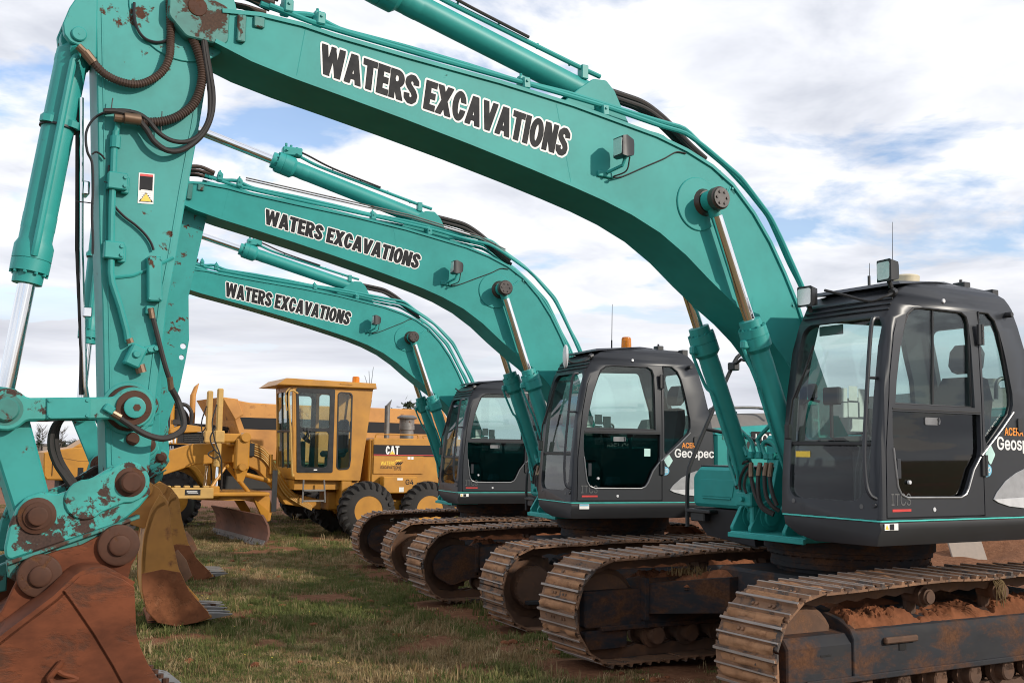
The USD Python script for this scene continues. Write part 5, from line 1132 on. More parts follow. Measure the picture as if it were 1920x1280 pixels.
# ---------------------------------------------------------------- arm, hitch and bucket, in the same frame; TA moves them with the boom tip
def corrugated(path, r, pitch=.0155):
    p = resample(spline(path, 10), pitch / 2); rr = r * np.where(np.arange(len(p)) % 2 == 0, 1.0, .84)
    return tube(p, rr, 10)
def build_arm(T, k, TA):
    X = lambda m: xf(m, TA)
    W = .135
    prof = [(5.985, 1.60), (6.03, 1.57), (6.12, 1.56), (6.185, 1.60), (6.198, 1.75), (6.226, 2.12), (6.262, 2.654), (6.30, 3.08), (6.347, 3.80), (6.39, 4.42), (6.40, 4.75), (6.34, 5.10), (6.27, 5.42), (6.22, 5.54), (6.13, 5.56), (6.06, 5.50), (6.03, 5.38), (5.95, 5.05), (5.72, 4.70), (5.68, 4.55), (5.70, 4.33), (5.757, 3.82), (5.812, 3.395), (5.854, 3.03), (5.899, 2.689), (5.937, 2.138), (5.95, 1.92), (5.955, 1.72)]
    parts = [ext(prof, -W, W, .006)]
    # side plates stand a little proud at the back edge
    for s_ in (1, -1):
        a, b_ = sorted((s_ * W, s_ * (W + .004)))
        parts.append(ydisc(IDLE[0], IDLE[1], .155, a, s_ * (W + .010) if s_ > 0 else b_, 34, .004) if s_ > 0 else ydisc(IDLE[0], IDLE[1], .155, -W - .010, -W, 34, .004))
        parts.append(ydisc(TIP[0] + .06, TIP[1], .33, *sorted((s_ * W, s_ * (W + .010))), 40, .004))
    # lug plates for the bucket cylinder
    lug = rounded([(6.37, 4.08), (6.385, 4.55), (6.37, 4.70), (6.47, 4.53), (6.535, 4.40), (6.565, 4.30), (6.555, 4.235), (6.52, 4.195), (6.46, 4.18), (6.41, 4.13)], .02, 3)
    for y in (.095, -.145): parts.append(ext(lug, y, y + .05, .006))
    # welded seams on the side plate
    sl = [(6.24, 2.83), (6.10, 2.86), (5.97, 2.93), (5.875, 2.99)]
    parts.append(tube([(x, W + .002, z) for x, z in sl], .011, 6))
    parts.append(tube([(6.21, W + .002, 1.97), (6.06, W + .002, 1.955), (5.95, W + .002, 1.99)], .009, 6))
    parts.append(tube([(x - .035, W, z) for x, z in prof[9:3:-1]], .006, 5))
    parts.append(tube([(x + .045, W, z) for x, z in prof[20:27]], .007, 5))
    # lifting eye behind
    eye = Polygon(rounded([(5.745, 3.10), (5.69, 2.70), (5.685, 2.45), (5.73, 2.20), (5.80, 2.0), (5.90, 1.75), (5.95, 2.6)], .04, 4)).difference(Point(5.725, 2.49).buffer(.026)).difference(Point(5.765, 2.12).buffer(.018))
    arm = obj('arm', X(cat(*parts)), M['teal_arm_paint'], T, smooth=28)
    if k == 1:
        bp_ = Polygon([(5.172,4.507),(5.321,3.639),(5.295,3.145),(5.320,2.931),(5.369,2.616),(5.506,2.150),(5.539,1.888)] + [(5.705,1.886),(5.737,2.604),(5.715,3.361),(5.637,4.137),(5.442,4.907),(5.183,4.903),(5.102,4.776)]).difference(Point([(5.354,3.077)][0]).buffer(.032)).difference(Point([(5.366,2.952)][0]).buffer(.028))
        obj('back_plate', ext(bp_, -.03, .03), M['teal_arm_paint'], arm)
    # pipes and fittings on the near side plate
    y = W + .035
    if k == 0:
        pa = [(6.235, 3.765), (6.245, 3.70), (6.25, 3.58), (6.245, 3.2), (6.232, 2.86), (6.222, 2.80), (6.17, 2.66), (6.13, 2.53), (6.115, 2.46)]
        obj('hard_line', X(cat(tube([(6.155, y + .01, 3.785), (6.20, y + .01, 3.785), (6.235, y, 3.755), (6.245, y, 3.69)], .017, 8), tube(P3(pa[1:], y), .020, 9), *[rod((6.246, y, z), (6.246, y, z + .07), .030, 8) for z in (3.60,)])), M['teal_arm_paint'], arm)
        for z in (3.40, 2.99):
            cl = [cbox(6.17, 6.28, W, W + .07, z - .05, z + .05, .006), cbox(6.155, 6.20, W, W + .045, z - .065, z + .035, .006)]
            cl += [hexbolt((6.185, W + .068, z + d_), (0, 1, 0), .012, .012) for d_ in (-.025, .025)]
            obj('line_clamp', X(cat(*cl)), M['teal_arm_paint'], arm)
        vb = [xf(cbox(-.045, .045, 0, .085, -.07, .06, .010), np.array(roty(22, (0, 0))) + np.array([[0, 0, 0, 6.075], [0, 0, 0, W], [0, 0, 0, 2.385], [0, 0, 0, 0]])), rod((6.075, W + .08, 2.39), (6.075, W + .10, 2.39), .022, 12, .004)]
        vb += [xf(cbox(-.10, .0, 0, .018, -.022, .022, .006), np.array(roty(-14, (0, 0))) + np.array([[0, 0, 0, 6.02], [0, 0, 0, W + .01], [0, 0, 0, 2.42], [0, 0, 0, 0]])), hexbolt((5.955, W + .026, 2.435), (0, 1, 0), .015, .012), hexbolt((5.99, W + .026, 2.425), (0, 1, 0), .015, .012)]
        obj('valve_block', X(cat(*vb)), M['teal_arm_paint'], arm)
        obj('valve_plug', X(cat(rod((6.05, W + .045, 2.33), (6.035, W + .045, 2.285), .030, 10), rod((6.105, W + .045, 2.455), (6.115, W + .045, 2.48), .021, 8))), M['brass_fitting'], arm)
        # cover box and the hose below it
        bx_ = xf(cbox(-.042, .042, 0, .055, -.14, .13, .008), np.array(roty(-3, (0, 0))) + np.array([[0, 0, 0, 5.985], [0, 0, 0, W], [0, 0, 0, 2.85], [0, 0, 0, 0]]))
        obj('cover_box', X(cat(bx_, *[hexbolt((5.985 + a, W + .054, 2.85 + b_), (0, 1, 0), .009, .006) for a, b_ in ((-.03, .115), (.03, .115), (-.035, -.12), (.025, -.125))], cbox(5.975, 6.025, W, W + .03, 2.635, 2.685, .005))), M['teal_arm_paint'], arm)
        obj('hose', X(tube(spline([(5.995, W + .03, 2.65), (5.965, W + .035, 2.55), (5.905, W + .03, 2.35), (5.86, W + .01, 2.24)], 6), .015, 8)), M['dirty_rubber'], arm)
        obj('hose_fitting', X(cat(rod((5.998, W + .03, 2.67), (5.985, W + .032, 2.61), .018, 9), rod((5.868, W + .02, 2.27), (5.85, W + .0, 2.19), .018, 9))), M['brass_fitting'], arm)
        obj('hose', X(tube(spline([(5.852, W + .01, 2.20), (5.80, W - .02, 2.12), (5.775, W + .03, 1.99), (5.83, W + .09, 1.93), (5.92, W + .13, 1.905), (6.02, W + .14, 1.93), (6.12, W + .15, 1.99), (6.18, W + .155, 2.03)], 7), .019, 9)), M['dirty_rubber'], arm)
        obj('hose_fitting', X(cat(rod((6.16, W + .155, 2.02), (6.205, W + .155, 2.045), .022, 10))), M['brass_fitting'], arm)
        obj('hose_block', X(xf(cbox(-.03, .03, 0, .05, -.022, .022, .006), np.array(roty(30, (0, 0))) + np.array([[0, 0, 0, 6.225], [0, 0, 0, W + .13], [0, 0, 0, 2.065], [0, 0, 0, 0]]))), M['teal_arm_paint'], arm)
        # warning sticker
        qy = W + .0015
        obj('sticker', X(decal([(6.099,3.480),(6.009,3.484),(6.007,3.300),(6.097,3.295)], qy, qy + .0015)), M['white_decal'], arm)
        obj('sticker_text', X(decal([(6.092,3.461),(6.017,3.465),(6.016,3.380),(6.092,3.375)], qy + .0017, qy + .0022)), M['black_decal'], arm)
        ln = [(6.066 - .0, 3.555 - .0)]
        for q_ in range(6):
            z0 = 3.378 - q_ * .0125
            obj('sticker_text', X(cbox(6.023, 6.082 - (.012 if q_ == 5 else 0), qy + .0022, qy + .0027, z0 - .003, z0 + .0025, .0002)), M['white_decal'], arm)
        obj('sticker_heading', X(decal([(6.091,3.475),(6.017,3.478),(6.017,3.465),(6.092,3.461)], qy + .0017, qy + .0022)), M['red_decal'], arm)
        tri = [(6.053,3.371),(6.010,3.311),(6.092,3.305)]
        obj('warning_mark', X(decal(tri, qy + .0017, qy + .0022)), M['black_decal'], arm)
        obj('warning_mark', X(decal([(6.052,3.360),(6.020,3.314),(6.083,3.310)], qy + .0023, qy + .0028)), M['yellow_decal'], arm)
        # corrugated hose sleeves that hang across the top of the arm
        yy = W + .02
        obj('hose', X(corrugated([(p[0], yy + .01 + (.02 if 0 < n_ < 8 else 0), p[1]) for n_, p in enumerate([(6.437,4.129),(6.390,4.081),(6.330,4.029),(6.244,3.999),(6.147,3.999),(6.063,4.043),(5.998,4.113),(5.965,4.206),(5.959,4.319),(5.965,4.435),(5.976,4.567)])], .026)), M['hose_sleeve'], arm)
        obj('hose_fitting', X(cat(rod(*[(x, yy + .02, z) for x, z in [(6.480,4.168),(6.437,4.132)]], .022, 10), rod(*[(x, yy + .03, z) for x, z in [(6.443,4.137),(6.392,4.081)]], .028, 10))), M['brass_fitting'], arm)
        obj('hose', X(corrugated([(p[0], yy + .03, p[1]) for p in [(6.129,3.778),(6.053,3.783),(5.976,3.803),(5.894,3.849),(5.815,3.930),(5.775,4.032),(5.765,4.152),(5.794,4.265),(5.838,4.356),(5.893,4.428),(5.920,4.574)]], .030)), M['hose_sleeve'], arm)
        obj('hose_fitting', X(cat(rod(*[(x, yy + .05, z) for x, z in [(6.265,3.769),(6.199,3.772)]], .024, 10), rod(*[(x, yy + .06, z) for x, z in [(6.211,3.773),(6.120,3.780)]], .034, 12))), M['brass_fitting'], arm)
        for r_w, pts in ((.017, [(5.784,4.600),(5.777,4.465),(5.755,4.300),(5.721,4.139),(5.698,4.008),(5.701,3.890),(5.735,3.783),(5.795,3.699),(5.877,3.635),(5.955,3.622),(6.032,3.664),(6.085,3.735),(6.149,3.788),(6.241,3.810),(6.324,3.800)]),
                         (.014, [(5.796,4.593),(5.784,4.426),(5.762,4.262),(5.731,4.099),(5.715,3.968),(5.721,3.850),(5.768,3.751),(5.842,3.695),(5.930,3.686),(6.009,3.721),(6.072,3.784),(6.128,3.815),(6.198,3.821),(6.249,3.815)])):
            obj('hose', X(tube(spline([(a, yy + .05, b_) for a, b_ in pts], 7), r_w, 9)), M['dirty_rubber'], arm)
        for r_w, pts in ((.009, [(6.178,4.508),(6.174,4.426),(6.151,4.348),(6.104,4.299),(6.035,4.291),(5.973,4.322),(5.942,4.380),(5.930,4.467),(5.939,4.567)]), (.008, [(6.165,3.844),(6.246,3.832),(6.325,3.798),(6.381,3.742),(6.408,3.660),(6.396,3.561),(6.366,3.493),(6.354,3.352),(6.351,3.195),(6.338,3.039),(6.336,2.961)]),
                         (.008, [(6.272,3.495),(6.265,3.368),(6.238,3.270),(6.177,3.205),(6.105,3.157),(6.050,3.110),(6.014,3.063),(5.996,3.020)]), (.006, [(6.369,3.546),(6.346,3.563),(6.316,3.549),(6.297,3.527)])):
            obj('wire', X(tube(spline([(a, W + .02, b_) for a, b_ in pts], 7), r_w, 6)), M['black_plastic'], arm)
        tie = [([(6.447,3.250),(6.398,3.251),(6.351,3.251)]), ([(6.300,3.386),(6.252,3.380),(6.210,3.374)]), ([(6.276,3.891),(6.280,3.845),(6.281,3.812)]), ([(5.992,3.861),(5.993,3.815),(5.993,3.762),(5.990,3.703)])]
        obj('cable_tie', X(cat(*[tube([(a, W + .05, b_) for a, b_ in p], .0035, 5) for p in tie])), M['black_plastic'], arm)
    # bright steel pipe on the front face
    obj('steel_pipe', X(cat(tube([(6.43, .06, 3.9), (6.385, .06, 3.0), (6.32, .05, 2.2), (6.30, .05, 2.1)], .013, 8), cbox(6.31, 6.36, -.02, .09, 2.60, 2.66, .006), cbox(6.36, 6.40, -.02, .09, 3.32, 3.40, .006))), M['chrome'], arm)
    obj('steel_pipe', X(tube([(6.445, .02, 3.9), (6.40, .02, 3.0), (6.345, .02, 2.4), (6.335, .02, 2.15)], .014, 8)), M['dirty_rubber'], arm)
    obj('lug_pin', X(cat(rod((LUG[0], -.16, LUG[1]), (LUG[0], .162, LUG[1]), .043, 24, .006), rod((LUG[0], .160, LUG[1]), (LUG[0], .164, LUG[1]), .006, 8))), M['teal_arm_paint'], arm)
    obj('boss_ring', X(cat(stepped((IDLE[0], W + .005, IDLE[1]), (IDLE[0], .30, IDLE[1]), [(0, .135), (.03, .13), (.06, .10), (.12, .095)], 28))), M['boss_rust'], arm)
    obj('end_boss', X(cat(ydisc(BPIN[0], BPIN[1], .10, -.20, .20, 26, .008), ydisc(6.06, 1.90, .038, W, W + .025, 16, .006))), M['boss_rust'], arm)
    # bucket cylinder
    b3 = np.array([LUG[0], 0, LUG[1]]); e3 = np.array([LINK[0], 0, LINK[1]])
    bb, ee = ap(TA, b3), ap(TA, e3)
    o, b, d = hyd_cylinder(T, 'bucket_cylinder', (bb[0], bb[2]), (ee[0], ee[2]), 0.0, .092, .048, 1.42, gland=.108, gl=.19)
    n = np.array([-d[2], 0, d[0]]); n = n if n[0] < 0 else -n
    sd = np.array([0, 1.0, 0])
    obj('hard_line', cat(tube([b + d * .10 + n * .02 + sd * .10, b + d * .16 + sd * .125, b + d * .6 + sd * .125, b + d * 1.25 + sd * .122, b + d * 1.33 + sd * .10], .021, 9), *[rod(b + d * s_ + sd * .05 + n * q_, b + d * (s_ + .04) + sd * .05 + n * q_, .05, 8) for s_, q_ in ((.50, .06), (.50, -.06))], stepped(b + d * .48, b + d * .54, [(0, .100), (.06, .100)], 24), rod(b + d * .06 + sd * .08, b + d * .10 + sd * .13, .03, 8)), M['teal_cylinder_paint'], o)
    obj('band_clamp', stepped(b + d * .535, b + d * .548, [(0, .104), (.013, .104)], 24), M['black_plastic'], o)
    # idler links and tip link
    for s_ in (1, -1):
        a, c = np.array(IDLE), np.array(LINK); u = (c - a) / np.linalg.norm(c - a); v = np.array([-u[1], u[0]])
        y0, y1 = sorted((s_ * .215, s_ * .285))
        g = unary_union([Point(*a).buffer(.118, 12), Point(*c).buffer(.115, 12), LineString([a, c]).buffer(.062, cap_style=2)]).buffer(.05).buffer(-.05)
        il = obj('idler_link', X(ext(list(g.simplify(.002).exterior.coords)[:-1], y0, y1, .010)), M['teal_worn_paint'], T, smooth=35)
        if s_ > 0:
            pl = [a + u * .14 * 1.45 + v * s2 * .062 for s2 in (1,)]
            q = [a + u * .235 + v * .06, a + u * .46 + v * .06, a + u * .46 - v * .055, a + u * .235 - v * .055]
            obj('cover_plate', X(cat(ext([tuple(w) for w in q], y1, y1 + .012, .003), *[hexbolt(tuple((a + u * s2 + v * s3)[[0]]) + (y1 + .011,) + tuple((a + u * s2 + v * s3)[[1]]), (0, 1, 0), .010, .008) for s2 in (.25, .445) for s3 in (.045, -.04)])), M['teal_arm_paint'], il)
    obj('link_pin', X(cat(rod((LINK[0], -.31, LINK[1]), (LINK[0], .315, LINK[1]), .066, 24, .010), rod((LINK[0], .28, LINK[1]), (LINK[0], .288, LINK[1]), .085, 24))), M['teal_dirty_paint'], T)
    obj('link_pin', X(cat(stepped((IDLE[0], .26, IDLE[1]), (IDLE[0], .318, IDLE[1]), [(0, .098), (.04, .098), (.041, .062), (.05, .062)], 28))), M['boss_rust'], T)
    obj('link_pin', X(cat(stepped((IDLE[0], .315, IDLE[1]), (IDLE[0], .328, IDLE[1]), [(0, .060), (.010, .060), (.013, .054)], 20))), M['teal_arm_paint'], T)
    obj('pin_head', X(rod((IDLE[0] - .01, .327, IDLE[1]), (IDLE[0] - .01, .331, IDLE[1]), .022, 6)), M['boss_rust'], T)
    a, c = np.array(LINK), np.array(HPIN); u = (c - a) / np.linalg.norm(c - a); v = np.array([-u[1], u[0]])
    g = unary_union([Point(*a).buffer(.112, 12), Point(*c).buffer(.10, 12), Polygon([tuple(a + v * .108), tuple(c + v * .095), tuple(c - v * .095), tuple(a - v * .108)])])
    obj('tip_link', X(ext(list(g.simplify(.002).exterior.coords)[:-1], -.205, .205, .012)), M['teal_arm_paint'], T, smooth=35)
    # quick hitch
    hp = [(6.10, 1.755), (6.03, 1.735), (5.985, 1.67), (5.97, 1.59), (6.03, 1.51), (6.10, 1.45), (6.16, 1.415), (6.40, 1.335), (6.705, 1.235), (6.715, 1.30), (6.70, 1.42), (6.665, 1.52), (6.62, 1.575), (6.55, 1.60), (6.46, 1.59), (6.38, 1.62), (6.28, 1.68), (6.20, 1.735)]
    hp_s = list(Polygon(hp).buffer(-.03).buffer(.03, quad_segs=4).exterior.coords)[:-1]
    hp_s = [tuple(p) for p in np.array(Polygon(hp_s).simplify(.002).exterior.coords)[:-1]]
    hi = obj('quick_hitch', X(cat(ext(hp_s, .215, .275, .010), ext(hp_s, -.275, -.215, .010))), M['teal_worn_paint'], T, smooth=35)
    obj('wear_plate', X(cat(ext(list(unary_union([Point(6.10, 1.655).buffer(.118, 12), Point(6.32, 1.56).buffer(.112, 12), LineString([(6.10, 1.655), (6.32, 1.56)]).buffer(.10)]).simplify(.003).exterior.coords)[:-1], .275, .292, .006))), M['teal_worn_paint'], hi)
    obj('hitch_base', X(cat(ext([(6.03, 1.47), (6.70, 1.235), (6.70, 1.215), (6.03, 1.45)], .20, .30, .004), ext([(6.06, 1.46), (6.70, 1.215), (6.69, 1.15), (6.60, 1.09), (6.40, 1.17), (6.10, 1.33)], .225, .262, .006), ext([(6.06, 1.46), (6.70, 1.215), (6.69, 1.15), (6.60, 1.09), (6.40, 1.17), (6.10, 1.33)], -.262, -.225, .006), ext([(6.67, 1.21), (6.86, 1.13), (6.88, 1.06), (6.80, 1.02), (6.67, 1.05)], -.03, .03, .006), cbox(6.1, 6.65, -.21, .21, 1.30, 1.34, .01))), M['teal_dirty_paint'], hi)
    each('hitch_pin', [X(q) for q in (stepped((BPIN[0], .272, BPIN[1]), (BPIN[0], .345, BPIN[1]), [(0, .085), (.02, .085), (.024, .062), (.066, .058), (.073, .048)], 24), stepped((HPIN[0], .272, HPIN[1]), (HPIN[0], .330, HPIN[1]), [(0, .098), (.015, .098), (.02, .074), (.030, .072), (.031, .052), (.055, .050), (.058, .043)], 24), rod((BPIN[0], -.33, BPIN[1]), (BPIN[0], -.27, BPIN[1]), .07, 20), rod((HPIN[0], -.33, HPIN[1]), (HPIN[0], -.27, HPIN[1]), .06, 20))], M['boss_rust'], hi)
    if k == 0:
        for q_ in (0, 1):
            pts = [(6.241,2.045),(6.372,2.042),(6.460,1.996),(6.495,1.922),(6.493,1.837),(6.462,1.754),(6.418,1.688),(6.375,1.628),(6.337,1.568)] if q_ == 0 else [(6.205,2.041),(6.337,2.042),(6.428,2.016),(6.463,1.945),(6.460,1.853),(6.435,1.772),(6.388,1.694),(6.340,1.628),(6.302,1.573)]
            obj('hose', X(tube(spline([(a, .12 - .06 * q_, b_) for a, b_ in pts], 7), .019, 9)), M['dirty_rubber'], hi)
    build_bucket(T, k, TA, X)

def build_bucket(T, k, TA, X):
    if k == 0:
        mt = 'bucket_rust'
        w = .62
        # ears with their bosses
        ear = rounded([(6.152,1.377),(6.105,1.359),(6.053,1.299),(6.035,1.242),(6.061,1.189),(6.074,1.124),(6.075,1.041),(6.123,0.926),(6.330,0.879),(6.622,0.839),(6.803,0.849),(6.709,0.983),(6.674,1.070),(6.624,1.193),(6.595,1.237),(6.517,1.264),(6.437,1.288),(6.329,1.312),(6.248,1.355)], .02, 3)
        shell_top = [(6.111,1.121),(6.167,1.156),(6.251,1.195),(6.331,1.198),(6.383,1.180),(6.432,1.132),(6.493,1.072),(6.614,0.978),(6.754,0.867),(6.911,0.709),(7.016,0.552)]
        side_front = [(6.107,1.112),(6.093,0.966),(6.085,0.868),(6.062,0.796),(6.018,0.704),(5.957,0.616),(5.882,0.526),(5.801,0.445)]
        ST, SF = np.array(shell_top), np.array(side_front)
        lip = SF[-1]
        bot = [tuple(ST[-1] + np.array([-.02, -.22])), tuple(.5 * (ST[-1] + lip) + np.array([.0, -.28])), tuple(lip + np.array([.02, -.06]))]
        bot = [(a, max(b_, .10)) for a, b_ in bot]
        side = [tuple(p) for p in ST] + bot + [tuple(p) for p in SF[::-1]]
        pg = Polygon(side).buffer(0)
        if pg.geom_type != 'Polygon': pg = max(pg.geoms, key=lambda q: q.area)
        side = list(pg.simplify(.003).exterior.coords)[:-1]
        parts = [ext(side, w - .03, w, .004), ext(side, -w, -w + .03, .004)]
        shell = [tuple(p) for p in ST] + bot
        sh = LineString(spline(np.array(shell), 4)).buffer(.018, cap_style=2)
        parts.append(ext(list(sh.simplify(.002).exterior.coords)[:-1], -w, w))
        # doubled side plate along the mouth
        off = np.array([.215, -.02])
        pl = [tuple(p) for p in SF] + [tuple(q) for q in (np.array([(5.801,0.445),(5.950,0.481),(6.104,0.542),(6.195,0.709),(6.299,0.880),(6.414,1.050),(6.459,1.111),(6.432,1.132),(6.383,1.180),(6.331,1.198),(6.251,1.195),(6.167,1.156)]))]
        pq = Polygon(pl).buffer(0)
        if pq.geom_type != 'Polygon': pq = max(pq.geoms, key=lambda q: q.area)
        parts.append(ext(list(pq.simplify(.002).exterior.coords)[:-1], w, w + .016, .004)); parts.append(ext(list(pq.simplify(.002).exterior.coords)[:-1], -w - .016, -w, .004))
        bk = obj('bucket', X(cat(*parts)), M[mt], T, smooth=25)
        obj('ear', X(ext(ear, .20 + .055, .20 + .10, .006)), M[mt], bk); obj('ear', X(ext(ear, -.30, -.255, .006)), M[mt], bk)
        e1, e2 = [(6.139,1.307)][0], [(6.538,1.157)][0]
        for c in (e1, e2):
            obj('ear_boss', X(stepped((c[0], .295, c[1]), (c[0], .365, c[1]), [(0, .115), (.035, .112), (.04, .10), (.041, .060), (.058, .056), (.064, .045)], 30)), M['boss_rust'], bk)
            obj('ear_pin', X(rod((c[0], -.34, c[1]), (c[0], .30, c[1]), .045, 16)), M['boss_rust'], bk)
        # hook welded on the side
        hk = spline([(x, w + .028, z) for x, z in [(6.446,0.756),(6.479,0.715),(6.505,0.680),(6.504,0.669),(6.491,0.652),(6.450,0.649),(6.373,0.654)]], 6)
        hk2 = spline([(x, w + .028, z) for x, z in [(6.474,0.715),(6.442,0.691),(6.400,0.675),(6.368,0.659)]], 5)
        obj('hook', X(cat(tube(hk, .017, 8), tube(hk2, .014, 7))), M[mt], bk)
        # cutting edge, in two bolted lengths across the mouth
        for y0, y1 in ((-.62, -.05), (-.02, .60)):
            obj('cutting_edge', X(ext([tuple(lip + np.array(q)) for q in ((.05, .015), (-.17, -.035), (-.19, -.065), (.05, -.03))], y0, y1, .006)), M['grey_steel'], bk)
        each('edge_bolt', [X(rod((lip[0] - .04, yy, lip[1] + .005), (lip[0] - .04, yy, lip[1] + .03), .022, 8)) for yy in np.linspace(-.5, .5, 8)], M['boss_rust'], bk)
        tag(obj('soil', X(lumps(lip[0] + .05, lip[0] + .5, -.55, .55, lip[1] - .12, .16, 16, 5)), M['soil'], bk, smooth=25), None, None, None, 'stuff')
        return
    # narrow toothed bucket, yellow above and earth coloured below
    w = .52
    prof = [(5.56, 1.47), (5.645, 1.30), (5.70, 1.05), (5.71, .80), (5.695, .50), (5.64, .28), (5.52, .15), (5.33, .105), (5.12, .135), (4.99, .185), (5.02, .245), (5.10, .335), (5.22, .47), (5.335, .70), (5.40, .95), (5.43, 1.10), (5.45, 1.30), (5.49, 1.42)]
    inv = np.linalg.inv(TA)
    Y = (lambda m: m) if k == 1 else (lambda m: xf(m, TA2))
    if k == 2:
        TK1 = bucket_frame['TA']; TA2 = TA @ np.linalg.inv(TK1)
    else: bucket_frame['TA'] = TA
    parts = [ext(prof, w - .028, w, .004), ext(prof, -w, -w + .028, .004)]
    sh = LineString(spline(np.array([(5.50, 1.38), (5.60, 1.30), (5.67, 1.05), (5.685, .80), (5.67, .50), (5.62, .30), (5.50, .175), (5.33, .13), (5.12, .155), (4.98, .195)]), 4)).buffer(.016, cap_style=2)
    parts.append(ext(list(sh.simplify(.002).exterior.coords)[:-1], -w, w))
    bk = obj('bucket', Y(cat(*parts)), M['yellow_bucket_paint'], T, smooth=25)
    lowp = [(x, z) for x, z in prof if z < .75]
    cut = Polygon(prof).intersection(Polygon([(4.8, 0), (5.9, 0), (5.9, .62), (5.5, .70), (5.3, .66), (4.8, .60)]))
    o = obj('caked_soil', Y(cat(ext(list(cut.buffer(-.004).exterior.coords)[:-1], w, w + .012, .003), lumps(4.98, 5.62, -w + .03, w - .03, .17, .13, 20, 31))), M['soil'], bk, smooth=25); tag(o, None, None, None, 'stuff')
    er = rounded([(5.44, 1.36), (5.55, 1.52), (5.68, 1.61), (5.80, 1.59), (6.12, 1.45), (6.17, 1.34), (6.05, 1.22), (5.70, 1.10), (5.50, 1.10)], .04, 4)
    each('ear', [Y(ext(er, .22, .26, .006)), Y(ext(er, -.26, -.22, .006))], M['yellow_bucket_paint'], bk)
    each('ear_boss', [Y(ydisc(5.70, 1.51, .085, .26, .30, 24, .006)), Y(ydisc(6.07, 1.36, .085, .26, .30, 24, .006))], M['yellow_bucket_paint'], bk)
    for yy in (-.52, -.27, 0, .27, .52):
        yc = max(min(yy, w - .06), -w + .06)
        obj('tooth', Y(hull([(5.02, yc - .035, .225), (5.02, yc + .035, .225), (5.02, yc - .035, .155), (5.02, yc + .035, .155), (4.90, yc - .03, .220), (4.90, yc + .03, .220), (4.90, yc - .03, .175), (4.90, yc + .03, .175), (4.76, yc - .015, .205), (4.76, yc + .015, .205), (4.76, yc - .015, .197), (4.76, yc + .015, .197)])), M['grey_steel'], bk)
    obj('side_cutter', Y(ext([(5.17, .43), (5.10, .50), (5.17, .68), (5.27, .80), (5.33, .74), (5.24, .50)], -w - .02, -w, .004)), M['frame_rust'], bk)
bucket_frame = {}

# ---------------------------------------------------------------- motor grader, in its own frame: x forward, y left
def tyre_parts(T, c, R, w, rim_r, side, mat_rim, lugs=22, rim_depth=.12, name='wheel'):
    """one wheel: tyre with lugs, dished rim, hub with nuts; c = centre, side = +1 when its outer face looks to +y"""
    x, y, z = c
    h = w / 2
    prof = [(0, rim_r), (.0, rim_r + .01), (.015, rim_r + .08), (.05, R - .11), (.10, R - .045), (w * .32, R - .018), (w * .5, R - .014), (w * .68, R - .018), (w - .10, R - .045), (w - .05, R - .11), (w - .015, rim_r + .08), (w, rim_r + .01), (w, rim_r)]
    ty = [stepped((x, y - h, z), (x, y + h, z), prof, 40, caps=False)]
    for k in range(lugs):
        for s_ in (-1, 1):
            a = 2 * math.pi * (k + (.5 if s_ > 0 else 0)) / lugs
            b = []
            for t, yy, r0, r1 in ((0, .02, R - .03, R + .022), (.09, .55, R - .04, R + .016), (.15, .93, R - .09, R - .022), (.16, 1.0, R - .14, R - .07)):
                for e in (-.032, .032):
                    aa = a + t + e / R * 1.1
                    for r in (r0, r1): b.append((x + r * math.cos(aa), y + s_ * h * yy, z + r * math.sin(aa)))
            ty.append(hull(b))
    o = obj(name, cat(*ty), M['tyre_rubber'], T, smooth=30)
    yo = y + side * h
    d = -side
    rim = stepped((x, yo - side * .01, z), (x, yo - side * (rim_depth + .16), z), [(0, rim_r + .012), (.012, rim_r - .01), (.03, rim_r - .03), (rim_depth, rim_r - .10), (rim_depth + .004, .0)], 40)
    nuts = [hexbolt((x + .17 * math.cos(a), yo - side * (rim_depth + .01), z + .17 * math.sin(a)), (0, side, 0), .018, .025) for a in np.arange(10) * .6283]
    obj('rim', cat(rim, rod((x, yo - side * (rim_depth + .02), z), (x, yo - side * (rim_depth - .05), z), .12, 22, .008), *nuts), M[mat_rim], o, smooth=30)
    return o
FRG, FRD = [-3.0895, 26.2742, -0.14], [-9.1303, 28.3407, -0.14]
G = thing('motor_grader', 'yellow motor grader with square glazed cab and rusty blade', 'grader', frame_mtx(FRG, 206))
YP = M['yellow_paint']
for x in (.76, -.76):
    for s_ in (1, -1): tyre_parts(G, (x, s_ * 1.0, .64), .655, .40, .34, s_, 'yellow_paint')
for s_ in (1, -1): tyre_parts(G, (6.45, s_ * 1.0, .64), .655, .36, .34, s_, 'yellow_paint', rim_depth=.06)
each('tandem_case', [ext(rounded([(-1.0, .45), (1.0, .45), (1.05, .65), (.9, .86), (-.9, .86), (-1.05, .65)], .1, 4), *sorted((s_ * .62, s_ * .80)), .01) for s_ in (1, -1)], YP, G)
hood = [(.56, 1.03), (.56, 2.27), (.50, 2.32), (-1.75, 2.32), (-1.85, 2.25), (-1.85, 1.0)]
hd = obj('engine_hood', cat(ext(hood, -.72, .72, .02), cbox(-.74, .52, .72, .738, 1.47, 2.30, .004), cbox(.50, .62, -.68, .68, 1.10, 2.30, .03)), YP, G)
obj('side_panel', cbox(-.70, .52, .738, .750, 1.48, 1.88, .004), YP, hd)
obj('stripe', cbox(-1.84, .525, .739, .7415, 1.90, 2.16, .001), M['black_decal'], hd)
obj('red_line', cbox(-1.84, .525, .7416, .7425, 1.915, 1.932, .0004), M['red_decal'], hd)
cp, cwid = lettering('CAT', gap=.05)
obj('lettering', ext(on_quad(cp, cwid, [(.225, 1.935), (-.115, 1.935), (-.115, 2.135), (.225, 2.135)]), .7427, .7440), M['white_decal'], hd, smooth=False)
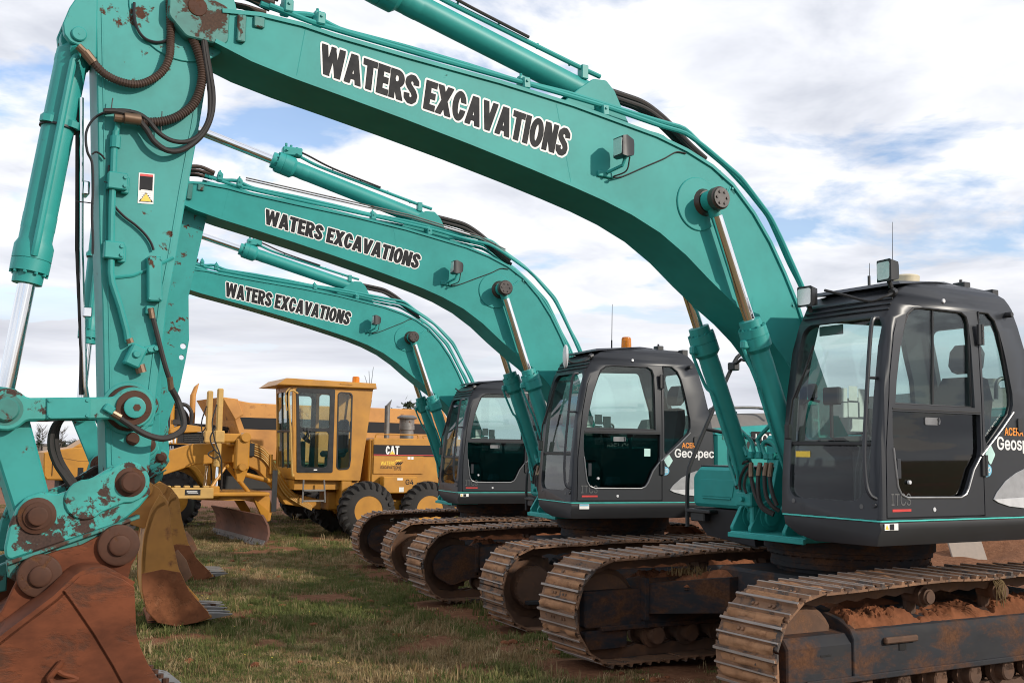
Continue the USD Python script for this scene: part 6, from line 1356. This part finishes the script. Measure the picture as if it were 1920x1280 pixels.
obj('triangle_mark', ext([(.135, 1.937), (-.015, 1.937), (.06, 2.02)], .7442, .7450), M['yellow_decal'], hd)
obj('lettering', text_y('WATERS', .085, .345, 1.685, .7505, max_w=.35), M['yellow_decal'], hd)
obj('lettering', text_y('EXCAVATIONS', .060, .345, 1.60, .7505, max_w=.52), M['black_decal'], hd)
obj('lettering', text_y('PTY LTD', .035, .0, 1.555, .7505, max_w=.17), M['black_decal'], hd)
obj('emblem', cat(*[ext([(-.02 - q * .05, 1.70), (-.085 - q * .05, 1.76), (-.125 - q * .05, 1.76), (-.045 - q * .05, 1.68)], .7505, .752) for q in range(3)]), M['black_decal'], hd)
obj('emblem', cat(*[ext([(-.0 - q * .05, 1.77), (-.05 - q * .05, 1.81), (-.09 - q * .05, 1.81), (-.03 - q * .05, 1.77)], .7505, .752) for q in range(3)]), M['yellow_decal'], hd)
tbx = obj('tool_box', cbox(-.48, .36, .74, 1.02, 1.03, 1.42, .02), YP, hd)
obj('lettering', text_y('G4', .115, -.19, 1.235, 1.021, max_w=.20), M['black_decal'], tbx)
obj('sticker', cat(rect_y(.02, -.12, 1.335, 1.385, 1.021)), M['white_decal'], tbx); obj('sticker', rect_y(-.03, -.15, 1.06, 1.17, 1.021), M['paper'], tbx); obj('box_handle', cbox(-.43, -.39, 1.02, 1.04, 1.10, 1.18, .006), M['black_plastic'], tbx)
obj('sticker', cat(rect_y(-.33, -.40, 1.82, 1.885, .752), rect_y(-.42, -.48, 1.82, 1.885, .752)), M['white_decal'], hd)
obj('step_plate', cat(cbox(-.60, -.28, .74, .98, .88, .92, .008), cbox(-.60, -.28, .74, .98, .72, .76, .008), cbox(-.30, -.26, .75, .95, .70, 1.03, .006)), YP, G)
obj('exhaust_stack', cat(rod((-.05, .0, 2.28), (-.05, .0, 3.12), .065, 16), hull([(-.05 + .065 * math.cos(a), .065 * math.sin(a), 3.1) for a in np.arange(12) * .5236] + [(-.10 + .06 * math.cos(a), .06 * math.sin(a), 3.19 - .09 * math.cos(a)) for a in np.arange(12) * .5236])), M['grey_steel'], G)
obj('air_precleaner', cat(stepped((-.57, 0, 2.28), (-.57, 0, 2.94), [(0, .17), (.26, .17), (.265, .19), (.36, .19), (.365, .185), (.52, .185), (.53, .24), (.57, .25), (.60, .20), (.62, .16)], 24)), M['grey_steel'], G)
each('hood_rail', (tube(spline([(.45, .62, 2.30), (.43, .62, 2.40), (.3, .62, 2.41), (-.5, .62, 2.41), (-.62, .62, 2.40), (-.64, .62, 2.30)], 4), .016, 6), tube(spline([(-.80, .62, 2.30), (-.82, .62, 2.40), (-1.6, .62, 2.41), (-1.66, .62, 2.30)], 4), .016, 6)), YP, G)
# cab
CX0, CX1 = .82, 2.42
csh = to_man(ext([(.86, 1.32), (2.40, 1.34), (2.44, 1.47), (2.53, 3.47), (.60, 3.47), (.70, 2.6)], -.80, .80))
csh = csh - to_man(ext([(.90, 1.50), (2.38, 1.50), (2.47, 3.40), (.72, 3.40)], -.745, .745))
dw = rounded([(1.53, 1.50), (2.37, 1.50), (2.45, 3.43), (1.53, 3.43)], .04); rw = rounded([(1.13, 1.58), (1.44, 1.56), (1.46, 3.38), (1.10, 3.36), (1.10, 1.8)], .09)
for w_ in (dw, rw): csh = csh - to_man(ext(w_, -1.0, 1.0))
csh = csh - to_man(ext_x(rounded([(-.70, 1.6), (.70, 1.6), (.70, 3.36), (-.70, 3.36)], .05), 2.2, 2.7)) - to_man(ext_x(rounded([(-.68, 2.3), (.68, 2.3), (.68, 3.36), (-.68, 3.36)], .06), .4, 1.0))
gc = obj('cab', man(csh), YP, G, smooth=25)
obj('roof', cat(ext([(2.93, 3.475), (2.70, 3.64), (.57, 3.60), (.54, 3.47)], -.92, .92, .02), cbox(1.15, 1.45, .915, .935, 3.545, 3.565, .004)), YP, gc)
dr = Polygon(dw).difference(Polygon(rounded([(1.66, 1.62), (2.27, 1.62), (2.33, 2.44), (1.64, 2.44)], .08))).difference(Polygon(rounded([(1.64, 2.52), (2.335, 2.52), (2.39, 3.32), (1.64, 3.32)], .08)))
dof = obj('door', ext(dr, .765, .815), M['black_paint'], G)
obj('door_window', cat(ext(dw, .782, .786)), M['cab_glass'], dof); obj('door_handle', cat(cbox(2.05, 2.25, .815, .84, 2.44, 2.50, .01), tube([(2.17, .84, 2.50), (2.13, .86, 2.33), (2.20, .85, 2.25)], .02, 6)), M['black_plastic'], dof); obj('sticker', rect_y(1.98, 1.90, 1.55, 1.575, .816), M['white_decal'], dof)
dof2 = obj('door', ext(dr, -.815, -.765), M['black_paint'], G); obj('door_window', ext(dw, -.786, -.782), M['cab_glass'], dof2)
obj('side_window', ext(rw, .770, .775), M['cab_glass'], gc); obj('side_window', ext(rw, -.775, -.770), M['cab_glass'], gc)
rs = Polygon(rw).buffer(.004).difference(Polygon(rw).buffer(-.028)); obj('window_seal', cat(ext(rs, .78, .808), cbox(1.12, 1.45, .775, .80, 2.45, 2.48, .004)), M['black_paint'], gc)
obj('windscreen', xf(ext_x([(-.71, 1.58), (.71, 1.58), (.71, 3.37), (-.71, 3.37)], 2.42, 2.425), roty(-2.6, (2.42, 1.6))), M['cab_glass'], gc)
each('windscreen_bar', (*[xf(cbox(2.41, 2.45, y - .02, y + .02, 1.58, 3.38, .004), roty(-2.6, (2.42, 1.6))) for y in (-.25, .25)], xf(cbox(2.41, 2.45, -.70, .70, 2.42, 2.47, .004), roty(-2.6, (2.42, 1.6)))), M['black_paint'], gc)
obj('seat', cat(cbox(1.05, 1.55, -.28, .28, 1.85, 2.0, .05), cbox(.98, 1.12, -.26, .26, 1.95, 2.75, .05), cbox(1.15, 1.45, -.2, .2, 1.5, 1.86, .03)), M['seat_fabric'], gc)
obj('console', cat(cbox(2.0, 2.16, -.14, .14, 1.5, 2.22, .03), *[tube([(2.05, y, 2.2), (2.0, y, 2.45)], .012, 5) for y in (-.3, -.22, .22, .3)], stepped((2.02, 0, 2.3), (1.98, 0, 2.34), [(0, .19), (.02, .2), (.04, .19)], 20)), M['console_trim'], gc)
each('front_post', [cbox(2.40, 2.47, s_ * .80 - .005, s_ * .80 + .005, 1.4, 3.45, .003) for s_ in (1, -1)], YP, gc)
each('ladder_rail', (tube(spline([(2.44, .92, 3.30), (2.60, .98, 3.36), (2.66, .98, 3.20), (2.58, .96, 2.4), (2.50, .90, 1.5), (2.45, .84, 1.45)], 6), .022, 8), tube(spline([(2.48, .75, 3.42), (2.62, .80, 3.40), (2.70, .84, 3.25), (2.66, .84, 2.9)], 5), .016, 6)), M['pale_yellow_paint'], G)
obj('beacon', cat(stepped((.92, .45, 3.58), (.92, .45, 3.78), [(0, .085), (.02, .09), (.17, .085), (.19, .07), (.195, .04)], 18)), M['amber'], gc)
each('aerial', (*[tube([(.56, .5 - .08 * q, 3.50), (.56 - (.05 - .08 * q), .5 - .08 * q, 4.02 - .1 * q)], [.008, .005], 5) for q in range(3)], tube([(.60, .6, 3.47), (.57, .62, 3.2), (.62, .62, 2.9)], .008, 5)), M['black_plastic'], gc)
obj('rear_frame', cat(cbox(-1.8, 1.5, -.35, .35, .62, 1.06, .03), cbox(1.05, 1.30, .35, .78, .72, 1.32, .02), cbox(.86, 1.06, .4, .7, .95, 1.32, .01), cbox(.9, 2.38, -.62, .62, 1.10, 1.33, .01)), YP, G)
obj('step_ladder', cat(*[tube([(2.0 + a, .86, 1.34), (2.0 + a * 1.1, .90, .82)], .02, 6) for a in (-.26, .22)], *[cbox(1.74, 2.23, .84, .92, z, z + .04, .006) for z in (.84, 1.08)]), M['grey_steel'], G)
# arched main frame with its hoses
arc_t = [(1.620,1.389),(1.972,1.864),(2.324,2.073),(2.746,2.216),(3.169,2.234),(3.364,2.169)]
arch = spline(np.array(arc_t), 5)
AR = LineString(arch).buffer(.17, cap_style=1, join_style=1)
bm_ = ext([(1.6, .85), (2.3, 1.02), (2.62, 1.55), (2.95, 1.98), (3.45, 2.17), (4.6, 2.12), (5.8, 1.72), (6.6, 1.30), (6.75, 1.05), (6.5, .95), (5.6, 1.28), (4.5, 1.66), (3.55, 1.72), (3.1, 1.52), (2.75, 1.15), (2.45, .75), (1.6, .62)], -.17, .17, .015)
mf = obj('main_frame', bm_, YP, G)
for q in range(6):
    z = -.10 + .05 * q
    pth = spline([(3.30, .19, 2.02 + z), (3.0, .21, 1.88 + z), (2.75, .22, 1.55 + z), (2.50, .23, 1.12 + z), (2.2, .24, .86 + z * .6), (1.85, .30, .66 + z * .4)], 6)
    obj('hose', tube(pth, .017, 6), M['yellow_paint'] if q % 2 else M['pale_yellow_paint'], mf)
obj('hose_clamp', cat(cbox(2.80, 2.86, .17, .27, 1.45, 1.90, .006)), YP, mf)
obj('pivot_plate', cat(cbox(3.22, 3.42, .17, .24, 1.85, 2.15, .01)), M['black_paint'], mf)
# saddle, lift cylinders, drawbar, circle and blade
sad = [cbox(3.42, 3.85, -.62, .62, 2.08, 2.34, .03), cbox(3.45, 3.75, .50, .78, 1.55, 2.25, .03), cbox(3.45, 3.75, -.78, -.50, 1.55, 2.25, .03), cbox(3.5, 4.12, .52, .70, 2.16, 2.36, .03), cbox(3.5, 4.12, -.70, -.52, 2.16, 2.36, .03), rod((3.55, .50, 2.28), (3.55, .84, 2.28), .11, 16, .01), rod((3.6, .5, 1.62), (3.6, .86, 1.62), .09, 14, .01), hull([(3.45, .55, 1.62), (3.75, .55, 1.62), (3.45, .75, 1.62), (3.75, .75, 1.62), (3.55, .58, 1.30), (3.68, .58, 1.30), (3.55, .72, 1.30), (3.68, .72, 1.30)])]
obj('blade_saddle', cat(*sad), M['yellow_paint'], G)
for s_, xx in ((1, 4.12), (-1, 4.12)):
    lc = obj('lift_cylinder', cat(cbox(xx - .065, xx + .065, s_ * .62 - .065, s_ * .62 + .065, 1.72, 3.36, .025), rod((xx, s_ * .62, 1.62), (xx, s_ * .62, 1.75), .085, 14, .01), cbox(xx - .12, xx + .10, s_ * .62 - .10, s_ * .62 + .10, 2.15, 2.42, .02)), M['pale_yellow_paint'], G)
    obj('rod', rod((xx, s_ * .62, 1.65), (xx + .02, s_ * .70, 1.02), .038, 14), M['chrome'], lc)
    obj('hose', cat(*[tube(spline([(xx + .08, s_ * .62 + .07, 3.0 - q * .5), (xx + .17 + .03 * q, s_ * .66 + .06, 2.6 - q * .35), (xx + .10, s_ * .66 + .08, 2.2 - q * .2), (xx - .05, s_ * .66 + .08, 1.8), (xx - .12, s_ * .6, 1.3 - q * .1)], 5), .016, 6) for q in range(3)]), M['dirty_rubber'], lc)
dbar = [hull([(6.3, -.12, .98), (6.3, .12, .98), (6.3, -.12, 1.12), (6.3, .12, 1.12), (4.3, .82, .92), (4.3, .98, .92), (4.3, .82, 1.05), (4.3, .98, 1.05)]), hull([(6.3, -.12, .98), (6.3, .12, .98), (6.3, -.12, 1.12), (6.3, .12, 1.12), (4.3, -.82, .92), (4.3, -.98, .92), (4.3, -.82, 1.05), (4.3, -.98, 1.05)]), cbox(3.0, 4.4, -.95, .95, .98, 1.06, .02), cbox(4.1, 4.3, .55, .9, .95, 1.2, .02)]
obj('drawbar', cat(*dbar), M['yellow_paint'], G)
obj('side_shift_beam', cat(cbox(4.25, 5.62, .86, 1.02, .935, 1.17, .015), *[cbox(4.35 + q * .2, 4.47 + q * .2, .88, 1.0, 1.17, 1.215, .01) for q in range(6)], cbox(4.9, 5.62, .80, .86, .95, 1.10, .01)), M['pale_yellow_paint'], G)
obj('sticker', cat(rect_y(4.86, 4.53, 1.01, 1.13, 1.0205)), M['black_decal'], G); obj('sticker', cat(rect_y(5.50, 5.40, 1.08, 1.14, 1.0205), rect_y(5.39, 5.33, 1.08, 1.14, 1.0205)), M['white_decal'], G); obj('sticker_text', cat(rect_y(4.82, 4.60, 1.08, 1.10, 1.0230), rect_y(4.80, 4.58, 1.045, 1.055, 1.0230)), M['white_decal'], G)
obj('blade_circle', cat(stepped((3.75, 0, .88), (3.75, 0, .98), [(0, .70), (0, .80), (.1, .80), (.1, .72)], 40), hull([(3.3, .55, .90), (3.3, .75, .90), (3.1, .55, .60), (3.1, .75, .60), (3.0, .6, .30), (3.0, .7, .30), (2.95, .55, .62), (2.95, .75, .62)]), hull([(3.5, -.75, .90), (3.3, -.55, .90), (3.3, -.75, .60), (3.1, -.55, .60), (3.1, -.6, .30), (3.0, -.7, .30)])), M['yellow_paint'], G)
# the blade stands across the machine at an angle; built along its own axis and turned
bl_prof = [(.00, .0), (.03, .0), (-.065, .14), (-.095, .28), (-.065, .44), (.02, .60), (.06, .66), (.02, .67), (-.03, .60), (-.115, .44), (-.145, .28), (-.115, .14)]
ba_, bb_ = [(3.732,-1.746),(3.419,2.274)]
va, vb_ = np.array(ba_), np.array(bb_); ang = math.degrees(math.atan2(*(vb_ - va)[::-1])) - 90; Lb = np.linalg.norm(vb_ - va)
RB = rotz(ang, ((va + vb_)[0] / 2, (va + vb_)[1] / 2, -.02))
obj('blade', xf(ext(bl_prof, -Lb / 2, Lb / 2, .004), RB), M['blade_rust'], G, smooth=40)
obj('blade_edge', xf(cat(ext([(.035, -.02), (.05, -.02), (-.03, .13), (-.045, .13)], -Lb / 2, Lb / 2), *[rod((.03, y, .06), (.045, y, .065), .018, 6) for y in np.linspace(-Lb / 2 + .1, Lb / 2 - .1, 18)]), RB), M['grey_steel'], G)
obj('blade_arm', cat(ext(rounded([(2.95, .98), (3.55, 1.05), (3.60, .90), (3.25, .82), (3.06, .62), (3.02, .40), (2.90, .40), (2.86, .70)], .05, 4), .55, .66, .01)), M['yellow_paint'], G)
obj('front_axle', cat(cbox(6.3, 6.6, -.9, .9, .5, .72, .03), rod((6.45, -.95, .64), (6.45, .95, .64), .09, 14)), YP, G)
each('steering_cylinder', (rod((3.35, .35, 1.05), (3.9, .55, 1.65), .05, 12), rod((2.7, .3, 1.25), (3.5, .62, 1.45), .055, 12), rod((4.3, .75, 1.1), (3.95, .6, 1.6), .035, 10)), M['yellow_paint'], G)
obj('flag', cat(cbox(2.78, 2.90, .68, .70, .62, 1.55, .004)), M['black_plastic'], G)

# ---------------------------------------------------------------- articulated tipper, behind the grader
D = thing('dump_truck', 'yellow articulated tipper truck with black striped body behind the grader', 'truck', frame_mtx(FRD, 209))
FP = M['faded_yellow_paint']
bd = [(-1.15, 3.32), (-1.45, 3.28), (-1.85, 3.22), (-2.7, 3.20), (-7.45, 3.19), (-7.75, 2.75), (-7.3, 2.0), (-5.0, 1.6), (-1.75, 1.75), (-1.65, 2.20), (-1.45, 2.75)]
body = obj('tipper_body', cat(ext(bd, -1.35, 1.35, .03), ext([(-1.08, 3.34), (-1.50, 3.30), (-1.66, 2.9), (-1.45, 2.75)], -1.45, 1.45, .02)), FP, D)
obj('stripe', cat(ext([(-1.597,2.830),(-3.177,2.830),(-6.944,2.778),(-7.051,2.492),(-3.188,2.517),(-1.721,2.527)], 1.351, 1.354)), M['black_decal'], body)

hdt = obj('bonnet', cat(ext([(3.04, 1.86), (2.36, 1.99), (1.60, 2.05), (.9, 2.05), (.9, 1.15), (2.94, 1.2), (3.02, 1.3)], -1.0, 1.0, .03), ext([(2.35, 1.99), (1.9, 2.30), (1.3, 2.56), (.9, 2.60), (.9, 2.0), (1.6, 2.0)], -.75, .75, .03)), M['yellow_paint'], D)
obj('bonnet_grille', ext([(2.15, 2.04), (1.85, 2.20), (1.35, 2.42), (1.0, 2.44), (1.0, 2.08)], .752, .757), M['black_paint'], hdt)
obj('panel_gap', cat(ext([(2.85, 1.78), (2.2, 1.66), (1.2, 1.66), (1.2, 1.652), (2.2, 1.652), (2.85, 1.772)], 1.0, 1.003), ext([(1.95, 1.65), (1.94, 1.65), (1.94, 1.2), (1.95, 1.2)], 1.0, 1.003), cbox(2.82, 2.835, 1.0, 1.02, 1.30, 1.62, .004)), M['black_paint'], hdt)
obj('headlight_recess', cat(ext([(2.25, 1.50), (2.12, 1.50), (2.12, 1.40), (2.05, 1.40), (2.05, 1.24), (2.25, 1.24)], 1.0, 1.004)), M['black_paint'], hdt)
obj('sticker', cat(rect_y(2.74, 2.64, 1.62, 1.68, 1.003), rect_y(2.74, 2.64, 1.53, 1.60, 1.003)), M['white_decal'], hdt)
obj('truck_cab', cat(ext([(1.0, 1.5), (1.05, 2.3), (.75, 3.3), (-.05, 3.3), (-.08, 1.5)], -.35, .75, .04)), M['yellow_paint'], D)
obj('cab_window', ext(rounded([(.92, 2.3), (.68, 3.18), (.05, 3.18), (.05, 2.3)], .05), .752, .757), M['black_paint'], D)
rear_deck = obj('engine_deck', cat(ext([(.2, 2.10), (-.9, 2.12), (-.95, 1.95), (-1.3, 1.9), (-1.3, 1.2), (.3, 1.2), (.3, 2.1)], -1.0, 1.0, .02), ext([(.1, 2.5), (-.30, 2.62), (-.95, 2.54), (-.95, 2.44), (.1, 2.38)], -.95, 1.0, .02), cbox(-.92, .1, -.9, .9, 2.1, 2.42, .02)), M['yellow_paint'], D)
obj('louvre', cat(cbox(-.90, -.12, .90, .905, 2.13, 2.42, .001)), M['black_paint'], rear_deck)
each('louvre_slat', [cbox(-.88, -.28, .905, .925, z, z + .025, .003) for z in (2.18, 2.23, 2.28, 2.33, 2.38)], M['dark_engine'], rear_deck)
obj('stripe', cat(cbox(-.90, .25, 1.0, 1.003, 1.87, 2.10, .001)), M['black_decal'], rear_deck)
obj('red_line', cat(cbox(-.90, .25, 1.0031, 1.0045, 1.855, 1.875, .0005)), M['red_decal'], rear_deck)
cp2, w2 = lettering('CAT', gap=.05)
obj('lettering', ext(on_quad(cp2, w2, [(.24, 2.13), (-.10, 2.13), (-.10, 2.33), (.24, 2.33)]), 1.0, 1.003), M['white_decal'], rear_deck, smooth=False)
h12, w12 = lettering('12H', gap=.06)
obj('lettering', ext(on_quad(h12, w12, [(.27, 1.91), (-.02, 1.91), (-.02, 2.06), (.27, 2.06)]), 1.0046, 1.006), M['white_decal'], rear_deck, smooth=False)
fend = LineString(spline([(.9, 1.35), (.65, 1.58), (.1, 1.62), (-.3, 1.60), (-.55, 1.45), (-.75, 1.15), (-.92, .88)], 6)).buffer(.065, cap_style=2)
obj('fender', cat(ext(list(fend.exterior.coords)[:-1], .80, 1.30, .02), cbox(-1.1, .9, -.4, 1.0, 1.05, 1.25, .03)), M['yellow_paint'], D)
tyre_parts(D, (.0, 1.08, .70), .72, .50, .36, 1, 'yellow_paint', rim_depth=.05)
tyre_parts(D, (.0, -1.08, .70), .72, .50, .36, -1, 'yellow_paint', rim_depth=.05)
for x in (-4.2, -5.8):
    for s_ in (1, -1): tyre_parts(D, (x, s_ * 1.08, .70), .72, .50, .36, s_, 'yellow_paint', rim_depth=.05)
obj('chassis', cat(cbox(-6.8, -1.0, -.5, .5, .9, 1.6, .04), cbox(-1.5, 2.6, -.55, .55, .75, 1.3, .04), cbox(-1.3, -.8, -.4, .4, 1.2, 1.9, .03)), M['dark_engine'], D)
obj('exhaust_stack', cat(rod((-.60, .3, 2.4), (-.60, .3, 3.42), .075, 14), hull([(-.60 + .075 * math.cos(a), .3 + .075 * math.sin(a), 3.40) for a in np.arange(12) * .5236] + [(-.68 + .07 * math.cos(a), .3 + .07 * math.sin(a), 3.68 - .06 * math.cos(a)) for a in np.arange(12) * .5236])), M['faded_yellow_paint'], D)
obj('air_hose', cat(tube(spline([(.1, .5, 3.0), (-.20, .5, 3.02), (-.38, .5, 2.85), (-.42, .5, 2.66), (-.60, .5, 2.58), (-1.0, .5, 2.56), (-1.5, .5, 2.50)], 7), .085, 12), tube(spline([(-.05, .7, 3.15), (-.35, .7, 3.12), (-.50, .7, 2.9), (-.48, .7, 2.6)], 6), .05, 9), rod((-.2, .55, 2.6), (-.2, .55, 3.0), .17, 14), cbox(-.35, .05, .3, .75, 2.6, 2.75, .02)), M['dirty_rubber'], D)
obj('mirror_arm', cat(tube(spline([(1.0, .85, 2.3), (1.2, 1.1, 2.5), (1.2, 1.15, 2.9)], 5), .02, 6)), M['black_plastic'], D)

# ---------------------------------------------------------------- the three excavators
make_excavator(0, 'nearest teal excavator, with the wide rusty bucket and warning sticker on its arm', 'teal excavators parked in a row')
make_excavator(1, 'middle teal excavator, with the orange beacon on its cab roof and yellow toothed bucket', 'teal excavators parked in a row')
make_excavator(2, 'farthest teal excavator, parked next to the yellow grader', 'teal excavators parked in a row')
